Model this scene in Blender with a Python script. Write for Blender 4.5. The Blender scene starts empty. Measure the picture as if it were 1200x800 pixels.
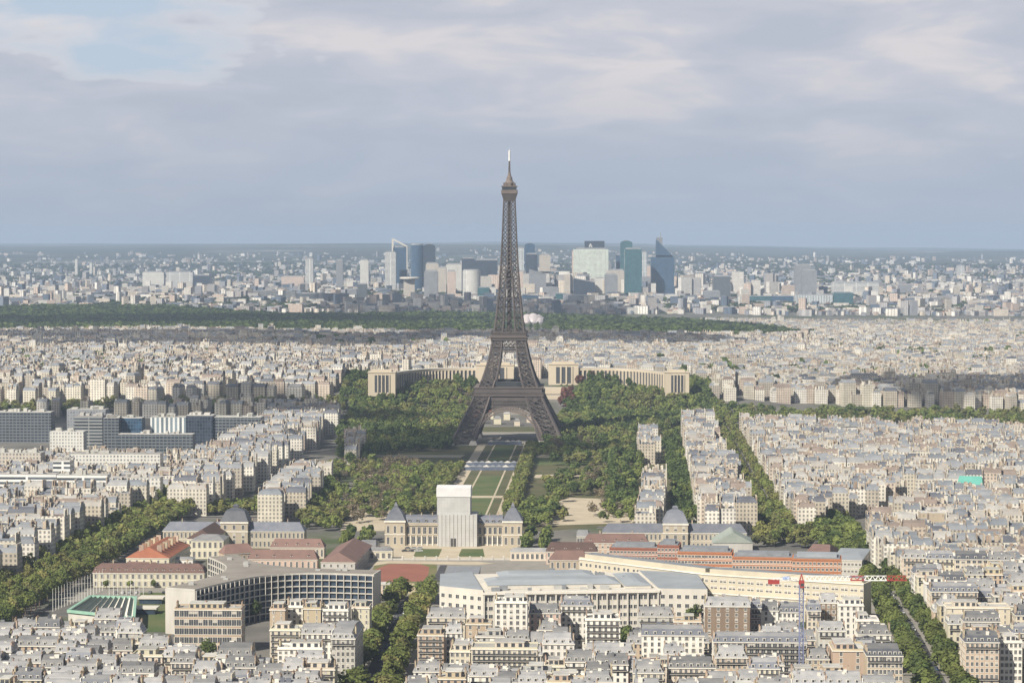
import bpy, math, random
import numpy as np
R = math.radians
rnd = random.Random(11)
rng = np.random.default_rng(11)
SC = bpy.context.scene
COL = SC.collection

# ---------------------------------------------------------------- camera
CAM_H = 225.0                      # viewing terrace above the city floor
FPX = 2833.0                       # focal length in units of a 1200 wide frame
PITCH = math.atan(119.0 / FPX)
cam_data = bpy.data.cameras.new("camera")
cam_data.sensor_width = 36.0
cam_data.lens = FPX / 1200 * 36
cam_data.clip_start = 1.0
cam_data.clip_end = 90000.0
cam = bpy.data.objects.new("camera", cam_data)
COL.objects.link(cam)
cam.location = (0, 0, CAM_H)
cam.rotation_euler = (math.pi / 2 - PITCH, 0, 0)
SC.camera = cam

# ---------------------------------------------------------------- light
SUN_EL, SUN_AZ = 40.0, 220.0       # azimuth clockwise from the view axis
sun_data = bpy.data.lights.new("sun", "SUN")
sun_data.energy = 5.0
sun_data.angle = R(0.53)
sun_data.color = (1.0, 0.925, 0.80)
sun = bpy.data.objects.new("sun", sun_data)
COL.objects.link(sun)
TO_SUN = np.array([math.sin(R(SUN_AZ)) * math.cos(R(SUN_EL)), math.cos(R(SUN_AZ)) * math.cos(R(SUN_EL)), math.sin(R(SUN_EL))])
from mathutils import Vector, Matrix
sun.rotation_euler = Vector(TO_SUN).to_track_quat("Z", "Y").to_euler()

SC.view_settings.view_transform = "Standard"
SC.view_settings.look = "None"
SC.view_settings.gamma = 1.0
SC.view_settings.exposure = 0.55

world = bpy.data.worlds.new("World")
SC.world = world
world.use_nodes = True


def node(nt, kind, **kw):
    n = nt.nodes.new(kind)
    for k, v in kw.items():
        setattr(n, k, v)
    return n


def link(nt, a, b):
    nt.links.new(a, b)


def mth(nt, op, a, b=None, c=None, clamp=False):
    n = nt.nodes.new("ShaderNodeMath")
    n.operation = op
    n.use_clamp = clamp
    for i, v in enumerate((a, b, c)):
        if v is None:
            continue
        if isinstance(v, (int, float)):
            n.inputs[i].default_value = v
        else:
            nt.links.new(v, n.inputs[i])
    return n.outputs[0]


def mixc(nt, f, a, b, blend="MIX"):
    n = nt.nodes.new("ShaderNodeMix")
    n.data_type = "RGBA"
    n.blend_type = blend
    n.clamp_factor = True
    for s, v in ((n.inputs[0], f), (n.inputs[6], a), (n.inputs[7], b)):
        if isinstance(v, (int, float)):
            s.default_value = v
        elif isinstance(v, tuple):
            s.default_value = (v[0], v[1], v[2], 1)
        else:
            nt.links.new(v, s)
    return n.outputs[2]


def ramp(nt, fac, stops, interp="LINEAR"):
    n = nt.nodes.new("ShaderNodeValToRGB")
    n.color_ramp.interpolation = interp
    e = n.color_ramp.elements
    while len(e) < len(stops):
        e.new(0.5)
    for el, (p, c) in zip(e, stops):
        el.position = p
        el.color = (c[0], c[1], c[2], 1) if isinstance(c, tuple) else (c, c, c, 1)
    nt.links.new(fac, n.inputs[0])
    return n.outputs[0]


def noise(nt, vec, scale, detail=3, rough=0.5, dist=0.0):
    n = nt.nodes.new("ShaderNodeTexNoise")
    n.inputs["Scale"].default_value = scale
    n.inputs["Detail"].default_value = detail
    n.inputs["Roughness"].default_value = rough
    n.inputs["Distortion"].default_value = dist
    if vec is not None:
        nt.links.new(vec, n.inputs["Vector"])
    return n.outputs[0]


def build_world():
    nt = world.node_tree
    nt.nodes.clear()
    out = node(nt, "ShaderNodeOutputWorld")
    bg = node(nt, "ShaderNodeBackground")
    sky = node(nt, "ShaderNodeTexSky", sky_type="NISHITA")
    sky.sun_disc = False
    sky.sun_elevation = R(SUN_EL)
    sky.sun_rotation = R(SUN_AZ)
    sky.air_density = 1.2
    sky.dust_density = 1.5
    sky.altitude = 200
    tc = node(nt, "ShaderNodeTexCoord")
    sep = node(nt, "ShaderNodeSeparateXYZ")
    link(nt, tc.outputs["Generated"], sep.inputs[0])
    x, y, z = sep.outputs
    # layered stratocumulus: noise over direction, flattened towards the horizon
    comb = node(nt, "ShaderNodeCombineXYZ")
    link(nt, mth(nt, "MULTIPLY", x, 9.0), comb.inputs[0])
    link(nt, mth(nt, "MULTIPLY", y, 9.0), comb.inputs[1])
    link(nt, mth(nt, "MULTIPLY", z, 36.0), comb.inputs[2])
    off = node(nt, "ShaderNodeVectorMath", operation="ADD")
    link(nt, comb.outputs[0], off.inputs[0])
    off.inputs[1].default_value = (3.7, 1.3, 0.6)
    n1 = noise(nt, off.outputs[0], 1.0, 7, 0.52, 0.3)
    # a gap of blue sky to the upper left of the tower
    hx = mth(nt, "DIVIDE", mth(nt, "ADD", x, 0.155), 0.05)
    hz = mth(nt, "DIVIDE", mth(nt, "SUBTRACT", z, 0.084), 0.022)
    hole = mth(nt, "EXPONENT", mth(nt, "MULTIPLY", mth(nt, "ADD", mth(nt, "MULTIPLY", hx, hx), mth(nt, "MULTIPLY", hz, hz)), -1.0))
    puff = node(nt, "ShaderNodeCombineXYZ")
    link(nt, mth(nt, "MULTIPLY", x, 17.0), puff.inputs[0])
    link(nt, mth(nt, "MULTIPLY", y, 17.0), puff.inputs[1])
    link(nt, mth(nt, "MULTIPLY", z, 46.0), puff.inputs[2])
    n3 = noise(nt, puff.outputs[0], 1.0, 8, 0.55, 0.2)
    nn = mth(nt, "ADD", mth(nt, "MULTIPLY", n1, 0.5), mth(nt, "MULTIPLY", n3, 0.5))
    cover = ramp(nt, mth(nt, "SUBTRACT", mth(nt, "ADD", nn, 0.2), mth(nt, "MULTIPLY", hole, 0.36)), [(0.44, 0.0), (0.57, 1.0)])
    rim = mth(nt, "MULTIPLY", mth(nt, "MULTIPLY", cover, mth(nt, "SUBTRACT", 1.0, cover)), 3.2)
    n2 = noise(nt, off.outputs[0], 1.7, 6, 0.5, 0.4)
    tone = ramp(nt, n2, [(0.36, (3.95, 4.2, 4.85)), (0.52, (4.6, 4.7, 5.25)), (0.64, (5.8, 5.5, 5.6))])
    low = ramp(nt, z, [(0.0, 0.0), (0.07, 1.0)])
    tone = mixc(nt, mth(nt, "MULTIPLY", rim, 0.7), tone, (6.6, 6.2, 6.1))
    tone = mixc(nt, low, (3.05, 3.6, 4.45), tone)
    band = mixc(nt, 0.85, sky.outputs[0], (3.9, 4.7, 5.9))
    col = mixc(nt, mth(nt, "MULTIPLY", cover, 0.93), band, tone)
    link(nt, col, bg.inputs[0])
    # the unseen sky above the view is dimmed to deepen shade in the city
    col = mixc(nt, ramp(nt, z, [(0.11, 0.0), (0.26, 1.0)]), col, mixc(nt, 0.72, col, (0.55, 0.75, 1.15)))
    link(nt, col, bg.inputs[0])
    bg.inputs[1].default_value = 0.085
    link(nt, bg.outputs[0], out.inputs[0])


build_world()
cy = SC.cycles
cy.use_denoising = True
cy.max_bounces = 5
cy.diffuse_bounces = 2
cy.glossy_bounces = 2
cy.transmission_bounces = 2
cy.volume_bounces = 1
cy.transparent_max_bounces = 8
cy.caustics_reflective = False
cy.caustics_refractive = False

# ---------------------------------------------------------------- mapping and terrain
CP, SP = math.cos(PITCH), math.sin(PITCH)
AX = R(2.2)                        # street grid of the quarter against the view axis
CA, SA = math.cos(AX), math.sin(AX)


def sstep(a, b, x):
    t = np.clip((np.asarray(x, float) - a) / (b - a), 0, 1)
    return t * t * (3 - 2 * t)


def tz(X, Y):
    """height of the ground"""
    X = np.asarray(X, float)
    Y = np.asarray(Y, float)
    q = X / np.maximum(Y, 300.0)
    hill = 32.0 * sstep(2960, 3215, Y) * (1 - 0.75 * sstep(4300, 6000, Y))
    hill = hill * (1 - 0.6 * sstep(0.075, 0.13, q))
    z = hill + 22 * np.exp(-((Y - 8600) / 1100.0) ** 2)
    far = sstep(11000, 27000, Y)
    wav = 0.5 + 0.25 * np.sin(X / 2600.0 + 1.0) + 0.17 * np.sin(X / 1130.0 + Y / 2900.0) + 0.12 * np.sin(X / 610.0 - Y / 1700.0 + 2)
    z = z + far * (125 + 60 * wav - 75 * sstep(-0.02, 0.16, q)) + 26 * sstep(9000, 12500, Y) * (0.4 + 0.6 * np.sin(X / 1500.0 + 0.4)) * (1 - far)
    return z


def to_px(X, Y, Z):
    fwd = Y * CP - (Z - CAM_H) * SP
    up = Y * SP + (Z - CAM_H) * CP
    return 600 + FPX * X / fwd, 400 - FPX * up / fwd


def ground(px, py, z=0.0):
    """the point of height z above the city floor seen at (px, py) of the photograph"""
    dx, up = (px - 600) / FPX, (400 - py) / FPX
    dy, dz = CP + up * SP, -SP + up * CP
    t = (z - CAM_H) / dz
    return dx * t, dy * t


def gt(px, py, h=0.0):
    """the same on the terrain (plus h)"""
    z = 0.0
    for _ in range(40):
        X, Y = ground(px, py, z + h)
        z = 0.6 * z + 0.4 * float(tz(X, Y))
    return X, Y, float(tz(X, Y))


def dist_for(py, h):
    return (CAM_H - h) * FPX / (py - 281.0)


def uv(u, v):
    """street grid to world"""
    return u * CA + v * SA, -u * SA + v * CA


def to_uv(X, Y):
    return X * CA - Y * SA, X * SA + Y * CA


def inpoly(px, py, poly):
    px, py = np.asarray(px, float), np.asarray(py, float)
    r = np.zeros(px.shape, bool)
    n = len(poly)
    for i in range(n):
        x0, y0 = poly[i]
        x1, y1 = poly[(i + 1) % n]
        if y0 == y1:
            continue
        c = ((y0 > py) != (y1 > py)) & (px < (x1 - x0) * (py - y0) / (y1 - y0) + x0)
        r ^= c
    return r


# ---------------------------------------------------------------- mesh helpers
class MB:
    def __init__(self):
        self.v, self.f, self.m = [], [], []

    def quad(self, a, b, c, d, m=0):
        n = len(self.v)
        self.v += [a, b, c, d]
        self.f.append((n, n + 1, n + 2, n + 3))
        self.m.append(m)

    def box(self, x0, x1, y0, y1, z0, z1, m=0, mt=None):
        n = len(self.v)
        self.v += [(x0, y0, z0), (x1, y0, z0), (x1, y1, z0), (x0, y1, z0), (x0, y0, z1), (x1, y0, z1), (x1, y1, z1), (x0, y1, z1)]
        self.f += [(n, n + 3, n + 2, n + 1), (n + 4, n + 5, n + 6, n + 7), (n, n + 1, n + 5, n + 4), (n + 1, n + 2, n + 6, n + 5), (n + 2, n + 3, n + 7, n + 6), (n + 3, n, n + 4, n + 7)]
        self.m += [m, m if mt is None else mt, m, m, m, m]

    def frustum(self, a, b, z0, z1, m=0, mt=None, cap=True):
        """a, b = (x0, x1, y0, y1) at z0 and z1"""
        n = len(self.v)
        for (x0, x1, y0, y1), z in ((a, z0), (b, z1)):
            self.v += [(x0, y0, z), (x1, y0, z), (x1, y1, z), (x0, y1, z)]
        self.f += [(n, n + 1, n + 5, n + 4), (n + 1, n + 2, n + 6, n + 5), (n + 2, n + 3, n + 7, n + 6), (n + 3, n, n + 4, n + 7)]
        self.m += [m] * 4
        if cap:
            self.f.append((n + 4, n + 5, n + 6, n + 7))
            self.m.append(m if mt is None else mt)

    def prism(self, pts, z0, z1, m=0, mt=None, bottom=True):
        n, k = len(self.v), len(pts)
        self.v += [(p[0], p[1], z0) for p in pts] + [(p[0], p[1], z1) for p in pts]
        for i in range(k):
            j = (i + 1) % k
            self.f.append((n + i, n + j, n + k + j, n + k + i))
            self.m.append(m)
        self.f.append(tuple(range(n + k, n + 2 * k)))
        self.m.append(m if mt is None else mt)
        if bottom:
            self.f.append(tuple(range(n + k - 1, n - 1, -1)))
            self.m.append(m)

    def beam(self, p, q, w, m=0, h=None):
        p, q = Vector(p), Vector(q)
        d = (q - p)
        if d.length < 1e-6:
            return
        d.normalize()
        up = Vector((0, 0, 1)) if abs(d.z) < 0.9 else Vector((0, 1, 0))
        s = d.cross(up).normalized() * (w / 2)
        t = s.cross(d).normalized() * ((h or w) / 2)
        n = len(self.v)
        for c in (p, q):
            self.v += [tuple(c - s - t), tuple(c + s - t), tuple(c + s + t), tuple(c - s + t)]
        self.f += [(n, n + 1, n + 5, n + 4), (n + 1, n + 2, n + 6, n + 5), (n + 2, n + 3, n + 7, n + 6), (n + 3, n, n + 4, n + 7), (n + 3, n + 2, n + 1, n), (n + 4, n + 5, n + 6, n + 7)]
        self.m += [m] * 6

    def lathe(self, prof, k, cx=0, cy=0, m=0, sx=1, sy=1):
        n = len(self.v)
        for r, z in prof:
            for i in range(k):
                a = 2 * math.pi * i / k
                self.v.append((cx + r * math.cos(a) * sx, cy + r * math.sin(a) * sy, z))
        for j in range(len(prof) - 1):
            for i in range(k):
                i2 = (i + 1) % k
                self.f.append((n + j * k + i, n + j * k + i2, n + (j + 1) * k + i2, n + (j + 1) * k + i))
                self.m.append(m)
        self.f.append(tuple(n + (len(prof) - 1) * k + i for i in range(k)))
        self.m.append(m)

    def build(self, name, mats, parent=None, smooth=False, loc=None):
        me = bpy.data.meshes.new(name)
        me.from_pydata(self.v, [], self.f)
        if not isinstance(mats, (list, tuple)):
            mats = [mats]
        for m in mats:
            me.materials.append(m)
        if len(mats) > 1:
            me.polygons.foreach_set("material_index", self.m)
        me.polygons.foreach_set("use_smooth", [smooth] * len(self.f))
        return mesh_obj(name, me, parent, loc)


def mesh_obj(name, me, parent=None, loc=None):
    o = bpy.data.objects.new(name, me)
    COL.objects.link(o)
    if parent is not None:
        o.parent = parent
    if loc is not None:
        o.location = loc
    return o


def np_mesh(name, V, F, mats, mi=None, smooth=False):
    """V (n,3), F (k,4) quads"""
    me = bpy.data.meshes.new(name)
    V = np.ascontiguousarray(V, np.float32)
    F = np.ascontiguousarray(F, np.int32)
    me.vertices.add(len(V))
    me.vertices.foreach_set("co", V.ravel())
    me.loops.add(F.size)
    me.loops.foreach_set("vertex_index", F.ravel())
    me.polygons.add(len(F))
    me.polygons.foreach_set("loop_start", np.arange(0, F.size, F.shape[1], dtype=np.int32))
    if mi is not None:
        me.polygons.foreach_set("material_index", np.ascontiguousarray(mi, np.int32))
    me.polygons.foreach_set("use_smooth", np.full(len(F), smooth, bool))
    for m in mats:
        me.materials.append(m)
    me.update(calc_edges=True)
    return me


def tag(o, label=None, cat=None, group=None, kind=None):
    if label:
        o["label"] = label
    if cat:
        o["category"] = cat
    if group:
        o["group"] = group
    if kind:
        o["kind"] = kind
    return o


def empty(name, loc, rz=0.0, label=None, cat=None, group=None):
    o = bpy.data.objects.new(name, None)
    COL.objects.link(o)
    o.location = loc
    o.rotation_euler = (0, 0, rz)
    o.empty_display_size = 2
    return tag(o, label, cat, group)


ORD = ["first", "second", "third", "fourth", "fifth", "sixth", "seventh", "eighth", "ninth", "tenth", "eleventh", "twelfth", "thirteenth", "fourteenth", "fifteenth", "sixteenth", "seventeenth", "eighteenth", "nineteenth"]
TENS = {20: "twent", 30: "thirt", 40: "fort", 50: "fift", 60: "sixt", 70: "sevent", 80: "eight", 90: "ninet"}


def ordinal(n):
    if n <= 19:
        return ORD[n - 1]
    if n >= 100:
        return "hundredth" if n == 100 else "hundred-" + ordinal(n - 100)
    t, u = n // 10 * 10, n % 10
    return TENS[t] + ("ieth" if u == 0 else "y-" + ORD[u - 1])


# ---------------------------------------------------------------- materials
def new_mat(name):
    m = bpy.data.materials.new(name)
    m.use_nodes = True
    nt = m.node_tree
    return m, nt, nt.nodes["Principled BSDF"]


def M(name, c1, c2=None, scale=0.15, rough=0.85, metal=0.0, vary=0.0, streak=False, spec=0.3):
    m, nt, b = new_mat(name)
    tc = node(nt, "ShaderNodeTexCoord")
    c2 = c2 or tuple(v * 0.78 for v in c1)
    vec = tc.outputs["Object"]
    if streak:
        mp = node(nt, "ShaderNodeMapping")
        mp.inputs["Scale"].default_value = (1, 1, 0.22)
        link(nt, vec, mp.inputs[0])
        vec = mp.outputs[0]
    f = ramp(nt, noise(nt, vec, scale, 5, 0.62), [(0.34, 0.0), (0.66, 1.0)])
    col = mixc(nt, f, c1, c2)
    if vary:
        oi = node(nt, "ShaderNodeObjectInfo")
        hsv = node(nt, "ShaderNodeHueSaturation")
        link(nt, mth(nt, "ADD", mth(nt, "MULTIPLY", oi.outputs["Random"], 2 * vary), 1 - vary), hsv.inputs["Value"])
        link(nt, mth(nt, "ADD", mth(nt, "MULTIPLY", mth(nt, "FRACT", mth(nt, "MULTIPLY", oi.outputs["Random"], 7.13)), 0.05), 0.475), hsv.inputs["Hue"])
        link(nt, col, hsv.inputs["Color"])
        col = hsv.outputs[0]
    link(nt, col, b.inputs["Base Color"])
    b.inputs["Roughness"].default_value = rough
    b.inputs["Metallic"].default_value = metal
    b.inputs["Specular IOR Level"].default_value = spec
    return m


def seam_roof(name, c1, c2, step=1.1, rough=0.55):
    """sheet-metal or slate roof: patches of different age and standing seams"""
    m, nt, b = new_mat(name)
    tc = node(nt, "ShaderNodeTexCoord")
    sep = node(nt, "ShaderNodeSeparateXYZ")
    link(nt, tc.outputs["Object"], sep.inputs[0])
    oi = node(nt, "ShaderNodeObjectInfo")
    add = node(nt, "ShaderNodeVectorMath", operation="ADD")
    link(nt, tc.outputs["Object"], add.inputs[0])
    cmb = node(nt, "ShaderNodeCombineXYZ")
    link(nt, mth(nt, "MULTIPLY", oi.outputs["Random"], 90.0), cmb.inputs[0])
    link(nt, cmb.outputs[0], add.inputs[1])
    f = ramp(nt, noise(nt, add.outputs[0], 0.16, 5, 0.6), [(0.3, 0.0), (0.7, 1.0)])
    col = mixc(nt, f, c1, c2)
    s = mth(nt, "LESS_THAN", mth(nt, "FRACT", mth(nt, "DIVIDE", mth(nt, "ADD", sep.outputs[0], mth(nt, "MULTIPLY", sep.outputs[1], 0.9)), step)), 0.16)
    col = mixc(nt, mth(nt, "MULTIPLY", s, 0.35), col, tuple(v * 0.45 for v in c1))
    hsv = node(nt, "ShaderNodeHueSaturation")
    link(nt, mth(nt, "ADD", mth(nt, "MULTIPLY", oi.outputs["Random"], 0.85), 0.62), hsv.inputs["Value"])
    link(nt, col, hsv.inputs["Color"])
    link(nt, hsv.outputs[0], b.inputs["Base Color"])
    b.inputs["Roughness"].default_value = rough
    b.inputs["Specular IOR Level"].default_value = 0.35
    return m


def grid_facade(name, glass, frame, bay=3.0, floor=3.4, tx=0.3, tzz=0.35, rough=0.25, var=0.35):
    """curtain wall or punched wall: a grid of panes between frame strips, in object metres"""
    m, nt, b = new_mat(name)
    tc = node(nt, "ShaderNodeTexCoord")
    sep = node(nt, "ShaderNodeSeparateXYZ")
    link(nt, tc.outputs["Object"], sep.inputs[0])
    u = mth(nt, "ADD", sep.outputs[0], sep.outputs[1])
    a = mth(nt, "DIVIDE", u, bay)
    c = mth(nt, "DIVIDE", sep.outputs[2], floor)
    fx = mth(nt, "LESS_THAN", mth(nt, "FRACT", a), tx)
    fz = mth(nt, "LESS_THAN", mth(nt, "FRACT", c), tzz)
    fr = mth(nt, "MAXIMUM", fx, fz)
    cell = node(nt, "ShaderNodeCombineXYZ")
    link(nt, mth(nt, "FLOOR", a), cell.inputs[0])
    link(nt, mth(nt, "FLOOR", c), cell.inputs[1])
    wn = node(nt, "ShaderNodeTexWhiteNoise", noise_dimensions="2D")
    link(nt, cell.outputs[0], wn.inputs["Vector"])
    g2 = tuple(min(1, v * (1 + var * 1.4) + 0.01) for v in glass)
    gl = mixc(nt, wn.outputs[0], tuple(v * (1 - var) for v in glass), g2)
    f = ramp(nt, noise(nt, tc.outputs["Object"], 0.05, 4, 0.6), [(0.3, 0.82), (0.7, 1.05)])
    col = mixc(nt, fr, gl, frame)
    col = mixc(nt, 1.0, col, f, "MULTIPLY")
    link(nt, col, b.inputs["Base Color"])
    link(nt, mth(nt, "ADD", mth(nt, "MULTIPLY", fr, 0.8 - rough), rough), b.inputs["Roughness"])
    return m


def leaf_mat(name, c, vary=0.25, red=0.0):
    m, nt, b = new_mat(name)
    nt.nodes.remove(b)
    out = nt.nodes["Material Output"]
    geo = node(nt, "ShaderNodeNewGeometry")
    oi = node(nt, "ShaderNodeObjectInfo")
    n1 = noise(nt, geo.outputs["Position"], 0.055, 2, 0.5)
    n2 = noise(nt, geo.outputs["Position"], 0.6, 2, 0.6)
    lo = tuple(v * (1 - vary * 1.2) for v in c)
    hi = (min(1, c[0] * (1 + vary * 1.5)), min(1, c[1] * (1 + vary * 1.1)), c[2] * (1 + vary * 0.3))
    col = mixc(nt, ramp(nt, n1, [(0.33, 0.0), (0.67, 1.0)]), lo, hi)
    col = mixc(nt, mth(nt, "MULTIPLY", n2, 0.5), col, tuple(v * 0.7 for v in c))
    hsv = node(nt, "ShaderNodeHueSaturation")
    link(nt, mth(nt, "ADD", mth(nt, "MULTIPLY", mth(nt, "ADD", geo.outputs["Random Per Island"], oi.outputs["Random"]), 0.3), 0.7), hsv.inputs["Value"])
    link(nt, mth(nt, "ADD", mth(nt, "MULTIPLY", mth(nt, "FRACT", mth(nt, "MULTIPLY", oi.outputs["Random"], 5.7)), 0.02), 0.495), hsv.inputs["Hue"])
    link(nt, col, hsv.inputs["Color"])
    d = node(nt, "ShaderNodeBsdfDiffuse")
    t = node(nt, "ShaderNodeBsdfTranslucent")
    mx = node(nt, "ShaderNodeMixShader")
    mx.inputs[0].default_value = 0.42
    link(nt, hsv.outputs[0], d.inputs[0])
    link(nt, hsv.outputs[0], t.inputs[0])
    link(nt, d.outputs[0], mx.inputs[1])
    link(nt, t.outputs[0], mx.inputs[2])
    link(nt, mx.outputs[0], out.inputs[0])
    return m


def island_mat(name, stops, rough=0.85, win=None, scale=0.03):
    """one colour per loose block, from the list; win = (bay, floor, strength) adds rows of windows"""
    m, nt, b = new_mat(name)
    geo = node(nt, "ShaderNodeNewGeometry")
    tc = node(nt, "ShaderNodeTexCoord")
    k = len(stops)
    col = ramp(nt, geo.outputs["Random Per Island"], [(i / k, s) for i, s in enumerate(stops)], "CONSTANT")
    f = ramp(nt, noise(nt, tc.outputs["Object"], 0.12, 4, 0.6), [(0.3, 0.78), (0.7, 1.1)])
    col = mixc(nt, 1.0, col, f, "MULTIPLY")
    if win:
        bay, fl, st = win
        sep = node(nt, "ShaderNodeSeparateXYZ")
        link(nt, tc.outputs["Object"], sep.inputs[0])
        u = mth(nt, "ADD", sep.outputs[0], sep.outputs[1])
        sh = mth(nt, "MULTIPLY", geo.outputs["Random Per Island"], 9.0)
        fx = mth(nt, "GREATER_THAN", mth(nt, "FRACT", mth(nt, "ADD", mth(nt, "DIVIDE", u, bay), sh)), 0.52)
        fz = mth(nt, "GREATER_THAN", mth(nt, "FRACT", mth(nt, "DIVIDE", sep.outputs[2], fl)), 0.42)
        w = mth(nt, "MULTIPLY", mth(nt, "MULTIPLY", fx, fz), st)
        col = mixc(nt, w, col, (0.045, 0.05, 0.06))
    link(nt, col, b.inputs["Base Color"])
    b.inputs["Roughness"].default_value = rough
    b.inputs["Specular IOR Level"].default_value = 0.25
    return m


WALLS = {
    "cream": M("wall_cream", (0.60, 0.545, 0.44), (0.51, 0.455, 0.36), 0.12, vary=0.1, streak=True),
    "white": M("wall_white", (0.74, 0.72, 0.67), (0.62, 0.60, 0.55), 0.12, vary=0.06, streak=True),
    "pale grey": M("wall_grey", (0.47, 0.46, 0.43), (0.38, 0.37, 0.34), 0.12, vary=0.1, streak=True),
    "beige": M("wall_beige", (0.47, 0.385, 0.285), (0.38, 0.30, 0.215), 0.1, vary=0.1, streak=True),
    "pinkish": M("wall_pink", (0.55, 0.42, 0.35), (0.46, 0.345, 0.285), 0.12, vary=0.08, streak=True),
    "honey stone": M("wall_honey", (0.55, 0.465, 0.335), (0.45, 0.375, 0.265), 0.1, vary=0.08, streak=True),
    "red brick": M("wall_brick", (0.36, 0.135, 0.085), (0.29, 0.105, 0.065), 0.2, vary=0.06),
    "brown": M("wall_brown", (0.26, 0.19, 0.145), (0.20, 0.145, 0.11), 0.15, vary=0.06, streak=True),
}
ROOFS = {
    "zinc": seam_roof("roof_zinc", (0.175, 0.18, 0.19), (0.285, 0.28, 0.275)),
    "slate": seam_roof("roof_slate", (0.095, 0.105, 0.13), (0.15, 0.155, 0.175), 0.8, 0.5),
    "flat": M("roof_flat", (0.44, 0.43, 0.405), (0.29, 0.285, 0.27), 0.12, vary=0.3),
    "tile": seam_roof("roof_tile", (0.36, 0.135, 0.07), (0.27, 0.10, 0.06), 0.7, 0.8),
    "brown tile": seam_roof("roof_brown_tile", (0.155, 0.095, 0.08), (0.115, 0.075, 0.065), 0.7, 0.85),
}
GLASS = M("window_glass", (0.035, 0.04, 0.05), (0.10, 0.105, 0.115), 0.9, 0.12, spec=0.5)
BLIND = M("window_blind", (0.50, 0.47, 0.42), (0.40, 0.37, 0.33), 0.7)
GLASS_BLUE = M("glass_blue", (0.05, 0.075, 0.11), (0.025, 0.035, 0.055), 0.3, 0.1, spec=0.6)
TRIM = M("trim_white", (0.72, 0.69, 0.62), (0.62, 0.59, 0.52), 0.3)
TRIMG = M("trim_grey", (0.42, 0.42, 0.41), (0.34, 0.34, 0.33), 0.3)
RAIL = M("railing_dark", (0.05, 0.05, 0.055), (0.09, 0.085, 0.08), 0.8, 0.6)
POT = M("chimney_pot", (0.32, 0.20, 0.135), (0.24, 0.145, 0.10), 0.8)
STACK = M("chimney_stack", (0.46, 0.385, 0.29), (0.34, 0.275, 0.205), 0.3, vary=0.25)
LEAD = M("lead_grey", (0.24, 0.255, 0.275), (0.175, 0.185, 0.20), 0.3, 0.5)
CONC = M("concrete", (0.52, 0.50, 0.46), (0.43, 0.41, 0.37), 0.15, streak=True)
CONCW = M("concrete_white", (0.58, 0.55, 0.49), (0.50, 0.475, 0.425), 0.15, streak=True)
METAL = M("roof_metal", (0.31, 0.335, 0.36), (0.25, 0.275, 0.295), 0.06, 0.5, spec=0.3)
# ---------------------------------------------------------------- ground
def build_ground():
    ys = np.concatenate([np.array([-1500., -600., 0., 500., 900.]), np.linspace(1000, 2940, 40), np.linspace(2960, 3300, 30), np.geomspace(3340, 44000, 150)])
    t = np.linspace(-1, 1, 121)
    Y, T = np.meshgrid(ys, t, indexing="ij")
    X = T * (1200 + 0.34 * np.maximum(Y, 0))
    Z = tz(X, Y)
    V = np.stack([X, Y, Z], -1).reshape(-1, 3)
    r, c = len(ys), len(t)
    i = np.arange((r - 1) * c).reshape(r - 1, c)[:, :-1].ravel()
    F = np.stack([i, i + 1, i + c + 1, i + c], -1)
    m, nt, b = new_mat("ground_cover")
    tc = node(nt, "ShaderNodeTexCoord")
    sep = node(nt, "ShaderNodeSeparateXYZ")
    P = tc.outputs["Object"]
    link(nt, P, sep.inputs[0])
    near = mixc(nt, ramp(nt, noise(nt, P, 0.012, 5, 0.6), [(0.35, 0.0), (0.65, 1.0)]), (0.10, 0.098, 0.095), (0.185, 0.175, 0.155))
    near = mixc(nt, ramp(nt, noise(nt, P, 0.004, 6, 0.65), [(0.52, 0.0), (0.6, 1.0)]), near, (0.07, 0.09, 0.04))
    wood = mixc(nt, ramp(nt, noise(nt, P, 0.0012, 6, 0.62), [(0.4, 0.0), (0.62, 1.0)]), (0.014, 0.024, 0.016), (0.055, 0.066, 0.036))
    town = ramp(nt, noise(nt, P, 0.00055, 7, 0.68), [(0.56, 0.0), (0.66, 1.0)])
    grain = mixc(nt, ramp(nt, noise(nt, P, 0.022, 3, 0.7), [(0.42, 0.0), (0.6, 1.0)]), (0.06, 0.07, 0.055), (0.42, 0.40, 0.36))
    farc = mixc(nt, town, wood, grain)
    f = ramp(nt, mth(nt, "DIVIDE", sep.outputs[1], 20000.0), [(0.3, 0.0), (0.62, 1.0)])
    link(nt, mixc(nt, f, near, farc), b.inputs["Base Color"])
    b.inputs["Roughness"].default_value = 0.95
    b.inputs["Specular IOR Level"].default_value = 0.1
    o = mesh_obj("ground", np_mesh("ground", V, F, [m], smooth=True))
    tag(o, kind="structure")


build_ground()

LAWN = M("lawn_green", (0.07, 0.105, 0.04), (0.12, 0.13, 0.06), 0.03, 0.95, spec=0.1)
LAWND = M("lawn_worn", (0.12, 0.135, 0.05), (0.17, 0.155, 0.08), 0.04, 0.95, spec=0.1)
SAND = M("path_sand", (0.47, 0.41, 0.31), (0.38, 0.33, 0.25), 0.05, 0.95, spec=0.1)
ASPH = M("asphalt", (0.075, 0.075, 0.08), (0.055, 0.055, 0.058), 0.06, 0.9, spec=0.2)
PAVE = M("pavement", (0.27, 0.255, 0.23), (0.21, 0.20, 0.18), 0.1, 0.9, spec=0.2)
SOIL = M("park_soil", (0.075, 0.085, 0.04), (0.125, 0.11, 0.065), 0.03, 0.95, spec=0.1)
TRACK = M("track_red", (0.27, 0.115, 0.085), (0.23, 0.10, 0.075), 0.05, 0.9, spec=0.1)
PAINT = M("marking_white", (0.78, 0.78, 0.75), (0.68, 0.68, 0.65), 0.5, 0.8)


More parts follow.
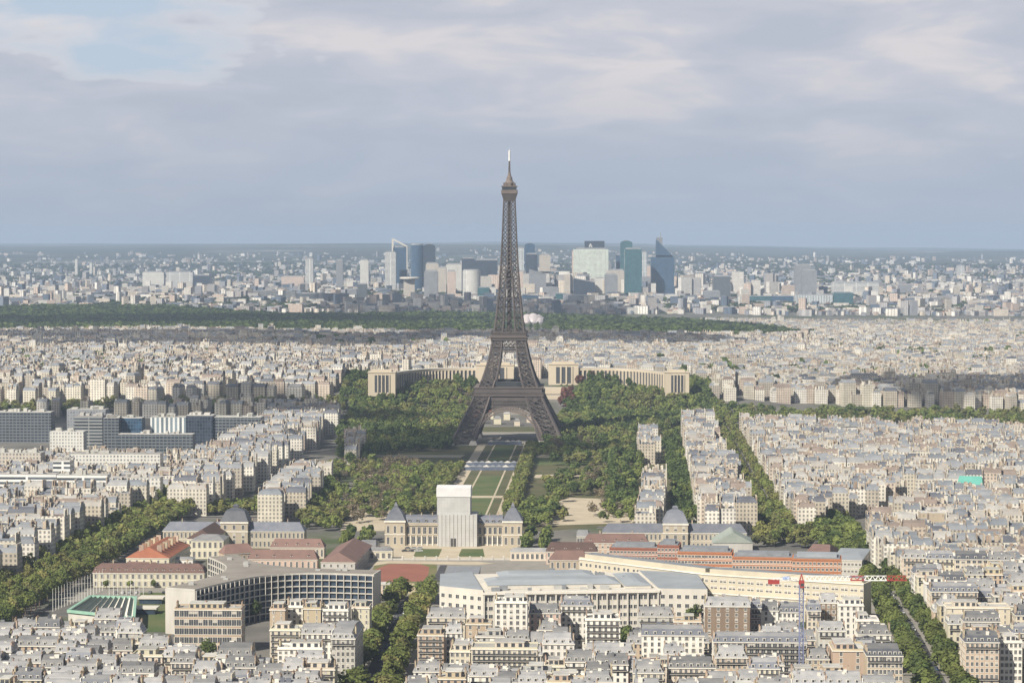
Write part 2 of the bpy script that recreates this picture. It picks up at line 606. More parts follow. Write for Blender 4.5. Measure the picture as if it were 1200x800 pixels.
def sheet(name, pts, mat, z=0.05, raw=False):
    """a flat patch of ground cover; pts are pixels of the photograph on the city floor unless raw"""
    P = pts if raw else [ground(px, py) for px, py in pts]
    mb = MB()
    a = sum(P[i][0] * P[(i + 1) % len(P)][1] - P[(i + 1) % len(P)][0] * P[i][1] for i in range(len(P)))
    if a < 0:
        P = P[::-1]
    mb.v = [(x, y, z) for x, y in P]
    mb.f = [tuple(range(len(P)))]
    mb.m = [0]
    return tag(mb.build(name, mat), kind="structure")


def strip(name, line, w, mat, z):
    """a strip of constant width along a line of ground points"""
    L = [np.array(p) for p in line]
    a, b = [], []
    for i, p in enumerate(L):
        d = (L[min(i + 1, len(L) - 1)] - L[max(i - 1, 0)])
        d = d / np.linalg.norm(d)
        n = np.array([-d[1], d[0]]) * w / 2
        a.append(tuple(p + n))
        b.append(tuple(p - n))
    return sheet(name, b + a[::-1], mat, z, raw=True)


# the great park and its lawns
sheet("park_ground", [(400, 612), (470, 470), (560, 500), (640, 500), (800, 470), (850, 505), (790, 610), (640, 622), (440, 622)], SOIL, 0.04)
def axis(y, k):
    """a point on one of the straight lines of the park, which all run to the same far point"""
    return (709 - (y - 281) * k, y)


for y0, y1 in ((606, 583.5), (580.5, 557.5), (545.5, 521)):
    sheet("lawn", [axis(y0, 0.545), axis(y0, 0.425), axis(y1, 0.425), axis(y1, 0.545)], LAWN, 0.10)
for yy in (592, 574, 566, 537.5, 530):
    strip("path", [ground(*axis(yy, 0.535)), ground(*axis(yy, 0.435))], 1.6, LAWND, 0.19)
for k, wd in ((0.537, 1.6), (0.433, 1.6), (0.385, 5.0), (0.60, 9.0)):
    strip("path", [ground(*axis(606, k)), ground(*axis(520, k))], wd, SAND, 0.18)
sheet("path", [axis(583.3, 0.6), axis(583.3, 0.36), axis(580.7, 0.36), axis(580.7, 0.6)], SAND, 0.15)
sheet("lawn", [(620, 545), (700, 545), (700, 533), (622, 533)], LAWN, 0.1)
sheet("lawn", [(655, 563), (708, 560), (708, 550), (650, 552)], LAWND, 0.1)
sheet("lawn", [(400, 548), (530, 548), (545, 530), (420, 530)], LAWND, 0.1)
sheet("plaza", [(630, 616), (755, 612), (735, 585), (668, 583), (640, 592)], SAND, 0.1)
sheet("plaza", [(398, 622), (450, 622), (470, 578), (425, 580)], SAND, 0.1)
for y0, y1 in ((536, 533), (560, 556)):
    sheet("path", [(420, y0), (540, y0), (545, y1), (425, y1)], SAND, 0.15)
    sheet("path", [(625, y0), (760, y0), (755, y1), (628, y1)], SAND, 0.15)
sheet("path", [(725, 606), (731, 606), (727, 535), (724, 535)], SAND, 0.2)
sheet("plaza", [(535, 522), (650, 522), (650, 506), (540, 506)], PAVE, 0.08)
# square, forecourt and sports ground before the school
sheet("plaza", [(395, 700), (520, 700), (660, 668), (650, 636), (440, 636), (395, 655)], PAVE, 0.06)
sheet("forecourt", [(450, 655), (610, 655), (606, 638), (458, 638)], SAND, 0.12)
sheet("lawn", [(484, 652), (514, 652), (518, 643), (489, 643)], LAWN, 0.17)
sheet("lawn", [(537, 652), (568, 652), (566, 643), (541, 643)], LAWN, 0.17)
sheet("lawn", [(428, 685), (512, 685), (512, 660), (440, 660)], LAWND, 0.10)
o = sheet("running_track", [(434, 677), (440, 667), (455, 661), (490, 660), (503, 664), (502, 673), (495, 681), (440, 682)], TRACK, 0.15)
sheet("road", [(506, 682), (517, 682), (524, 662), (516, 662)], ASPH, 0.16)
sheet("road", [(400, 697), (515, 692), (516, 684), (402, 690)], ASPH, 0.11)
sheet("path", [(410, 668), (425, 660), (455, 657), (560, 658), (580, 660), (560, 662), (455, 660), (430, 664), (414, 672)], SAND, 0.18)
# lawn beside the folded roof
sheet("lawn", [(150, 740), (206, 740), (214, 694), (165, 694), (158, 715)], LAWN, 0.1)
sheet("lawn", [(60, 706), (215, 700), (215, 688), (100, 690)], PAVE, 0.07)
# avenues
AVENUES = [
    ("left boulevard", [(-60, 745), (60, 675), (120, 641), (186, 604), (225, 586)], 34),
    ("middle avenue", [(425, 840), (455, 760), (478, 715), (488, 699)], 36),
    ("crane avenue", [(1117, 840), (1069, 748), (1030, 686), (983, 632), (945, 606)], 31),
    ("straight avenue", [(914, 618), (880, 560), (853, 510), (843, 490)], 26),
]
AVG = {}
for nm, pts, w in AVENUES:
    L = [ground(*p) for p in pts]
    AVG[nm] = L
    strip("pavement", L, w, PAVE, 0.20)
    strip("avenue", L, w * 0.36, ASPH, 0.26)
    # dashes down the middle
    for a, b in zip(L[:-1], L[1:]):
        a, b = np.array(a), np.array(b)
        n = int(np.linalg.norm(b - a) // 12)
        mb = MB()
        d = (b - a) / np.linalg.norm(b - a)
        s = np.array([-d[1], d[0]]) * 0.15
        for k in range(n):
            p = a + d * (12 * k + 2)
            q = p + d * 4
            mb.quad((*(p - s), 0.31), (*(p + s), 0.31), (*(q + s), 0.31), (*(q - s), 0.31))
        if n:
            tag(mb.build("road_marking", PAINT), kind="structure")
for nm, pts, w in [("cross street", [(870, 612), (1010, 592), (1110, 566), (1240, 562)], 22), ("school street", [(180, 606), (420, 606)], 16), ("wing street", [(700, 618), (930, 622)], 14)]:
    L = [ground(*p) for p in pts]
    strip("pavement", L, w, PAVE, 0.17)
    strip("road", L, w * 0.55, ASPH, 0.23)
# ---------------------------------------------------------------- buildings
def win_mesh(w, h, var=None):
    var = rnd.choice((0, 0, 0, 0, 1, 2)) if var is None else var
    key = "window_%.1f_%.1f_%d" % (w, h, var)
    if key in bpy.data.meshes:
        return bpy.data.meshes[key]
    mb = MB()
    mb.box(-w / 2 - 0.18, w / 2 + 0.18, -0.12, 0.0, -0.28, 0.0, 1)          # sill
    mb.box(-w / 2 - 0.18, -w / 2, -0.1, 0.0, 0.0, h + 0.18, 1)
    mb.box(w / 2, w / 2 + 0.18, -0.1, 0.0, 0.0, h + 0.18, 1)
    mb.box(-w / 2, w / 2, -0.1, 0.0, h, h + 0.18, 1)
    mb.quad((-w / 2, -0.03, 0), (w / 2, -0.03, 0), (w / 2, -0.03, h), (-w / 2, -0.03, h), 0)
    mb.box(-0.04, 0.04, -0.06, -0.032, 0, h, 1)
    if var == 1:
        mb.quad((-w / 2, -0.035, h * 0.45), (w / 2, -0.035, h * 0.45), (w / 2, -0.035, h), (-w / 2, -0.035, h), 2)
    elif var == 2:
        mb.box(-w / 2 - 0.55, -w / 2 - 0.05, -0.14, -0.105, 0, h, 2)
        mb.box(w / 2 + 0.05, w / 2 + 0.55, -0.14, -0.105, 0, h, 2)
    me = bpy.data.meshes.new(key)
    me.from_pydata(mb.v, [], mb.f)
    me.materials.append(GLASS)
    me.materials.append(TRIM)
    me.materials.append(BLIND)
    me.polygons.foreach_set("material_index", mb.m)
    me.polygons.foreach_set("use_smooth", [False] * len(mb.f))
    return me


def put_window(root, me, x, y, z, rz=0.0, label=None):
    o = mesh_obj("window", me, root, (x, y, z))
    o.rotation_euler = (0, 0, rz)
    return o


def chimney_mesh(L, n, h, seed):
    key = "chimney_%d_%d_%d" % (round(L * 2), round(h * 2), seed)
    if key in bpy.data.meshes:
        return bpy.data.meshes[key]
    mb = MB()
    mb.box(-0.35, 0.35, 0, L, -3.0, h, 0)
    mb.box(-0.42, 0.42, -0.07, L + 0.07, h, h + 0.18, 0)
    r = random.Random(seed)
    for k in range(n):
        y = L * (k + 0.5) / n
        t = r.uniform(0.3, 0.7)
        mb.frustum((-0.13, 0.13, y - 0.13, y + 0.13), (-0.1, 0.1, y - 0.1, y + 0.1), h + 0.18, h + 0.18 + t, 1)
    me = bpy.data.meshes.new(key)
    me.from_pydata(mb.v, [], mb.f)
    me.materials.append(STACK)
    me.materials.append(POT)
    me.polygons.foreach_set("material_index", mb.m)
    me.polygons.foreach_set("use_smooth", [False] * len(mb.f))
    return me


def apartment(root, w, d, h, wall, roof, r, hero=False, floor=3.15, sides=(True, True), balcony=True, nx=None, ww=1.25, shutter=None, setback=0):
    """a block in local metres: facade along x at y = 0 facing the viewer, depth along +y"""
    wm = WALLS[wall]
    nf = max(2, int(round(h / floor)))
    fh = h / nf
    nx = nx or max(2, int(round(w / r.uniform(2.6, 3.3))))
    mb = MB()
    x0, x1 = -w / 2, w / 2
    mb.box(x0, x1, 0, d, -1.0, h, 0)
    mb.box(x0 - 0.35, x1 + 0.35, -0.4, 0, h - 0.45, h + 0.06, 1)             # cornice
    mb.box(x0 - 0.12, x1 + 0.12, -0.14, 0, fh - 0.1, fh + 0.15, 1)
    mb.box(x0 - 0.35, x0, 0, d, h - 0.45, h + 0.06, 1)
    mb.box(x1, x1 + 0.35, 0, d, h - 0.45, h + 0.06, 1)
    wh = fh * r.uniform(0.56, 0.68)
    faces = [("f", w, nx)]
    if sides[0]:
        faces.append(("l", d, max(2, int(d / 3.2))))
    if sides[1]:
        faces.append(("r", d, max(2, int(d / 3.2))))
    wme = win_mesh(ww, wh) if hero else None
    for side, L, n in faces:
        for j in range(nf):
            z = j * fh + fh * 0.2
            for i in range(n):
                t = -L / 2 + L * (i + 0.5) / n
                if hero:
                    wme = win_mesh(ww, wh)
                    if side == "f":
                        put_window(root, wme, t, 0, z)
                    elif side == "l":
                        put_window(root, wme, x0, d / 2 - t, z, -math.pi / 2)
                    else:
                        put_window(root, wme, x1, d / 2 + t, z, math.pi / 2)
                    continue
                a, b = t - ww / 2, t + ww / 2
                e = 0.05
                gm = 2 if r.random() < 0.8 else 4
                if side == "f":
                    mb.quad((a, -e, z), (b, -e, z), (b, -e, z + wh), (a, -e, z + wh), gm)
                elif side == "l":
                    mb.quad((x0 - e, d / 2 + b, z), (x0 - e, d / 2 + a, z), (x0 - e, d / 2 + a, z + wh), (x0 - e, d / 2 + b, z + wh), gm)
                else:
                    mb.quad((x1 + e, d / 2 + a, z), (x1 + e, d / 2 + b, z), (x1 + e, d / 2 + b, z + wh), (x1 + e, d / 2 + a, z + wh), gm)
    bal = MB()
    if balcony and nf >= 4:
        for j in ([2, nf - 1] if balcony is True else range(1, nf)):
            z = j * fh
            a, b = (x0 + 0.6, x1 - 0.6)
            T = bal if hero else mb
            T.box(a, b, -0.95, -0.15 if j == 1 else -0.01, z - 0.18, z, 0 if hero else 1)
            T.box(a, b, -0.98, -0.92, z, z + 0.85, 1 if hero else 3)
            if hero:
                bal.build("balcony", [TRIM, RAIL], root)
                bal = MB()
    mb.build("wall", [wm, TRIM, GLASS, RAIL, BLIND], root)
    # roof
    rm = ROOFS[roof if roof in ROOFS else "flat"]
    rb = MB()
    top = h
    if roof in ("zinc", "slate") or roof == "brown tile":
        s = 1.7
        hh = r.uniform(2.7, 3.3)
        a = (x0 - 0.2, x1 + 0.2, -0.3, d + 0.2)
        b = (x0 + 0.25, x1 - 0.25, s, d - s)
        sl = sides[0]
        if sl:
            b = (x0 + s, b[1], b[2], b[3])
        if sides[1]:
            b = (b[0], x1 - s, b[2], b[3])
        rb.frustum(a, b, h + 0.07, h + hh, 0)
        c = (b[0], b[1], b[2] + (d - 2 * s) * 0.38, b[3] - (d - 2 * s) * 0.38)
        rb.frustum(b, c, h + hh + 0.005, h + hh + r.uniform(0.9, 1.9), 1 if roof == "slate" else 0)
        zt = h + hh
        for k in range(r.randint(2, 6)):
            bx, by = r.uniform(b[0] + 0.5, b[1] - 2.5), r.uniform(b[2] + 0.5, b[3] - 2)
            rb.box(bx, bx + r.uniform(0.6, 2.4), by, by + r.uniform(0.6, 1.8), zt - 0.2, zt + r.uniform(1.0, 2.6), 2 if r.random() < 0.6 else 0, 3 if r.random() < 0.25 else None)
        nd = max(2, int(nx * 0.8))
        dor, dl = [], []
        for i in range(nd):
            t = x0 + w * (i + 0.5) / nd
            dor.append((t - 0.75, t + 0.75, 0.15, s + 0.2, h + 0.35, h + 2.1))
        for (p, q, u0, u1, z0, z1) in dor:
            T = MB() if hero else rb
            k = 0 if hero else 2
            T.box(p, q, u0, u1, z0, z1, k, (2 if hero else 0))
            T.quad((p + 0.22, u0 - 0.03, z0 + 0.2), (q - 0.22, u0 - 0.03, z0 + 0.2), (q - 0.22, u0 - 0.03, z1 - 0.25), (p + 0.22, u0 - 0.03, z1 - 0.25), 1 if hero else 3)
            if hero:
                dl.append(T)
        ro = rb.build("roof", [rm, ROOFS["zinc"], TRIM, GLASS], root)
        for T in dl:
            T.build("dormer", [TRIM, GLASS, rm], ro)
        top = h + hh
    elif roof == "flat":
        p = 0.35
        rb.box(x0, x1, 0, p, h + 0.06, h + 0.95, 1)
        rb.box(x0, x1, d - p, d, h + 0.06, h + 0.95, 1)
        rb.box(x0, x0 + p, p, d - p, h + 0.06, h + 0.95, 1)
        rb.box(x1 - p, x1, p, d - p, h + 0.06, h + 0.95, 1)
        rb.quad((x0 + p, p, h + 0.2), (x1 - p, p, h + 0.2), (x1 - p, d - p, h + 0.2), (x0 + p, d - p, h + 0.2), 0)
        for k in range(r.randint(2, 5)):
            bx, by = r.uniform(x0 + 1.5, x1 - 3), r.uniform(1.5, max(1.6, d - 4))
            rb.box(bx, bx + r.uniform(0.8, 2.2), by, by + r.uniform(0.8, 2), h + 0.2, h + r.uniform(0.9, 2.0), 2)
        ro = rb.build("roof", [rm, wm, TRIMG], root)
        pw = w * r.uniform(0.35, 0.75)
        px = r.uniform(x0 + 1, x1 - pw - 1)
        pb = MB()
        y0, y1 = min(2.2, d * 0.25), d - 1.5
        pb.box(px, px + pw, y0, y1, h + 0.2, h + 2.9, 0, 1)
        pb.box(px - 0.25, px + pw + 0.25, y0 - 0.25, y1 + 0.25, h + 2.9, h + 3.15, 2, 1)
        n = max(2, int(pw / 3))
        for i in range(n):
            t = px + pw * (i + 0.5) / n
            pb.quad((t - 0.9, y0 - 0.04, h + 0.5), (t + 0.9, y0 - 0.04, h + 0.5), (t + 0.9, y0 - 0.04, h + 2.5), (t - 0.9, y0 - 0.04, h + 2.5), 3)
        pb.build("penthouse", [wm, rm, TRIM, GLASS], root)
        top = h + 2.0
    else:                                                                     # pitched
        rid = r.uniform(2.6, 3.8)
        a = (x0 - 0.3, x1 + 0.3, -0.35, d + 0.35)
        hip = 2.5 if roof == "tile" else 0.3
        rb.frustum(a, (x0 + hip, x1 - hip, d / 2 - 0.08, d / 2 + 0.08), h + 0.07, h + rid, 0)
        ro = rb.build("roof", [rm], root)
        top = h + rid - 1.2
    if roof in ("zinc", "slate"):
        for k, sx in ((0, x0), (1, x1 - 0.42)):
            if not sides[k] and r.random() < 0.6:
                pw_ = MB()
                pw_.box(sx + 0.01, sx + 0.41, 0.9, d * r.uniform(0.6, 0.95), h - 1, h + hh + r.uniform(0.2, 0.9))
                pw_.build("party_wall", [WALLS[r.choice(("cream", "white", "beige"))]], root)
    # chimney stacks on the party walls
    if roof != "flat" or r.random() < 0.4:
        for sx in (x0 + 0.45, x1 - 0.45):
            if r.random() < 0.85:
                L = r.choice((2.0, 3.0, 4.5))
                n = int(L / 0.5)
                o = mesh_obj("chimney", chimney_mesh(L, n, r.choice((0.9, 1.3, 1.8)), r.randint(0, 3)), ro, (sx, r.uniform(0.14, 0.45) * d, top))
        if w > 17 and r.random() < 0.8:
            mesh_obj("chimney", chimney_mesh(3.0, 6, 1.2, 2), ro, (r.uniform(-0.2, 0.2) * w, d * 0.5, top))
    return root


RECTS = []            # footprints in grid metres that the ordinary blocks keep clear of


def keep_clear(X, Y, w, d, rot=0.0, m=2.0):
    """rectangle with its front centre at world X, Y"""
    u, v = to_uv(X, Y)
    RECTS.append((u, v, w / 2 + m, d, rot, m))


def is_clear(u, v, hw, dep):
    for (cu, cv, cw, cd, rot, m) in RECTS:
        for (a, b) in ((u - hw, v), (u + hw, v), (u, v), (u - hw, v + dep), (u + hw, v + dep), (u, v + dep), (u - hw, v + dep / 2), (u + hw, v + dep / 2), (u, v + dep / 2)):
            da, db = a - cu, b - cv
            c, s = math.cos(-rot), math.sin(-rot)
            la, lb = da * c - db * s, da * s + db * c
            if abs(la) < cw and -m < lb < cd + m:
                return False
        # the other way round
        c, s = math.cos(rot), math.sin(rot)
        for la, lb in ((-cw, 0), (cw, 0), (0, 0), (-cw, cd), (cw, cd), (0, cd), (0, cd / 2), (-cw, cd / 2), (cw, cd / 2)):
            a, b = cu + la * c - lb * s, cv + la * s + lb * c
            if abs(a - u) < hw + 1 and v - 1 < b < v + dep + 1:
                return False
    return True


def site(x0, x1, ytop, h, d=None):
    """front centre, width and distance of a block whose roof edge is seen at ytop between x0 and x1"""
    Y = d or dist_for(ytop, h)
    X, Yg = ground((x0 + x1) / 2, 281 + (CAM_H - h) * FPX / Y, h)
    return X, Yg, (x1 - x0) * Yg / FPX


def block(name, x0, x1, ytop, h, dep, wall, roof, label, cat="apartment block", seed=0, rot=0.0, hero=True, **kw):
    X, Y, w = site(x0, x1, ytop, h)
    r = random.Random(seed or int(x0 * 7 + ytop))
    root = empty(name, (X, Y, 0), -AX + rot, label, cat)
    apartment(root, w, dep, h, wall, roof, r, hero=hero, **kw)
    keep_clear(X, Y, w, dep, rot)
    return root


# ---- the foreground blocks one by one: pixels of the roof edge, height and depth in metres
def foreground():
    B = block
    B("apartment_building", 580, 618, 706, 31, 16, "white", "flat", "tall white slab block with red-brown blinds, standing before the ministry's columned front", nx=5, balcony=False, sides=(False, False), ww=1.5)
    B("apartment_building", 546, 576, 731, 22, 12, "beige", "flat", "block with blank beige side wall just left of the tall white slab", nx=3, sides=(False, False), balcony=False)
    B("apartment_building", 500, 545, 723, 21, 14, "cream", "zinc", "cream corner block with grey zinc roof at the top of the middle avenue's right side", nx=5, sides=(True, False))
    B("apartment_building", 489, 520, 744, 24, 15, "beige", "flat", "beige stepped flats right beside the middle avenue's trees, below the pale rounded gable", nx=4, balcony="all", sides=(True, False))
    B("apartment_building", 522, 541, 741, 22, 11, "white", "zinc", "narrow block with a bluish white gable wall behind the awning flats", nx=3, sides=(False, False), balcony=False)
    B("apartment_building", 527, 551, 763, 22, 15, "cream", "flat", "low cream flats adjoining the awning block on its left", nx=4, sides=(True, False), balcony=False)
    B("apartment_building", 552, 630, 760, 24, 16, "cream", "flat", "wide cream flats with full-length balconies and awnings at the lower edge of the view", nx=13, balcony="all", sides=(True, True))
    B("apartment_building", 636, 673, 754, 23, 14, "white", "zinc", "white block with rows of small windows, right of the awning flats", nx=5, balcony=False, sides=(False, True))
    B("apartment_building", 620, 657, 718, 23, 12, "pinkish", "zinc", "low pinkish house behind the tall white slab's right side", nx=5, balcony=False, sides=(False, True))
    B("apartment_building", 657, 695, 709, 25, 13, "white", "slate", "white block with black slate top before the ministry's columned front", nx=6)
    B("apartment_building", 686, 727, 726, 26, 16, "white", "flat", "white terraced flats with planted roof and deep balconies facing the small garden", nx=6, balcony="all", sides=(True, False))
    B("apartment_building", 694, 744, 766, 18, 14, "pinkish", "zinc", "small pinkish three-bay house beside the garden trees", nx=6, balcony=False)
    B("apartment_building", 752, 825, 744, 25, 15, "white", "slate", "white block with bluish slate mansard and a blank beige gable, behind the church spirelet", nx=9, balcony=False, sides=(False, False))
    B("apartment_building", 748, 790, 722, 20, 12, "pale grey", "zinc", "grey low house between the white mansard block and the ministry", nx=5, sides=(False, True))
    B("apartment_building", 790, 822, 728, 21, 11, "beige", "flat", "beige house with blank brown wall between mansard block and awninged tenement", nx=4, sides=(False, False), balcony=False)
    B("apartment_building", 826, 879, 710, 30, 15, "brown", "zinc", "old brown tenement with gabled end and pink awninged side", nx=5, balcony=False, sides=(True, False))
    B("apartment_building", 880, 892, 712, 27, 13, "brown", "slate", "narrow dark tenement squeezed behind the brown gable", nx=3, sides=(False, False))
    B("apartment_building", 893, 912, 715, 24, 13, "white", "zinc", "narrow white house right of the dark tenement", nx=2, sides=(False, False), balcony=False)
    B("apartment_building", 912, 937, 717, 23, 12, "white", "slate", "white house with slate dormers just left of the crane mast", nx=5, sides=(False, False), balcony=False)
    B("apartment_building", 946, 962, 715, 24, 12, "cream", "slate", "cream house with slate dormers just right of the crane mast", nx=3, sides=(False, False))
    B("apartment_building", 962, 980, 706, 26, 13, "brown", "zinc", "dark brown house with blank party wall left of the white stepped flats", nx=3, sides=(False, False), balcony=False)
    B("apartment_building", 983, 1012, 709, 26, 14, "white", "flat", "tall white stepped flats along the crane avenue, behind the big beige gable", nx=4, balcony=False)
    B("apartment_building", 1004, 1030, 727, 24, 14, "white", "flat", "white stepped flats with terraces, the lower step towards the crane avenue", nx=4)
    B("apartment_building", 1006, 1044, 743, 22, 13, "white", "zinc", "white house with zinc roof between terraces and beige gable block", nx=5)
    B("office_building", 836, 946, 752, 24, 17, "pale grey", "slate", "long pale grey concrete building with deep windows and slate attic, behind the crane mast", "office building", nx=16, balcony="all", sides=(True, False), ww=2.0)
    B("apartment_building", 742, 778, 788, 20, 13, "cream", "zinc", "low cream house with zinc roof below the white mansard block", nx=5)
    B("apartment_building", 782, 838, 782, 21, 14, "cream", "zinc", "zinc-roofed house with a long dormer row below the brown tenement", nx=9)
    B("apartment_building", 878, 914, 783, 22, 14, "cream", "slate", "slate mansard house with round attic windows left of the site cabin", nx=6)
    B("apartment_building", 838, 876, 770, 21, 12, "beige", "zinc", "zinc-roofed house between the long dormer row and the round attic windows", nx=6)
    B("apartment_building", 1016, 1058, 768, 25, 16, "honey stone", "slate", "stone corner block with slate mansard on the crane avenue's near left corner", nx=9, sides=(False, True))
    B("apartment_building", 976, 1015, 762, 23, 22, "beige", "flat", "block showing one huge blank beige gable near the lower edge", nx=2, sides=(False, False), balcony=False)
    B("apartment_building", 946, 972, 772, 18, 13, "beige", "zinc", "low beige house between the crane mast and the huge blank gable", nx=4, balcony=False)
    # right bank of the crane avenue
    B("apartment_building", 1131, 1171, 752, 25, 18, "honey stone", "slate", "corner block with blue slate mansard and wrapped balcony over the bottom trees", nx=7, sides=(True, False))
    B("apartment_building", 1172, 1198, 752, 23, 14, "white", "flat", "clean white plain block right of the wrapped-balcony corner block", nx=5, sides=(False, False), balcony=False)
    B("apartment_building", 1130, 1172, 728, 24, 13, "pale grey", "zinc", "block with long zinc roof and skylights just behind the wrapped-balcony corner block", nx=8, sides=(True, False))
    B("apartment_building", 1110, 1184, 712, 25, 14, "cream", "flat", "wide cream block with few tiny windows in a blank wall, above the corner block", nx=6, sides=(True, False), balcony=False, ww=0.8)
    B("apartment_building", 1091, 1146, 693, 25, 18, "honey stone", "slate", "stone block with rounded bluish slate mansards and double balcony at the avenue bend", nx=11, sides=(True, False))
    B("apartment_building", 1147, 1178, 699, 20, 13, "pale grey", "slate", "dark slate-roofed house right of the double balcony block", nx=5, sides=(False, False))
    B("apartment_building", 1058, 1086, 653, 25, 14, "honey stone", "zinc", "first stone block of the long facade row above the crane jib", nx=6, sides=(True, False))
    B("apartment_building", 1086, 1118, 654, 25, 14, "cream", "slate", "second block of the long facade row, with balcony plants under slate", nx=6, sides=(False, False))
    B("apartment_building", 1119, 1158, 655, 25, 14, "cream", "slate", "third block of the facade row, with large dark square windows", nx=6, sides=(False, False), balcony=False, ww=2.2)
    B("apartment_building", 1159, 1190, 656, 25, 14, "honey stone", "zinc", "fourth block of the facade row, with bay windows under zinc", nx=6, sides=(False, False))
    # before and beside the Y-shaped offices
    B("office_building", 204, 283, 714, 24, 14, "beige", "flat", "beige slab with five ribbon-window floors before the Y-shaped offices", "office building", nx=14, sides=(False, True), balcony=False, ww=2.4, floor=4.4)
    B("apartment_building", 316, 334, 714, 27, 12, "beige", "flat", "blank brown-beige wall block before the Y-shaped offices, left of the white stair tower", nx=2, sides=(False, False), balcony=False, ww=0.5)
    B("apartment_building", 335, 355, 711, 26, 12, "white", "flat", "white stair-tower block between two blank beige walls", nx=3, sides=(False, False), balcony=False)
    B("apartment_building", 356, 376, 713, 26, 12, "beige", "flat", "blank brown-beige wall block right of the white stair tower", nx=2, sides=(False, False), balcony=False, ww=0.5)
    B("apartment_building", 377, 408, 715, 25, 14, "white", "flat", "white terrace flats with roof gardens left of the dark avenue facade", nx=5, balcony="all", sides=(False, False))
    B("apartment_building", 412, 433, 712, 25, 13, "cream", "flat", "plain cream end block beside the middle avenue, below the Y-shaped offices' right arm", nx=3, sides=(False, True), balcony=False, ww=0.7)
    B("apartment_building", 316, 352, 738, 22, 13, "cream", "flat", "low cream terrace block below the two blank walls", nx=5, balcony="all", sides=(False, False))
    B("apartment_building", 353, 392, 742, 23, 13, "white", "zinc", "white block with blue-grey zinc top below the white terrace flats", nx=6, sides=(False, False))
    B("apartment_building", 388, 416, 748, 25, 42, "pale grey", "zinc", "deep corner block with rounded domed end and shaded facade along the middle avenue", nx=5, sides=(False, True))
    B("apartment_building", 325, 378, 760, 21, 13, "white", "flat", "bright white low flats below the zinc-topped block", nx=8, balcony=False, sides=(False, False))
    B("apartment_building", 200, 232, 776, 22, 13, "cream", "zinc", "bright cream house with tall pale chimney stacks at the lower edge", nx=6)


foreground()
# ---------------------------------------------------------------- landmark buildings
def hall(root, w, d, h, wm, rm, rise, nx, nf=2, hip=3.0, dorm=0, ww=1.4, winobj=True, sides=True, chim=0, mansard=False, wallname="wall", hfrac=0.6, y0=0.0):
    """long plain wing: walls, windows row by row, pitched roof with dormers"""
    x0, x1 = -w / 2, w / 2
    mb = MB()
    mb.box(x0, x1, y0, y0 + d, -1, h, 0)
    mb.box(x0 - 0.3, x1 + 0.3, y0 - 0.35, y0, h - 0.5, h + 0.05, 1)
    if nf > 1:
        mb.box(x0 - 0.1, x1 + 0.1, y0 - 0.12, y0, h / nf - 0.15, h / nf + 0.15, 1)
    fh = h / nf
    wh = fh * hfrac
    me = win_mesh(ww, wh)
    ns = max(2, int(d / 4.2))
    for j in range(nf):
        z = j * fh + fh * 0.2
        for i in range(nx):
            t = x0 + w * (i + 0.5) / nx
            if winobj:
                put_window(root, me, t, y0, z)
            else:
                mb.quad((t - ww / 2, y0 - 0.05, z), (t + ww / 2, y0 - 0.05, z), (t + ww / 2, y0 - 0.05, z + wh), (t - ww / 2, y0 - 0.05, z + wh), 2)
        if sides:
            for i in range(ns):
                t = y0 + d * (i + 0.5) / ns
                for xx, sg in ((x0 - 0.05, -1), (x1 + 0.05, 1)):
                    a, b = (t + ww / 2, t - ww / 2) if sg < 0 else (t - ww / 2, t + ww / 2)
                    mb.quad((xx, a, z), (xx, b, z), (xx, b, z + wh), (xx, a, z + wh), 2)
    mb.build(wallname, [wm, TRIM, GLASS], root)
    rb = MB()
    a = (x0 - 0.4, x1 + 0.4, y0 - 0.45, y0 + d + 0.4)
    if mansard:
        b = (x0 + 1.3, x1 - 1.3, y0 + 1.4, y0 + d - 1.4)
        c = (b[0] + hip, b[1] - hip, y0 + d * 0.42, y0 + d * 0.58)
        rb.frustum(a, b, h + 0.06, h + rise * 0.65)
        rb.frustum(b, c, h + rise * 0.65 + 0.004, h + rise)
    else:
        rb.frustum(a, (x0 + hip, x1 - hip, y0 + d / 2 - 0.1, y0 + d / 2 + 0.1), h + 0.06, h + rise)
    ro = rb.build("roof", [rm], root)
    for i in range(dorm):
        t = x0 + w * (i + 0.5) / dorm
        T = MB()
        yd = y0 + (0.5 if mansard else d * 0.12)
        T.box(t - 0.95, t + 0.95, yd, yd + 2.2, h + 0.4, h + 2.3, 0)
        T.frustum((t - 1.1, t + 1.1, yd - 0.15, yd + 2.2), (t - 0.05, t + 0.05, yd - 0.15, yd + 2.2), h + 2.32, h + 3.1, 2)
        T.quad((t - 0.55, yd - 0.04, h + 0.6), (t + 0.55, yd - 0.04, h + 0.6), (t + 0.55, yd - 0.04, h + 2.1), (t - 0.55, yd - 0.04, h + 2.1), 1)
        T.build("dormer", [TRIM, GLASS, rm], ro)
    for i in range(chim):
        mesh_obj("chimney", chimney_mesh(2.0, 4, 2.0, i % 4), ro, (x0 + w * (i + 0.5) / chim, y0 + d * 0.5, h + rise))
    return root


def along(name, p, q, label, cat, group=None):
    """root at the middle of the facade line from ground point p (left) to q (right)"""
    X, Y = (p[0] + q[0]) / 2, (p[1] + q[1]) / 2
    ang = math.atan2(q[1] - p[1], q[0] - p[0])
    w = math.hypot(q[0] - p[0], q[1] - p[1])
    return empty(name, (X, Y, 0), ang, label, cat, group), w, ang


def roof_pt(px, py, h):
    return ground(px, py, h)


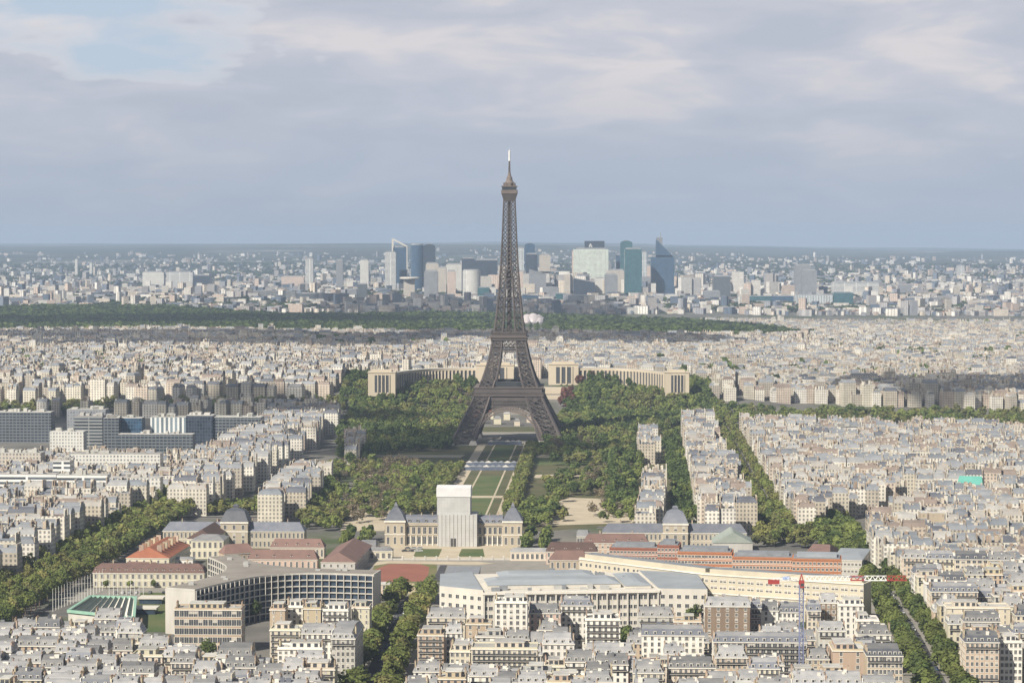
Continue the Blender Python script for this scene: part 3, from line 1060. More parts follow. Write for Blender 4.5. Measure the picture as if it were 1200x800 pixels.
def school():
    """classical school across the end of the park, centre wrapped for works"""
    Y = 1772.0
    s = Y / FPX
    xc = (447 + 612) / 2
    X, _ = (xc - 600) * s, 0
    root = empty("school_building", (X, Y, 0), -AX, "classical stone school with slate roof and end pavilions, its middle wrapped in white sheeting", "school")
    L = lambda px: (px - xc) * s
    H1 = 15.5
    stone = M("school_stone", (0.44, 0.385, 0.30), (0.36, 0.315, 0.245), 0.1, streak=True)
    for a, b, nm in ((474, 513, 0), (559, 589, 1)):
        x0, x1 = L(a), L(b)
        mb = MB()
        mb.box(x0, x1, 3, 20, -1, H1, 0)
        mb.box(x0, x1, 2.2, 3, H1 - 0.9, H1 + 0.1, 0)
        mb.box(x0, x1, 2.5, 3, 7.4, 8.1, 0)
        mb.box(x0, x1, 2.7, 2.98, H1 + 0.1, H1 + 1.2, 0)
        mb.build("wall", [stone], root)
        n = 6 if nm == 0 else 5
        for j, (z, hh) in enumerate(((1.0, 5.6), (8.6, 5.0))):
            me = win_mesh(2.3, hh)
            for i in range(n):
                put_window(root, me, x0 + (x1 - x0) * (i + 0.5) / n, 3, z)
        for i in range(n + 1):
            t = x0 + (x1 - x0) * i / n
            t = min(max(t, x0 + 0.45), x1 - 0.45)
            p = MB()
            p.lathe([(0.55, 0), (0.55, 0.8), (0.42, 0.9), (0.36, 6.6), (0.5, 7.0), (0.5, 7.38)], 8, t, 2.55)
            p.build("column", [TRIM], root)
        rb = MB()
        rb.frustum((x0, x1, 2.6, 20.4), (x0, x1, 7, 16), H1 + 0.12, H1 + 5.2)
        rb.frustum((x0, x1, 7, 16), (x0, x1, 11, 12), H1 + 5.21, H1 + 6.4)
        rb.build("roof", [ROOFS["slate"]], root)
        for i in range(4):
            t = x0 + (x1 - x0) * (i + 0.5) / 4
            d = MB()
            d.lathe([(1.1, 0), (1.1, 0.1)], 10)
            d.v = [(t + v[0], 3.6 + v[2] * 12, H1 + 2.6 + v[1]) for v in d.v]
            d.build("dormer", [TRIM], root)
        for i in range(3):
            mesh_obj("chimney", chimney_mesh(2.0, 4, 2.0, i), root, (x0 + (x1 - x0) * (i + 0.4) / 3, 10, H1 + 5.6))
    for a, b in ((450, 474), (589, 612)):
        x0, x1 = L(a), L(b)
        H2 = 18.5
        mb = MB()
        mb.box(x0, x1, 0, 20, -1, H2, 0)
        mb.box(x0 - 0.5, x1 + 0.5, -0.6, 0, H2 - 1.2, H2 + 0.1, 1)
        mb.box(x0 - 0.2, x1 + 0.2, -0.25, 0, 8.0, 8.6, 1)
        mb.build("pavilion", [stone, TRIM], root)
        for j, (z, hh) in enumerate(((1.2, 5.2), (9.4, 5.2))):
            me = win_mesh(1.7, hh)
            for i in range(3):
                put_window(root, me, x0 + (x1 - x0) * (i + 0.5) / 3, 0, z)
        rb = MB()
        m = (x0 + x1) / 2
        rb.frustum((x0 - 0.2, x1 + 0.2, -0.3, 20.3), (x0 + 2.6, x1 - 2.6, 4, 16), H2 + 0.12, H2 + 5.2)
        rb.frustum((x0 + 2.6, x1 - 2.6, 4, 16), (m - 1.8, m + 1.8, 8.5, 11.5), H2 + 5.21, H2 + 9.0)
        rb.box(m - 1.4, m + 1.4, 8.7, 11.3, H2 + 9.0, H2 + 10.2)
        rb.frustum((m - 1.4, m + 1.4, 8.7, 11.3), (m - 0.1, m + 0.1, 9.9, 10.1), H2 + 10.2, H2 + 13)
        rb.build("pavilion_roof", [ROOFS["slate"]], root)
    keep_clear(X, Y, 112, 26, 0)
    # works sheeting round the central dome
    x0, x1 = L(513), L(559)
    sh = empty("works_scaffold", uv(*(np.array(to_uv(X, Y)) + ((x0 + x1) / 2, -4))) + (0,), -AX, "tall box of white sheeted works scaffold with brighter top band, wrapped round the school's middle", "scaffold")
    w = x1 - x0
    cloth, nt, bs = new_mat("works_sheeting")
    tc = node(nt, "ShaderNodeTexCoord")
    sp = node(nt, "ShaderNodeSeparateXYZ")
    link(nt, tc.outputs["Object"], sp.inputs[0])
    ln = mth(nt, "LESS_THAN", mth(nt, "FRACT", mth(nt, "DIVIDE", sp.outputs[0], 2.4)), 0.07)
    lz = mth(nt, "LESS_THAN", mth(nt, "FRACT", mth(nt, "DIVIDE", sp.outputs[2], 2.0)), 0.08)
    c = mixc(nt, ramp(nt, noise(nt, tc.outputs["Object"], 0.14, 6, 0.65), [(0.3, 0.0), (0.7, 1.0)]), (0.38, 0.38, 0.37), (0.48, 0.48, 0.47))
    c = mixc(nt, mth(nt, "MULTIPLY", mth(nt, "MAXIMUM", ln, lz), 0.45), c, (0.28, 0.28, 0.28))
    link(nt, c, bs.inputs["Base Color"])
    bs.inputs["Roughness"].default_value = 0.7
    mb = MB()
    mb.box(-w / 2, w / 2, 0, 24, 0, 23.5)
    mb.build("lower_sheeting", [cloth], sh)
    mb = MB()
    a, b = L(512) - (x0 + x1) / 2, L(551) - (x0 + x1) / 2
    mb.box(a, b, 1.5, 22, 23.5, 36.5)
    mb.build("upper_sheeting", [cloth], sh)
    mb = MB()
    white = M("sheeting_white", (0.64, 0.64, 0.64), (0.57, 0.57, 0.58), 0.2, 0.6)
    mb.box(a - 0.4, b + 0.4, 1.1, 22.4, 36.5, 43.0)
    mb.frustum((a - 0.4, b + 0.4, 1.1, 22.4), (a - 0.4, b + 0.4, 11, 12), 43.0, 44.4)
    mb.build("top_cover", [white], sh)
    for i in range(11):
        t = -w / 2 + w * i / 10
        mb = MB()
        mb.beam((t, -0.25, 0), (t, -0.25, 24.2), 0.22)
        mb.build("scaffold_pole", [CONC], sh)
    mb = MB()
    mb.box(-w / 2 + w * 0.33, -w / 2 + w * 0.47, -0.1, 0.4, 0, 6.2)
    mb.build("doorway", [RAIL], sh)
    # side ranges of the school, left and right of the park front
    for (px0, px1, pav0, pav1, ye, hh, lab) in (
        (190, 357, 259, 291, 622, 12.5, "long stone school range with blue-grey roof and domed middle pavilion, left of the sheeted school"),
        (706, 875, 777, 806, 624, 12.5, "stone school range with gateway pavilion under square dome, right of the sheeted school"),
    ):
        X2, Y2, w2 = site(px0, px1, ye, hh)
        r2 = empty("school_range", (X2, Y2, 0), -AX, lab, "school wing")
        hall(r2, w2, 15, hh, stone, ROOFS["slate"], 6.0, 34, 2, 4, 0, 1.4, chim=4)
        k = Y2 / FPX
        p0, p1 = (pav0 - (px0 + px1) / 2) * k, (pav1 - (px0 + px1) / 2) * k
        mb = MB()
        mb.box(p0, p1, -2.5, 17, -1, 19.5, 0)
        mb.box(p0 - 0.5, p1 + 0.5, -3, -2.5, 18.3, 19.6, 1)
        mb.box(p0 - 0.3, p1 + 0.3, -2.8, -2.5, 12.0, 12.8, 1)
        mb.build("pavilion", [stone, TRIM], r2)
        for z, hh2 in ((1.0, 5.5), (7.6, 3.6), (14.0, 3.2)):
            me = win_mesh(1.8, hh2)
            for i in range(3):
                put_window(r2, me, p0 + (p1 - p0) * (i + 0.5) / 3, -2.5, z)
        rb = MB()
        m = (p0 + p1) / 2
        rb.frustum((p0 - 0.3, p1 + 0.3, -2.9, 17.3), (p0 + 3, p1 - 3, 2, 12), 19.62, 27)
        rb.frustum((p0 + 3, p1 - 3, 2, 12), (m - 2.5, m + 2.5, 5, 9), 27.01, 29)
        rb.box(m - 2.0, m + 2.0, 5.4, 8.6, 29, 30.4)
        rb.frustum((m - 2.2, m + 2.2, 5.2, 8.8), (m - 1.2, m + 1.2, 6.4, 7.6), 30.4, 31.6)
        rb.build("pavilion_roof", [ROOFS["slate"]], r2)
        keep_clear(X2, Y2, w2, 20)
    # the gatehouses in front
    for px0, px1, py, lab in ((404, 460, 645, "low cream gatehouse range left of the school forecourt"), (598, 644, 646, "low cream gatehouse range right of the school forecourt")):
        X2, Y2, w2 = site(px0, px1, py, 6.5)
        r2 = empty("gatehouse", (X2, Y2, 0), -AX, lab, "gatehouse")
        hall(r2, w2, 9, 6.5, WALLS["cream"], ROOFS["zinc"], 2.2, 8, 1, 2, 0, 1.8, hfrac=0.55)
        keep_clear(X2, Y2, w2, 12)
    # forecourt railing wall
    p, q = ground(452, 656), ground(610, 656)
    r2, w2, a2 = along("forecourt_wall", p, q, "low pale railing wall with small piers before the school lawns", "wall")
    mb = MB()
    mb.box(-w2 / 2, w2 / 2, 0, 0.5, 0, 1.3)
    mb.build("parapet", [CONC], r2)
    for i in range(12):
        mb = MB()
        x = -w2 / 2 + w2 * (i + 0.5) / 12
        mb.box(x - 0.6, x + 0.6, -0.35, 0.85, 0, 2.2)
        mb.frustum((x - 0.8, x + 0.8, -0.55, 1.05), (x - 0.1, x + 0.1, 0.15, 0.35), 2.2, 3.0)
        mb.build("pier", [CONC], r2)


school()


def old_yards():
    """tile-roofed ranges of the barracks between the school and the Y-shaped offices, and right of it"""
    bt, ot = ROOFS["brown tile"], ROOFS["tile"]
    def rng_(x0, x1, ye, h, d, wall, rm, rise, nx, nf, lab, dorm=0, hip=3, rot=0.0, name="barrack_range", chim=0, mansard=False):
        X, Y, w = site(x0, x1, ye, h)
        r = empty(name, (X, Y, 0), -AX + rot, lab, "barracks wing")
        hall(r, w, d, h, WALLS[wall], rm, rise, nx, nf, hip, dorm, 1.3, chim=chim, mansard=mansard)
        keep_clear(X, Y, w, d, rot)
    rng_(108, 240, 671, 9.5, 12, "cream", bt, 5.5, 18, 2, "long cream range with dark mansard roof and white dormers, behind the green folded roof", dorm=15, mansard=True, chim=3)
    rng_(144, 186, 662, 8, 24, "beige", bt, 7, 6, 1, "dark brown pyramid-roofed hall between orange roof and dormered cream range", hip=10)
    rng_(224, 262, 633, 13, 26, "cream", ROOFS["zinc"], 3, 6, 2, "pale yellow two-storey house with flat zinc hip roof, right of the orange roof", hip=6)
    rng_(196, 226, 655, 9, 10, "white", ROOFS["zinc"], 1.2, 5, 1, "white flat-roofed shed behind the cream dormered range", hip=2)
    rng_(316, 380, 641, 8, 12, "cream", bt, 5.5, 12, 1, "yellow range with brown tile roof beside the courtyard trees", dorm=5)
    rng_(290, 372, 655, 8, 12, "pinkish", bt, 6, 12, 1, "nearest brown-tiled range, just behind the Y-shaped offices", dorm=4)
    rng_(262, 300, 648, 9, 12, "beige", bt, 6, 7, 1, "brown-tiled cross range left of the courtyard trees", rot=0.5)
    # ranges running away from the viewer
    for p, q, h, d, wall, rm, rise, lab, nx, chim in (
        (ground(152, 652, 12.5), ground(194, 655, 12.5), 12.5, 70, "cream", ot, 6.5, "barrack block with bright orange tile roof and a row of chimneys", 6, 0),
        (ground(222, 630, 12.5), ground(248, 632, 12.5), 12.5, 75, "cream", bt, 6.0, "dark-roofed continuation behind the orange-roofed barrack block", 4, 0),
        (ground(380, 657, 8.5), ground(412, 660, 8.5), 8.5, 90, "pale grey", bt, 6.0, "long brown-tiled range with red end running back beside the school square", 5, 0),
    ):
        r, w, a = along("barrack_range", p, q, lab, "barracks wing")
        r.rotation_euler = (0, 0, -AX - 0.03)
        wm = WALLS[wall]
        mb = MB()
        mb.box(-w / 2, w / 2, 0, d, -1, h, 0)
        mb.box(-w / 2 - 0.3, w / 2 + 0.3, -0.3, 0, h - 0.5, h + 0.05, 1)
        n = int(d / 4)
        for j in range(3):
            for i in range(n):
                y = d * (i + 0.5) / n
                z = 1 + j * (h - 1) / 3
                mb.quad((w / 2 + 0.05, y - 0.6, z), (w / 2 + 0.05, y + 0.6, z), (w / 2 + 0.05, y + 0.6, z + 2), (w / 2 + 0.05, y - 0.6, z + 2), 2)
        mb.build("wall", [wm, TRIM, GLASS], r)
        me = win_mesh(1.2, 2.0)
        for j in range(max(1, int(h / 4))):
            for i in range(nx):
                put_window(r, me, -w / 2 + w * (i + 0.5) / nx, 0, 1.2 + j * 3.9)
        rb = MB()
        rb.frustum((-w / 2 - 0.4, w / 2 + 0.4, -0.4, d + 0.4), (-0.1, 0.1, 5, d - 5), h + 0.06, h + rise)
        ro = rb.build("roof", [rm], r)
        if "orange" in lab and rm is ot:
            for i in range(7):
                cb = MB()
                y = 8 + i * (d - 16) / 6
                for sx in (-w * 0.2, w * 0.22):
                    cb.box(sx - 1.6, sx + 1.6, y - 0.7, y + 0.7, h + 2.6, h + rise + 1.2)
                cb.build("chimney", [POT if i % 2 else STACK], ro)
        keep_clear(*p, 1, 1)
        u, v = to_uv(*((np.array(p) + np.array(q)) / 2))
        RECTS.append((u, v, w / 2 + 2, d, 0.0, 2))
    # right of the forecourt
    rng_(640, 700, 646, 9, 12, "pinkish", bt, 6, 10, 2, "brown-tiled range right of the school forecourt gatehouse", dorm=4)
    rng_(684, 760, 636, 9, 12, "beige", bt, 6, 12, 2, "long brown-tiled range below the right-hand school range", dorm=5, chim=2)
    rng_(644, 690, 656, 7, 12, "beige", bt, 6, 7, 1, "low dark-roofed shed above the grey metal roof", hip=4)
    X, Y, w = site(836, 882, 636, 9)
    r = empty("riding_hall", (X, Y, 0), -AX, "green-grey barrel-gabled hall behind the red brick offices", "hall")
    mb = MB()
    mb.box(-w / 2, w / 2, 0, 40, -1, 9)
    mb.build("wall", [WALLS["pale grey"]], r)
    mb = MB()
    gm = M("roof_green_grey", (0.24, 0.28, 0.25), (0.31, 0.34, 0.31), 0.1, 0.7)
    mb.frustum((-w / 2 - 0.4, w / 2 + 0.4, -0.4, 40.4), (-0.6, 0.6, -0.4, 40.4), 9.05, 16.5)
    mb.build("roof", [gm], r)
    keep_clear(X, Y, w, 42)
    X, Y, w = site(941, 972, 652, 7)
    r = empty("market_hall", (X, Y, 0), -AX - 0.25, "triangular brown-roofed hall beside the crane avenue's upper trees", "hall")
    hall(r, w, 46, 7, WALLS["beige"], bt, 6, 5, 1, 3)
    keep_clear(X, Y, w, 50)
    for x0, x1, y, lab in ((676, 690, 628, "grey glazed shed left of the right-hand school range"), (420, 440, 640, "small grey glazed shed left of the school pavilion")):
        X, Y, w = site(x0, x1, y, 7)
        r = empty("workshop_shed", (X, Y, 0), -AX, lab, "shed")
        hall(r, w, 30, 7, WALLS["pale grey"], ROOFS["zinc"], 3, 4, 1, 1)
        keep_clear(X, Y, w, 32)


old_yards()


def y_offices():
    """three-armed concave office building on the left"""
    H = 26.0
    Lp, Rp, C, Bp = np.array(ground(212, 690, H)), np.array(ground(441, 671, H)), np.array(ground(303, 668, H)), np.array(ground(262, 652, H))
    root = empty("office_building", (C[0], C[1], 0), 0, "Y-shaped offices with concave curved glass fronts, pale fins and one blank cream end wall", "office building")
    hw = 9.5
    arms = []
    for P in (Lp, Rp, Bp):
        d = P - C
        d = d / np.linalg.norm(d)
        n = np.array([-d[1], d[0]])
        arms.append((P - C, d, n))
    # outline, counter-clockwise by angle
    arms.sort(key=lambda a: math.atan2(a[1][1], a[1][0]))
    out, facs = [], []
    for k in range(3):
        P, d, n = arms[k]
        Q, e, m = arms[(k + 1) % 3]
        out.append(tuple(P - n * hw))
        a, b = P + n * hw, Q - m * hw
        ctrl = (d + e) * 7
        if np.linalg.norm(ctrl) < 9:
            ctrl = n * 9
        pts = []
        for i in range(25):
            t = i / 24
            c1 = a + (ctrl - a) * 0.9
            c2 = b + (ctrl - b) * 0.9
            p = (1 - t) ** 3 * a + 3 * (1 - t) ** 2 * t * c1 + 3 * (1 - t) * t * t * c2 + t ** 3 * b
            pts.append(p)
        facs.append(pts)
        out += [tuple(p) for p in pts]
    def shrink(p, k):
        return p
    body = MB()
    body.prism(out, -1, H - 0.6, 0, 1)
    body.build("facade_glass", [GLASS_BLUE, ROOFS["flat"]], root)
    slab_z = [H * (j + 1) / 7 for j in range(7)]
    for fi, pts in enumerate(facs):
        P = np.array(pts)
        T = np.gradient(P, axis=0)
        T /= np.linalg.norm(T, axis=1)[:, None]
        N = np.stack([T[:, 1], -T[:, 0]], -1)              # outward
        # check the side
        for j, z in enumerate(slab_z[:-1]):
            s = MB()
            for i in range(len(P) - 1):
                o0, o1 = P[i] + N[i] * 1.1, P[i + 1] + N[i + 1] * 1.1
                i0, i1 = P[i] - N[i] * 0.2, P[i + 1] - N[i + 1] * 0.2
                n0 = len(s.v)
                s.v += [(*i0, z - 0.35), (*o0, z - 0.35), (*o1, z - 0.35), (*i1, z - 0.35), (*i0, z + 0.25), (*o0, z + 0.25), (*o1, z + 0.25), (*i1, z + 0.25)]
                s.f += [(n0 + 1, n0 + 2, n0 + 6, n0 + 5), (n0 + 4, n0 + 5, n0 + 6, n0 + 7), (n0 + 3, n0 + 2, n0 + 1, n0)]
                s.m += [0] * 3
            s.build("floor_ledge", [CONC], root)
        seg = np.concatenate([[0], np.cumsum(np.linalg.norm(np.diff(P, axis=0), axis=1))])
        nb = 30
        for k in range(nb + 1):
            t = seg[-1] * k / nb
            i = min(np.searchsorted(seg, t), len(P) - 1)
            i = max(i, 1)
            f = (t - seg[i - 1]) / (seg[i] - seg[i - 1])
            p = P[i - 1] * (1 - f) + P[i] * f
            n = N[i - 1] * (1 - f) + N[i] * f
            n = n / np.linalg.norm(n)
            fb = MB()
            fb.beam((*(p + n * 0.75), -1), (*(p + n * 0.75), H - 0.3), 0.42, 0, 1.3)
            fb.build("fin", [CONCW], root)
    roof = MB()
    c = np.array(out).mean(0)
    big = [tuple(np.array(p) + (np.array(p) - c) / np.linalg.norm(np.array(p) - c) * 0.8) for p in out]
    roof.prism(big, H - 0.58, H + 0.5, 0, 1)
    roof.build("roof", [CONC, M("roof_gravel", (0.21, 0.19, 0.165), (0.27, 0.25, 0.225), 0.05)], root)
    for (P, d, n) in arms:
        e = MB()
        a = P + d * 0.35
        e.beam((*a, -1), (*a, H + 0.6), 19.6, 0, 0.7)
        # orient by hand: thin across d
        e.v = []
        for z in (-1, H + 0.62):
            for sx, sy in ((-1, 0), (1, 0), (1, 1), (-1, 1)):
                q = P + n * sx * (hw + 0.3) + d * (0.02 + sy * 0.7)
                e.v.append((q[0], q[1], z))
        e.build("end_wall", [CONC], root)
    for k in range(10):
        a = rnd.choice(arms)
        q = a[0] * rnd.uniform(0.15, 0.9) + a[2] * rnd.uniform(-5, 5)
        b = MB()
        b.box(q[0] - 1.5, q[0] + 1.5, q[1] - 1, q[1] + 1, H + 0.5, H + rnd.uniform(1.2, 2.6))
        b.build("roof_plant", [TRIMG], root)
    for P in (Lp, Rp, Bp):
        for t in np.linspace(0, 1, 8):
            q = C + (P - C) * t
            u, v = to_uv(*q)
            RECTS.append((u, v - 11, 11, 22, 0.0, 1))


y_offices()


def folded_hall():
    P = [ground(80, 716, 7), ground(157, 724, 7), ground(159, 700, 7), ground(106, 699, 7)]
    cx, cy_ = np.mean([p[0] for p in P]), np.mean([p[1] for p in P])
    root = empty("conference_hall", (cx, cy_, 0), -AX, "low hall with green-edged folded roof of dark and white stripes, among flagpoles", "hall")
    loc = []
    for p in P:
        a = np.array(to_uv(*p)) - np.array(to_uv(cx, cy_))
        loc.append(a)
    A, B, C, D = loc
    green = M("copper_green", (0.22, 0.40, 0.31), (0.29, 0.45, 0.36), 0.2, 0.6)
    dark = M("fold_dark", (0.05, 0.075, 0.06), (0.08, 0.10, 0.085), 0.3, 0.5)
    mb = MB()
    mb.prism([tuple(p) for p in (A, B, C, D)], -1, 5.6, 0)
    mb.build("wall", [CONC], root)
    n = 9
    for k in range(n):
        f = MB()
        t0, tm, t1 = k / n, (k + 0.62) / n, (k + 1) / n
        lo = [A + (B - A) * t for t in (t0, tm, t1)]
        hi = [D + (C - D) * t for t in (t0, tm, t1)]
        z0, z1 = 6.2, 7.8
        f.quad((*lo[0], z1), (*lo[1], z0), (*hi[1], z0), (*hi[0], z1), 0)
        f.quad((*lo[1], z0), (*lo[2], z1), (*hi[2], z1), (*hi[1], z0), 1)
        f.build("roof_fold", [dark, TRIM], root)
    for a, b in ((A, B), (B, C), (C, D), (D, A)):
        e = MB()
        e.beam((*a, 7.2), (*b, 7.2), 1.6, 0, 1.6)
        e.build("roof_edge", [green], root)
    u, v = to_uv(cx, cy_)
    RECTS.append((u, v - 30, 26, 60, 0, 2))
    pole = MB()
    pole.lathe([(0.16, 0), (0.13, 8), (0.08, 13.5), (0.14, 13.6), (0.02, 13.9)], 6)
    po = pole.build("flagpole", [PAINT])
    k = 0
    for i in range(18):
        t = i / 17
        px, py = 62 + (120 - 62) * t, 716 - 24 * t
        X, Y = ground(px, py)
        q = po if k == 0 else po.copy()
        if k:
            COL.objects.link(q)
        q.location = (X, Y, 0)
        tag(q, "slim white flagpole in the slanting row left of the folded green roof", "flagpole", "flagpoles left of the folded roof")
        k += 1
    for i in range(9):
        q = po.copy()
        COL.objects.link(q)
        X, Y = ground(128 + i * 5, 697)
        q.location = (X, Y, 0)
        tag(q, "slim white flagpole in the straight row behind the folded green roof", "flagpole", "flagpoles behind the folded roof")
    # low pavilions on the lawn
    for x0, x1, y, lab in ((163, 190, 700, "low flat white pavilion with dark band on the lawn, behind the other"), (158, 182, 712, "low flat white pavilion on the lawn, nearer the rooftops")):
        X, Y, w = site(x0, x1, y, 4)
        r = empty("garden_pavilion", (X, Y, 0), -AX, lab, "pavilion")
        b = MB()
        b.box(-w / 2, w / 2, 0, 10, -0.5, 3.2)
        b.build("wall", [GLASS_BLUE], r)
        b = MB()
        b.box(-w / 2 - 0.8, w / 2 + 0.8, -0.8, 10.8, 3.2, 4.0)
        b.build("roof", [CONCW], r)
        keep_clear(X, Y, w, 12)


folded_hall()


OFFICE_CREAM = M("wall_office_cream", (0.52, 0.475, 0.375), (0.45, 0.41, 0.325), 0.1, streak=True)


def ministry():
    H = 22.0
    # front facade with columns
    p, q = ground(566, 694, H), ground(772, 691, H)
    root, w, a = along("ministry_building", p, q, "huge pale ministry block with dark window band, columns and grey metal roofs", "office building")
    D = 78
    mb = MB()
    mb.box(-w / 2, w / 2, 0, D, -1, H, 0)
    mb.box(-w / 2 - 0.4, w / 2 + 0.4, -1.5, 0, H - 1.2, H + 0.2, 1)
    # the angled left end
    lp, lq = np.array(ground(515, 689, H)), np.array(p)
    mid = (np.array(p) + np.array(q)) / 2
    ca, sa = math.cos(-a), math.sin(-a)
    def loc(P):
        d = np.array(P) - mid
        return np.array([d[0] * ca - d[1] * sa, d[0] * sa + d[1] * ca])
    l0 = loc(lp)
    mb.prism([(-w / 2 - 0.01, D), (l0[0] + 4, D * 0.9), (l0[0], l0[1]), (-w / 2 - 0.01, 0.0)], -1, H + 1.5, 0, 2)
    rp = loc(ground(829, 692, H))
    mb.prism([(w / 2 + 0.01, 0.0), (rp[0], rp[1]), (rp[0] + 6, D * 0.8), (w / 2 + 0.01, D)], -1, H + 1.0, 0, 2)
    mb.build("wall", [CONCW, TRIM, METAL], root)
    me1, me2 = win_mesh(2.3, 2.6), win_mesh(2.3, 2.2)
    n = 34
    for i in range(n):
        x = -w / 2 + w * (i + 0.5) / n
        for j, z in enumerate((16.8, 11.6, 7.0, 2.2)):
            put_window(root, me1 if j == 0 else me2, x, 0, z)
    for i in range(n // 2 + 1):
        x = -w / 2 + 0.5 + (w - 1) * i / (n // 2)
        c = MB()
        c.box(x - 0.45, x + 0.45, -1.2, -0.02, -1, H - 1.22)
        c.build("column", [CONCW], root)
    for (A, B) in ((l0, np.array([-w / 2, 0.0])), (np.array([w / 2, 0.0]), rp)):
        d = B - A
        L = np.linalg.norm(d)
        ang = math.atan2(d[1], d[0])
        m = max(3, int(L / 4.4))
        for j, z in enumerate((17.2, 12.0, 7.2, 2.2)):
            for i in range(m):
                t = A + d * (i + 0.5) / m
                o = put_window(root, me2, t[0], t[1], z, ang)
    # roofscape
    for (x0, x1, y0, y1, z0, rise, nm) in (
        (-w * 0.46, w * 0.30, 12, 40, H + 0.1, 4.5, 0), (-w * 0.36, w * 0.2, 44, 72, H + 0.1, 3.6, 1), (w * 0.32, w * 0.47, 8, 60, H + 0.1, 3.0, 2),
    ):
        b = MB()
        b.box(x0, x1, y0, y1, z0, z0 + rise * 0.5, 1)
        b.frustum((x0 - 0.3, x1 + 0.3, y0 - 0.3, y1 + 0.3), (x0 + 6, x1 - 6, y0 + 7, y1 - 7), z0 + rise * 0.5, z0 + rise, 0)
        b.build("metal_roof", [METAL, CONCW], root)
    for k in range(22):
        b = MB()
        x, y = rnd.uniform(-w * 0.47, w * 0.47), rnd.choice((5, 8, 42, 74, 62, 42, 5)) + rnd.uniform(-2, 2)
        s = rnd.uniform(1.5, 6)
        b.box(x, x + s, y, y + rnd.uniform(1, 3), H + 0.02, H + rnd.uniform(1.2, 3.2))
        b.build("roof_plant", [rnd.choice((CONCW, TRIMG, LEAD))], root)
    u, v = to_uv(*mid)
    RECTS.append((u - 5, v - 14, w / 2 + 34, D + 16, 0, 2))
    # flat dark sports roof left behind it
    X, Y, w3 = site(522, 560, 672, 9)
    r3 = empty("sports_hall", (X, Y, 0), -AX, "low dark flat-roofed sports hall between track and grey metal roofs", "hall")
    b = MB(); b.box(-w3 / 2, w3 / 2, 0, 34, -1, 8.6); b.build("wall", [CONCW], r3)
    b = MB(); b.box(-w3 / 2 - 0.5, w3 / 2 + 0.5, -0.5, 34.5, 8.6, 9.3); b.build("roof", [LEAD], r3)
    keep_clear(X, Y, w3, 36)
    X, Y, w3 = site(446, 500, 684, 6)
    r3 = empty("grandstand", (X, Y, 0), -AX, "long low beige grandstand on the near side of the red running track", "grandstand")
    b = MB()
    for k in range(5):
        b.box(-w3 / 2, w3 / 2, 2 + k * 1.6, 3.6 + k * 1.6, -0.5, 6 - k * 1.1)
    b.build("seating_steps", [CONC], r3)
    b = MB(); b.box(-w3 / 2, w3 / 2, 0, 2, -0.5, 6.2); b.build("wall", [WALLS["beige"]], r3)
    keep_clear(X, Y, w3, 12)
    X, Y, w3 = site(444, 461, 682, 8)
    r3 = empty("changing_pavilion", (X - 1, Y - 8, 0), -AX, "small pinkish pavilion at the left end of the grandstand", "pavilion")
    hall(r3, w3, 8, 8, WALLS["pinkish"], ROOFS["flat"], 1.0, 3, 2, 2)
    # long cream wings behind: two straight pieces meeting at a bend
    A, B_, C = ground(679, 654, 24), ground(826, 672, 24), ground(1012, 684, 24)
    for (p, q, hh, nx, lab) in ((A, B_, 24, 26, "long cream office wing slanting back beside the grey metal roofs"), (B_, C, 24, 34, "long cream office wing with round-cornered front behind the crane")):
        r4, w4, a4 = along("office_wing", p, q, lab, "office building")
        cm = OFFICE_CREAM
        mb = MB()
        mb.box(-w4 / 2, w4 / 2, 0, 15, -1, hh, 0)
        mb.box(-w4 / 2 - 0.2, w4 / 2 + 0.2, -0.5, 0, hh - 0.6, hh + 0.1, 1)
        mb.box(-w4 / 2, w4 / 2, -4, -0.01, -1, hh - 10.5, 0)
        mb.box(-w4 / 2, w4 / 2, -4.5, -4.01, hh - 11.2, hh - 10.3, 1)
        mb.build("wall", [cm, TRIM], r4)
        rb = MB()
        rb.box(-w4 / 2 + 2, w4 / 2 - 2, 3, 12.5, hh + 0.01, hh + 2.8, 0, 1)
        rb.box(-w4 / 2, w4 / 2, 0, 0.4, hh + 0.1, hh + 1.0, 0)
        rb.build("roof", [cm, LEAD], r4)
        me = win_mesh(1.7, 2.0)
        for j, z in enumerate((hh - 4.6, hh - 8.6)):
            for i in range(nx):
                x = -w4 / 2 + w4 * (i + 0.5) / nx + (0.35 if i % 2 else -0.35)
                put_window(r4, me, x, 0, z)
        for j, z in enumerate((hh - 14.6, hh - 18.8)):
            for i in range(nx):
                put_window(r4, me, -w4 / 2 + w4 * (i + 0.5) / nx, -4, z)
        m = (np.array(p) + np.array(q)) / 2
        for t in np.linspace(0, 1, 9):
            g = np.array(p) * (1 - t) + np.array(q) * t
            u, v = to_uv(*g)
            RECTS.append((u, v - 6, 9, 22, 0, 1))
    # red brick offices
    brick = M("brick_orange", (0.36, 0.15, 0.075), (0.42, 0.18, 0.09), 0.3, 0.9)
    brick2 = M("brick_red", (0.29, 0.12, 0.08), (0.24, 0.10, 0.07), 0.3, 0.9)
    for x0, x1, ye, h, d, bm, nx, lab in (
        (714, 772, 642, 24, 18, brick2, 14, "dark red brick office wing farthest left, behind the cream office wing"),
        (770, 796, 639, 27, 20, brick2, 6, "tall dark red brick stair block between the brick office wings"),
        (794, 858, 647, 24, 20, brick, 16, "orange-red brick office wing with tiled upper floor in the middle of the brick row"),
        (858, 930, 653, 23, 20, brick, 18, "long orange-red brick office wing with grey roof, right of the middle brick wing"),
        (928, 986, 655, 24, 22, brick, 12, "orange brick office block with pale glazed top floor, rightmost of the brick row"),
    ):
        X, Y, w5 = site(x0, x1, ye, h)
        r5 = empty("brick_office", (X, Y, 0), -AX - 0.1, lab, "office building")
        mb = MB()
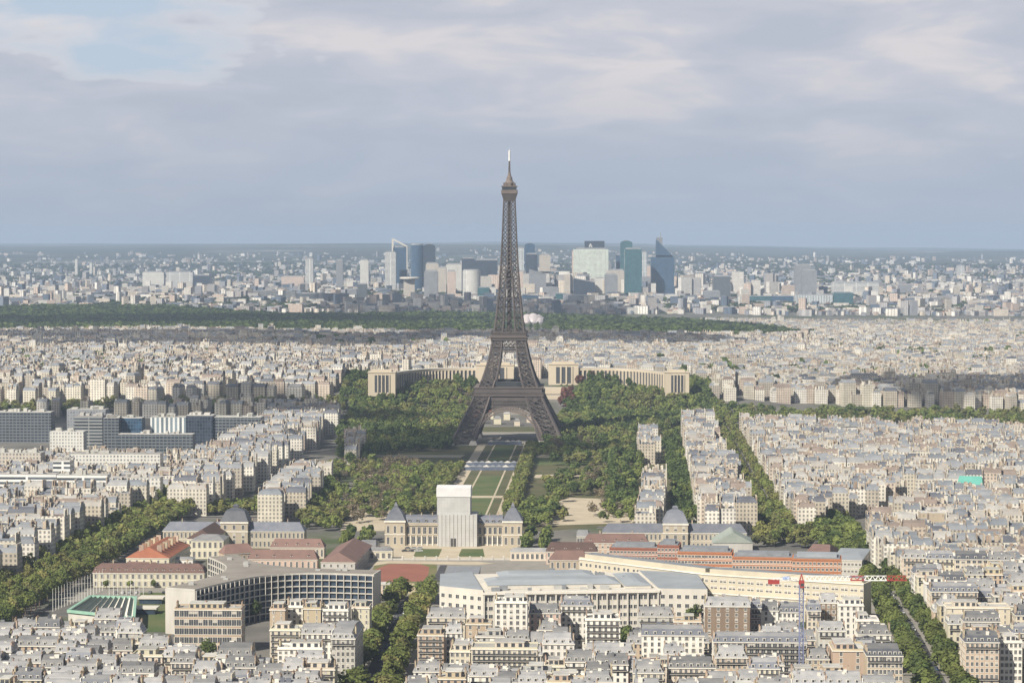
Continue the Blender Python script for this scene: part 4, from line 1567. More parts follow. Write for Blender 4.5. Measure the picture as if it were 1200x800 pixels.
        mb.box(-w5 / 2, w5 / 2, 0, d, -1, h, 0)
        mb.box(-w5 / 2, w5 / 2, -0.25, -0.01, h - 0.7, h + 0.4, 0)
        mb.box(-w5 / 2, w5 / 2, -0.12, -0.01, h - 4.6, h - 4.2, 1)
        mb.build("wall", [bm, TRIM], r5)
        rb = MB()
        rb.box(-w5 / 2 + 1, w5 / 2 - 1, 1, d - 1, h + 0.01, h + 0.7, 0)
        rb.box(-w5 / 2 + 3, w5 / 2 - 3, 5, d - 4, h + 0.7, h + 2.6, 0 if "pale" not in lab else 1)
        rb.build("roof", [LEAD, METAL], r5)
        me = win_mesh(1.5, 1.5)
        for j in range(4):
            for i in range(nx):
                put_window(r5, me, -w5 / 2 + w5 * (i + 0.5) / nx, 0, h - 3.4 - j * 3.7)
        keep_clear(X, Y, w5, d + 6)
    X, Y, w5 = site(975, 1010, 652, 20)
    r5 = empty("glazed_annex", (X, Y, 0), -AX - 0.2, "grey flat-roofed annex with rooflights beside the crane avenue trees", "office building")
    hall(r5, w5, 60, 18, WALLS["pale grey"], METAL, 1.4, 8, 4, 5)
    keep_clear(X, Y, w5, 62)


ministry()


def crane():
    X, Y = ground(941, 793, 9)
    Y = 1190.0
    X = (941 - 600) * Y / FPX
    root = empty("tower_crane", (X, Y, 0), 0, "tower crane with blue mast, red cab and red and white lattice jib over the rooftops", "crane")
    blue = M("crane_blue", (0.16, 0.19, 0.33), (0.22, 0.24, 0.36), 0.5, 0.5)
    red = M("crane_red", (0.38, 0.055, 0.05), (0.30, 0.06, 0.05), 0.5, 0.5)
    Z = 56.0
    m = MB()
    hw = 1.0
    for sx in (-hw, hw):
        for sy in (-hw, hw):
            m.beam((sx, sy, -1), (sx, sy, Z - 1), 0.34)
    k = int(Z / 2.4)
    for i in range(k):
        z0, z1 = i * 2.4, (i + 1) * 2.4
        for a, b in (((-hw, -hw), (hw, -hw)), ((hw, -hw), (hw, hw)), ((hw, hw), (-hw, hw)), ((-hw, hw), (-hw, -hw))):
            if i % 2:
                a, b = b, a
            m.beam((*a, z0), (*b, min(z1, Z - 1)), 0.2)
            m.beam((*a, z0), (*b, z0), 0.16)
    m.build("mast", [blue], root)
    c = MB()
    c.box(-1.3, 1.3, -1.3, 1.3, Z - 1, Z + 0.8)
    c.build("slewing_ring", [red], root)
    c = MB()
    c.box(-1.0, 1.0, -3.4, -1.4, Z - 2.4, Z + 0.2, 0)
    c.quad((-0.8, -3.43, Z - 1.6), (0.8, -3.43, Z - 1.6), (0.8, -3.43, Z - 0.2), (-0.8, -3.43, Z - 0.2), 1)
    c.build("cab", [red, GLASS], root)
    c = MB()
    for s in (-0.8, 0.8):
        c.beam((s, -0.8, Z + 0.8), (0, 0, Z + 4.2), 0.4)
        c.beam((s, 0.8, Z + 0.8), (0, 0, Z + 4.2), 0.4)
    c.build("tower_head", [red], root)
    def truss(name, xa, xb, mat, z=Z + 0.9, h=2.2, w=0.9):
        t = MB()
        n = max(2, int(abs(xb - xa) / 2.4))
        t.beam((xa, -w, z), (xb, -w, z), 0.34)
        t.beam((xa, w, z), (xb, w, z), 0.34)
        t.beam((xa, 0, z + h), (xb, 0, z + h), 0.34)
        for i in range(n):
            p, q = xa + (xb - xa) * i / n, xa + (xb - xa) * (i + 1) / n
            c_ = (p + q) / 2
            for s in (-w, w):
                t.beam((p, s, z), (c_, 0, z + h), 0.22)
                t.beam((c_, 0, z + h), (q, s, z), 0.22)
            t.beam((p, -w, z), (p, w, z), 0.2)
        t.build(name, [mat], root)
    k = Y / FPX
    truss("jib", 1.5, 24, PAINT)
    truss("jib", 24.02, 31, red)
    truss("jib", 31.02, 42, PAINT)
    truss("jib", 42.02, 52, red)
    truss("counter_jib", -14, -1.5, PAINT, h=1.2)
    b = MB()
    b.box(-16.5, -11, -1.1, 1.1, Z - 0.9, Z + 1.2)
    b.build("counterweight", [red], root)
    b = MB()
    b.box(-9.5, -6, -1.0, -0.95, Z + 1.4, Z + 3.0)
    b.build("sign_panel", [M("sign_blue", (0.1, 0.2, 0.5), (0.6, 0.65, 0.75), 0.6)], root)
    b = MB()
    b.beam((0, 0, Z + 4.2), (28, 0, Z + 3.1), 0.1)
    b.beam((0, 0, Z + 4.2), (-13, 0, Z + 1.8), 0.1)
    b.build("stay_cable", [RAIL], root)
    # site cabins below it
    for x0, x1, y, lab in ((914, 948, 793, "white site cabins stacked at the crane's foot"), (949, 973, 791, "pale blue site cabin right of the crane's foot")):
        Xc, Yc, w = site(x0, x1, y, 14)
        r = empty("site_cabin", (Xc, Yc, 0), -AX, lab, "cabin")
        b = MB()
        b.box(-w / 2, w / 2, 0, 6, -1, 13.6)
        for j in range(4):
            b.box(-w / 2 - 0.05, w / 2 + 0.05, -0.08, 0, j * 3.4 + 3.2, j * 3.4 + 3.4)
        b.build("body", [M("cabin_white", (0.7, 0.73, 0.76), (0.62, 0.65, 0.69), 0.4, 0.5)], r)
        b = MB()
        b.box(-w / 2 - 0.1, w / 2 + 0.1, -0.1, 6.1, 13.6, 13.9)
        b.build("roof", [CONCW], r)
        me = win_mesh(1.4, 1.2)
        for j in range(4):
            for i in range(4):
                put_window(r, me, -w / 2 + w * (i + 0.5) / 4, 0, j * 3.4 + 1.2)
        keep_clear(Xc, Yc, w, 6)


crane()


def church():
    X, Y, w = site(743, 748, 790, 22)
    r = empty("church_spirelet", (X, Y, 0), -AX, "small grey church spirelet in front of the bottom tree", "spire")
    b = MB(); b.box(-1.3, 1.3, -1.3, 1.3, -1, 16); b.build("tower", [WALLS["white"]], r)
    b = MB(); b.lathe([(1.9, 16), (1.2, 18), (0.5, 22), (0.06, 26.5)], 8); b.build("spire", [LEAD], r)
    keep_clear(X, Y, 4, 4)


church()
# ---------------------------------------------------------------- iron tower
def iron_tower():
    Y = 2709.0
    X = (597 - 600) * Y / FPX
    root = empty("lattice_tower", (X, Y, 0), -AX, "tall brown iron lattice tower on four splayed legs with arches between", "tower")
    iron = M("tower_iron", (0.080, 0.069, 0.066), (0.105, 0.089, 0.083), 0.08, 0.75, spec=0.25)
    iron2 = M("tower_iron_pale", (0.13, 0.107, 0.094), (0.16, 0.13, 0.115), 0.1, 0.75, spec=0.25)
    glass = M("tower_glazing", (0.03, 0.035, 0.04), (0.05, 0.055, 0.06), 0.2, 0.2)
    zo = [0, 20, 40, 57.6, 71, 90, 103, 115.7, 135, 164, 190, 210, 240, 271, 279]
    wo = [62.4, 52.5, 42.5, 34.6, 28.8, 23.0, 20.2, 17.8, 14.9, 11.9, 10.0, 8.8, 7.5, 6.3, 6.0]
    zi = [0, 57.6, 115.7, 150, 185]
    ti = [25, 16.5, 10.2, 8.0, 7.0]
    W = lambda z: float(np.interp(z, zo, wo))
    T = lambda z: float(np.interp(z, zi, ti))

    def lattice(m, c0, c1, w, sub=2):
        """X bracing of one panel between two edges given bottom and top"""
        (a0, b0), (a1, b1) = c0, c1
        a0, b0, a1, b1 = map(Vector, (a0, b0, a1, b1))
        m.beam(a0, b1, w)
        m.beam(b0, a1, w)
        m.beam(a1, b1, w * 1.2)
        if sub:
            ma, mb_ = (a0 + a1) / 2, (b0 + b1) / 2
            mt, mm = (a1 + b1) / 2, (a0 + b0) / 2
            for p, q in ((ma, mt), (mt, mb_), (mb_, mm), (mm, ma), (ma, mb_)):
                m.beam(p, q, w * 0.62)
    # the four legs up to the second floor
    zs = [0, 11, 22, 32.5, 42, 51, 60, 69, 78, 87, 96, 104, 112]
    for sx in (-1, 1):
        for sy in (-1, 1):
            m = MB()
            for z0, z1 in zip(zs[:-1], zs[1:]):
                def ring(z):
                    w, t = W(z), T(z)
                    return [(sx * w, sy * w, z), (sx * (w - t), sy * w, z), (sx * (w - t), sy * (w - t), z), (sx * w, sy * (w - t), z)]
                r0, r1 = ring(z0), ring(z1)
                cw = 2.5 - z0 / 95
                for k in range(4):
                    m.beam(r0[k], r1[k], cw)
                    j = (k + 1) % 4
                    # two lattice bays per panel
                    lattice(m, (r0[k], r0[j]), (r1[k], r1[j]), 0.95 - z0 / 260, 1)
                m.beam(r0[0], r0[2], 0.7)
                m.beam(r0[1], r0[3], 0.7)
            m.build("leg", [iron], root)
            f = MB()
            for px in (62.4, 37.4):
                for py in (62.4, 37.4):
                    f.frustum((sx * px - 5, sx * px + 5, sy * py - 5, sy * py + 5), (sx * px - 3, sx * px + 3, sy * py - 3, sy * py + 3), -1, 4.5)
            f.build("footing", [CONC], root)
    # arches
    for ax in range(4):
        m = MB()
        n = 28
        for k in range(n):
            a0, a1 = math.pi * k / n, math.pi * (k + 1) / n
            pts = []
            for a in (a0, a1):
                for rr in (34.0, 38.2):
                    x = -rr * math.cos(a) * 1.02
                    z = 2.0 + rr * math.sin(a) * 1.0
                    pts.append((x, z))
            def P(p):
                y = -W(p[1]) - 0.2
                x = p[0]
                return [(x, y, p[1]), (-y, x, p[1]), (-x, -y, p[1]), (y, -x, p[1])][ax]
            if pts[0][1] < 6:
                continue
            i0, o0, i1, o1 = map(P, pts)
            m.beam(i0, i1, 1.3)
            m.beam(o0, o1, 1.3)
            m.beam(i0, o1, 0.6)
            m.beam(o0, i1, 0.6)
            m.beam(i0, o0, 0.6)
        m.build("arch", [iron2], root)
    # first floor: girder, frieze, gallery
    def girder(name, z0, z1, half, n, mat, w=0.9, t=1.3):
        m = MB()
        for ax in range(4):
            def P(x, z):
                y = -half
                return [(x, y, z), (-y, x, z), (-x, -y, z), (y, -x, z)][ax]
            m.beam(P(-half, z0), P(half, z0), t)
            m.beam(P(-half, z1), P(half, z1), t)
            for i in range(n):
                a, b = -half + 2 * half * i / n, -half + 2 * half * (i + 1) / n
                m.beam(P(a, z0), P(b, z1), w)
                m.beam(P(b, z0), P(a, z1), w)
                m.beam(P(a, z0), P(a, z1), w)
        m.build(name, [mat], root)

    def ringbox(name, z0, z1, ho, hi, mat):
        m = MB()
        m.box(-ho, ho, -ho, -hi, z0, z1)
        m.box(-ho, ho, hi, ho, z0, z1)
        m.box(-ho, -hi, -hi, hi, z0, z1)
        m.box(hi, ho, -hi, hi, z0, z1)
        m.build(name, [mat], root)
    girder("first_floor_girder", 37.5, 47.5, 37.2, 26, iron, 0.75)
    ringbox("first_floor_frieze", 47.6, 52.4, 37.6, 35.5, iron)
    ringbox("first_floor_deck", 52.4, 53.6, 39.2, 15, iron2)
    girder("first_floor_railing", 53.6, 56.4, 39.0, 60, iron, 0.35, 0.5)
    ringbox("first_floor_frieze", 56.4, 61.2, 37.4, 22, iron)
    ringbox("first_floor_deck", 61.2, 61.9, 38.4, 20, iron2)
    for x0, x1, y0, y1 in ((-14, 14, -31, -21), (-14, 14, 21, 31), (-31, -21, -14, 14), (21, 31, -14, 14)):
        m = MB()
        m.box(x0, x1, y0, y1, 61.9, 67.5, 0, 1)
        m.build("first_floor_pavilion", [glass, iron], root)
    # under-floor trusses between legs
    girder("middle_girder", 100.5, 104, 20.4, 10, iron, 0.6, 0.8)
    girder("second_floor_girder", 106.5, 113, 19.2, 8, iron, 0.6, 0.8)
    ringbox("second_floor_frieze", 113.2, 116.2, 20.2, 16, iron)
    ringbox("second_floor_deck", 116.2, 117.2, 21.4, 5, iron2)
    ringbox("second_floor_frieze", 117.2, 120.5, 19.4, 13, iron)
    girder("second_floor_railing", 120.5, 123, 19.8, 26, iron, 0.3, 0.4)
    # shaft
    m = MB()
    z = 112.0
    while z < 270:
        dz = 5.5 + W(z) * 0.42
        z1 = min(z + dz, 276)
        w0, w1 = W(z), W(z1)
        cw = 1.55 - (z - 115) / 230
        for ax in range(4):
            def P(x, w, zz):
                y = -w
                return [(x, y, zz), (-y, x, zz), (-x, -y, zz), (y, -x, zz)][ax]
            t0, t1 = min(T(z), w0 * 0.92), min(T(z1), w1 * 0.92)
            if z > 185:
                t0, t1 = w0 * 0.8, w1 * 0.8
            m.beam(P(-w0, w0, z), P(-w1, w1, z1), cw)
            m.beam(P(-w0 + t0, w0, z), P(-w1 + t1, w1, z1), cw * 0.8)
            m.beam(P(w0 - t0, w0, z), P(w1 - t1, w1, z1), cw * 0.8)
            for s in (-1, 1):
                lattice(m, (P(s * w0, w0, z), P(s * (w0 - t0), w0, z)), (P(s * w1, w1, z1), P(s * (w1 - t1), w1, z1)), max(0.48, cw * 0.5), 1)
            m.beam(P(-w1, w1, z1), P(w1, w1, z1), cw * 0.6)
        z = z1
    # lift shaft and stairs in the middle
    for s in (-1.6, 1.6):
        m.beam((s, 0, 112), (s, 0, 276), 0.9)
    m.build("shaft", [iron], root)
    c = MB()
    c.box(-2.4, 2.4, -2.4, 2.4, 112, 200)
    c.box(-1.7, 1.7, -1.7, 1.7, 200, 268)
    c.build("lift_core", [iron], root)
    # top cabin
    m = MB()
    m.frustum((-6.2, 6.2, -6.2, 6.2), (-8.6, 8.6, -8.6, 8.6), 268, 276.5)
    m.build("cabin_bracket", [iron], root)
    m = MB()
    m.box(-8.9, 8.9, -8.9, 8.9, 276.5, 280.5)
    m.build("cabin", [iron2], root)
    m = MB()
    m.box(-8.0, 8.0, -8.0, 8.0, 280.5, 284)
    m.build("cabin_gallery", [glass], root)
    m = MB()
    m.box(-8.8, 8.8, -8.8, 8.8, 284, 285.2)
    for s in range(8):
        a = math.pi * 2 * s / 8 + 0.2
        m.box(6.3 * math.cos(a) - 0.7, 6.3 * math.cos(a) + 0.7, 6.3 * math.sin(a) - 0.7, 6.3 * math.sin(a) + 0.7, 285.2, 288.6)
    m.build("cabin_roof", [iron2], root)
    m = MB()
    m.lathe([(5.6, 285.2), (5.6, 288.6), (4.6, 289.8), (3.5, 291.5), (3.1, 294.5), (2.0, 296.5), (1.3, 300.5)], 14)
    m.build("cupola", [iron2], root)
    m = MB()
    for a in range(4):
        an = math.pi / 4 + a * math.pi / 2
        m.beam((1.3 * math.cos(an), 1.3 * math.sin(an), 300), (0.9 * math.cos(an), 0.9 * math.sin(an), 313), 0.5)
    m.box(-0.8, 0.8, -0.8, 0.8, 300, 313)
    m.build("mast", [iron], root)
    m = MB()
    m.lathe([(1.15, 313), (1.15, 324), (1.4, 324.2), (0.3, 325)], 10)
    m.lathe([(0.15, 325), (0.12, 328)], 5)
    m.build("antenna", [M("antenna_white", (0.7, 0.7, 0.68), (0.6, 0.6, 0.6), 0.3)], root)


iron_tower()


# ---------------------------------------------------------------- hill palace and its gardens
def palace():
    pale = M("palace_stone", (0.52, 0.455, 0.355), (0.45, 0.39, 0.30), 0.05, 0.85, streak=True)
    def pav(root, x0, x1, y0, d, z0, h, bays, attic=True):
        mb = MB()
        mb.box(x0, x1, y0, y0 + d, z0 - 4, z0 + h, 0)
        mb.box(x0 - 0.6, x1 + 0.6, y0 - 0.7, y0 + d + 0.5, z0 + h, z0 + h + 1.1, 0)
        if attic:
            mb.box(x0 + 5, x1 - 5, y0 + 4, y0 + d - 4, z0 + h + 1.1, z0 + h + 3.4, 0)
        mb.build("pavilion", [pale], root)
        n = bays
        a, b = x0 + (x1 - x0) * 0.22, x1 - (x1 - x0) * 0.22
        for i in range(n):
            t0, t1 = a + (b - a) * (i + 0.16) / n, a + (b - a) * (i + 0.84) / n
            wnd = MB()
            wnd.quad((t0, y0 - 0.06, z0 + 1), (t1, y0 - 0.06, z0 + 1), (t1, y0 - 0.06, z0 + h - 3), (t0, y0 - 0.06, z0 + h - 3), 0)
            wnd.build("window", [GLASS], root)
            p = MB()
            p.box(t1 + 0.15, t1 + (b - a) / n * 0.3, y0 - 1.2, y0 - 0.02, z0, z0 + h - 2)
            p.build("pilaster", [pale], root)
    for side, inner, outer, lab in (
        (1, ((643, 678), 3215), ((780, 808), 3090), "curved stone palace wing with tall columned front, right of the iron tower"),
        (-1, ((558, 602), 3215), ((431, 463), 3090), "curved stone palace wing with tall columned front, left of the iron tower"),
    ):
        (i0, i1), Yi = inner
        (o0, o1), Yo = outer
        gz = 33.0
        cx = (i0 + i1) / 2
        root = empty("palace_wing", ((cx - 600) * Yi / FPX, Yi, 0), 0, lab, "palace")
        k = Yi / FPX
        ox = root.location.x
        w = (i1 - i0) * k
        pav(root, -w / 2, w / 2, 0, 28, gz, 26 if side > 0 else 25, 3)
        Xo0, Xo1 = (o0 - 600) * Yo / FPX - ox, (o1 - 600) * Yo / FPX - ox
        pav(root, Xo0, Xo1, Yo - Yi, 30, gz - 4, 26, 4)
        # curved gallery between them
        if side > 0:
            a, b = np.array([w / 2, 4.0]), np.array([Xo0 + 2, Yo - Yi + 16.0])
        else:
            a, b = np.array([-w / 2, 4.0]), np.array([Xo1 - 2, Yo - Yi + 16.0])
        ctrl = np.array([b[0] * 0.72 + a[0] * 0.28, a[1] + 14])
        n = 26
        P = [(1 - t) ** 2 * a + 2 * t * (1 - t) * ctrl + t * t * b for t in np.linspace(0, 1, n + 1)]
        if side < 0:
            P = P[::-1]
        body = MB()
        hh = 22.0
        zb = gz - 4
        front = [tuple(p) for p in P]
        back = [(p[0], p[1] + 16) for p in P]
        body.prism(front + back[::-1], zb - 4, zb + hh, 0, 1)
        body.build("gallery_wall", [GLASS, ROOFS["flat"]], root)
        top = MB()
        top.prism([(p[0], p[1] - 1.4) for p in P] + back[::-1], zb + hh + 0.02, zb + hh + 3.4, 0, 1)
        top.build("cornice", [pale, ROOFS["flat"]], root)
        base = MB()
        base.prism([(p[0], p[1] - 1.6) for p in P] + [(p[0], p[1] - 0.05) for p in P[::-1]], zb - 6, zb + 3.0, 0)
        base.build("plinth", [pale], root)
        for p in P:
            c = MB()
            c.box(p[0] - 1.25, p[0] + 1.25, p[1] - 1.5, p[1] + 0.6, zb + 3.0, zb + hh)
            c.build("pilaster", [pale], root)
        u0, v0 = to_uv(ox, Yi)
    # terraces and basins
    def terr(name, pts, z0, z1, mat, lab, cat):
        P = [ground(px, py, z1) for px, py in pts]
        if sum(P[i][0] * P[(i + 1) % len(P)][1] - P[(i + 1) % len(P)][0] * P[i][1] for i in range(len(P))) < 0:
            P = P[::-1]
        mb = MB()
        mb.prism(P, z0, z1)
        tag(mb.build(name, [mat]), lab, cat)
    terr("palace_terrace", [(556, 456), (672, 456), (668, 450), (560, 450)], 8, 31, pale, "pale stone terrace block between the two palace wings", "terrace")
    terr("terrace_steps", [(634, 464), (668, 464), (668, 457), (636, 457)], 4, 24, pale, "pale stone stepped terrace below the right palace wing", "terrace")
    terr("fountain_terrace", [(590, 480), (640, 480), (636, 466), (592, 466)], 0, 12, PAVE, "grey fountain terrace seen beneath the tower arch", "terrace")
    for px, py, w, h, lab in ((583, 497, 9, 7, "small cream kiosk house seen beneath the arch, leftmost"), (594, 492, 8, 8, "small cream kiosk house seen beneath the arch, second from left"), (575, 491, 7, 9, "ochre kiosk house at the arch's left foot"), (606, 499, 7, 6, "white kiosk in the middle beneath the arch"), (620, 495, 6, 8, "white kiosk at the arch's right foot")):
        X, Y, z = gt(px, py)
        r = empty("kiosk", (X, Y, z), -AX, lab, "kiosk")
        b = MB(); b.box(-w / 2, w / 2, 0, 8, -2, h); b.build("wall", [WALLS["cream"]], r)
        b = MB(); b.frustum((-w / 2 - 0.5, w / 2 + 0.5, -0.5, 8.5), (-w / 2 + 2, w / 2 - 2, 3.5, 4.5), h, h + 3); b.build("roof", [ROOFS["tile" if "ochre" in lab else "zinc"]], r)
    # tent rows across the lawn
    for x0, x1, y, lab in ((543, 604, 551, "blue-grey event marquee row across the park lawn, the nearer"), (546, 606, 546, "blue-grey event marquee row across the park lawn, the farther"), (572, 611, 521, "low white marquees at the tower's foot")):
        X, Y = ground((x0 + x1) / 2, y)
        w = (x1 - x0) * Y / FPX
        r = empty("marquee", (X, Y, 0), -AX, lab, "marquee")
        b = MB(); b.box(-w / 2, w / 2, 0, 9, 0, 3.4); b.build("side_wall", [M("marquee_blue", (0.08, 0.10, 0.15), (0.12, 0.14, 0.19), 0.3)], r)
        n = int(w / 6)
        for i in range(n):
            a = -w / 2 + w * i / n
            b = MB()
            b.frustum((a, a + w / n, -0.3, 9.3), (a + w / n * 0.45, a + w / n * 0.55, 4.2, 4.8), 3.4, 5.0)
            b.build("canopy", [LEAD if i % 3 else CONC], r)


palace()
# ---------------------------------------------------------------- far towers and large modern blocks
F = grid_facade
TS = {
    "blue glass": F("tower_blue_glass", (0.022, 0.06, 0.115), (0.06, 0.105, 0.165), 3, 3.6, 0.18, 0.22, 0.15),
    "dark glass": F("tower_dark_glass", (0.025, 0.035, 0.055), (0.05, 0.065, 0.09), 3, 3.6, 0.2, 0.2, 0.15),
    "teal glass": F("tower_teal_glass", (0.025, 0.085, 0.10), (0.05, 0.13, 0.15), 3, 3.6, 0.15, 0.2, 0.15),
    "grey": F("tower_grey", (0.13, 0.145, 0.165), (0.25, 0.26, 0.28), 3.2, 3.4, 0.45, 0.4, 0.4),
    "pale": F("tower_pale", (0.22, 0.23, 0.23), (0.62, 0.61, 0.57), 3.2, 3.4, 0.5, 0.5, 0.4),
    "beige": F("tower_beige", (0.19, 0.18, 0.17), (0.50, 0.46, 0.40), 3.2, 3.4, 0.5, 0.5, 0.4),
    "white bands": F("tower_white_bands", (0.07, 0.085, 0.10), (0.74, 0.74, 0.72), 40, 4.2, 0.05, 0.5, 0.3),
    "green-white lattice": F("tower_lattice", (0.13, 0.17, 0.15), (0.66, 0.71, 0.64), 4.5, 4.4, 0.42, 0.45, 0.35, 0.9),
    "white ribs": F("tower_white_ribs", (0.15, 0.19, 0.22), (0.70, 0.71, 0.70), 5.0, 40, 0.45, 0.03, 0.35),
    "blank tan": F("tower_blank_tan", (0.30, 0.25, 0.19), (0.44, 0.37, 0.28), 7, 6, 0.86, 0.7, 0.5),
    "pinkish": F("tower_pinkish", (0.25, 0.20, 0.18), (0.56, 0.46, 0.40), 3.2, 3.4, 0.5, 0.5, 0.4),
    "grey bands": F("tower_grey_bands", (0.045, 0.055, 0.065), (0.30, 0.31, 0.31), 30, 3.5, 0.03, 0.4, 0.3),
    "dark bands": F("tower_dark_bands", (0.02, 0.028, 0.04), (0.14, 0.155, 0.17), 4, 3.3, 0.2, 0.42, 0.25),
}
TOP = M("tower_top", (0.30, 0.31, 0.32), (0.22, 0.23, 0.24), 0.05)



# the shaded modern offices and large blocks on the left, nearer than the river
def mid_offices():
    for x0, x1, yt, h, style, lab, dep in (
        (-6, 60, 483, 34, "dark bands", "dark office slab with pale balcony bands, farthest left in the shaded row", 18),
        (78, 124, 480, 36, "grey", "grey concrete office block behind the curved banded one", 20),
        (87, 120, 488, 33, "grey bands", "curved grey-banded office block in the shaded row", 22),
        (121, 139, 490, 33, "dark bands", "dark striped narrow block right of the curved banded one", 18),
        (139, 166, 490, 32, "blue glass", "blue glass block in the middle of the shaded office row", 20),
        (176, 218, 489, 32, "white ribs", "office block with pale blue cladding in the shaded row", 20),
        (218, 249, 487, 34, "dark glass", "dark blue glass block right of the pale blue cladding", 22),
        (248, 306, 489, 32, "dark bands", "broad dark banded offices at the right end of the shaded row", 26),
        (138, 226, 509, 22, "dark bands", "long low dark office plinth before the shaded glass blocks", 16),
        (58, 98, 506, 21, "pale", "white low office block before the grey concrete block", 16),
        (-6, 48, 531, 24, "beige", "plain beige-grey office block with square windows at the left edge", 18),
        (82, 188, 532, 25, "pale", "wide white apartment slab with many small roof huts, left of the dark street", 16),
        (62, 82, 540, 26, "white bands", "white cube block with blank side, left of the wide white slab", 18),
        (-6, 66, 556, 23, "white bands", "white ribbon-windowed office slab at the left edge", 16),
        (66, 126, 557, 23, "white bands", "white ribbon-windowed office slab with blue windows, second from the left edge", 16),
        (128, 188, 560, 24, "pale", "cream slab with few windows right of the blue-windowed white slab", 14),
        (938, 1004, 500, 24, "white bands", "bright white terraced slab standing out of the broad quarter near the river trees", 16),
        (1079, 1110, 601, 25, "blank tan", "tan block with big blank wall among roofs right of the crane avenue", 14),
        (1046, 1072, 606, 23, "pale", "white blank-gabled house just left of the tan blank block", 12),
        (972, 1012, 556, 23, "pale", "cream row with blank side facing the diagonal street of the broad quarter", 12),
    ):
        X, Y, w = site(x0, x1, yt, h)
        keep_clear(X, Y, w, dep)
        root = empty("office_building", (X, Y, 0), -AX, lab, "office building")
        mb = MB()
        mb.box(-w / 2, w / 2, 0, dep, -1, h)
        mb.build("wall", [TS[style]], root)
        rb = MB()
        rb.box(-w / 2, w / 2, 0, dep, h + 0.01, h + 0.5, 0)
        rr2 = random.Random(int(x0 + yt))
        for k in range(rr2.randint(3, 7)):
            a = rr2.uniform(-w * 0.42, w * 0.3)
            rb.box(a, a + rr2.uniform(2, 7), dep * 0.3, dep * 0.7, h + 0.5, h + rr2.uniform(1.8, 4.2), 1)
        rb.build("roof", [ROOFS["flat"], WALLS["pale grey"]], root)
    # larger blocks standing out on the far bank
    for x0, x1, yt, Y, style, lab in (
        (0, 40, 430, 3330, "beige", "big cream corner block on the far bank at the left edge"), (46, 78, 430, 3330, "beige", "big cream corner block on the far bank, second from the left edge"),
        (118, 158, 438, 3250, "beige", "cream stone block with dark side on the far bank"), (170, 226, 440, 3230, "beige", "long cream stone block on the far bank, left centre"),
        (274, 290, 432, 3250, "pinkish", "tan blank-sided block on the far bank"), (302, 318, 444, 3180, "beige", "tan block with dark side right of the blank-sided block"),
        (272, 336, 404, 4100, "white bands", "long white terraced slab high in the hillside city"), (170, 222, 382, 5900, "white bands", "white slab just before the wood on the left"),
        (345, 385, 382, 5900, "white bands", "white slab before the wood, right of the first"), (318, 400, 426, 3400, "beige", "long cream stone row on the far bank left of the park groves"),
        (926, 982, 441, 3360, "beige", "cream stone block with roof terrace on the far bank at right"), (978, 998, 443, 3330, "white bands", "white gridded narrow block on the far bank at right"),
        (998, 1030, 440, 3300, "beige", "white gridded broad block with dark windows on the far bank at right"), (1030, 1052, 446, 3300, "pinkish", "pinkish block right of the gridded broad block"),
        (1072, 1100, 415, 4400, "pale", "bright cream slab in the right hillside city"), (812, 840, 402, 4500, "pale", "bright white corner slab above the right palace wing"),
        (860, 944, 430, 3700, "beige", "long cream stone row above the riverside trees at right"),
    ):
        X = ((x0 + x1) / 2 - 600) * Y / FPX
        gz = float(tz(X, Y))
        w = (x1 - x0) * Y / FPX
        h = max(14.0, CAM_H - (yt - 281) * Y / FPX - gz)
        root = empty("residential_block", (X, Y, gz), -AX, lab, "apartment block")
        mb = MB(); mb.box(-w / 2, w / 2, 0, 18, -5, h); mb.build("wall", [TS[style]], root)
        rb = MB(); rb.box(-w / 2 + 1, w / 2 - 1, 1.5, 16.5, h + 0.01, h + 2.6, 0); rb.build("attic", [ROOFS["zinc"]], root)


mid_offices()
def green_hall():
    X, Y, w = site(1122, 1151, 566, 23)
    keep_clear(X, Y, w, 24)
    r = empty("green_roofed_hall", (X, Y, 0), -AX - 0.2, "hall with bright turquoise copper roof among the right quarter's roofs", "hall")
    hall(r, w, 22, 21, WALLS["beige"], M("roof_turquoise", (0.10, 0.33, 0.28), (0.13, 0.38, 0.32), 0.2, 0.6), 7, 7, 4, 1)


green_hall()

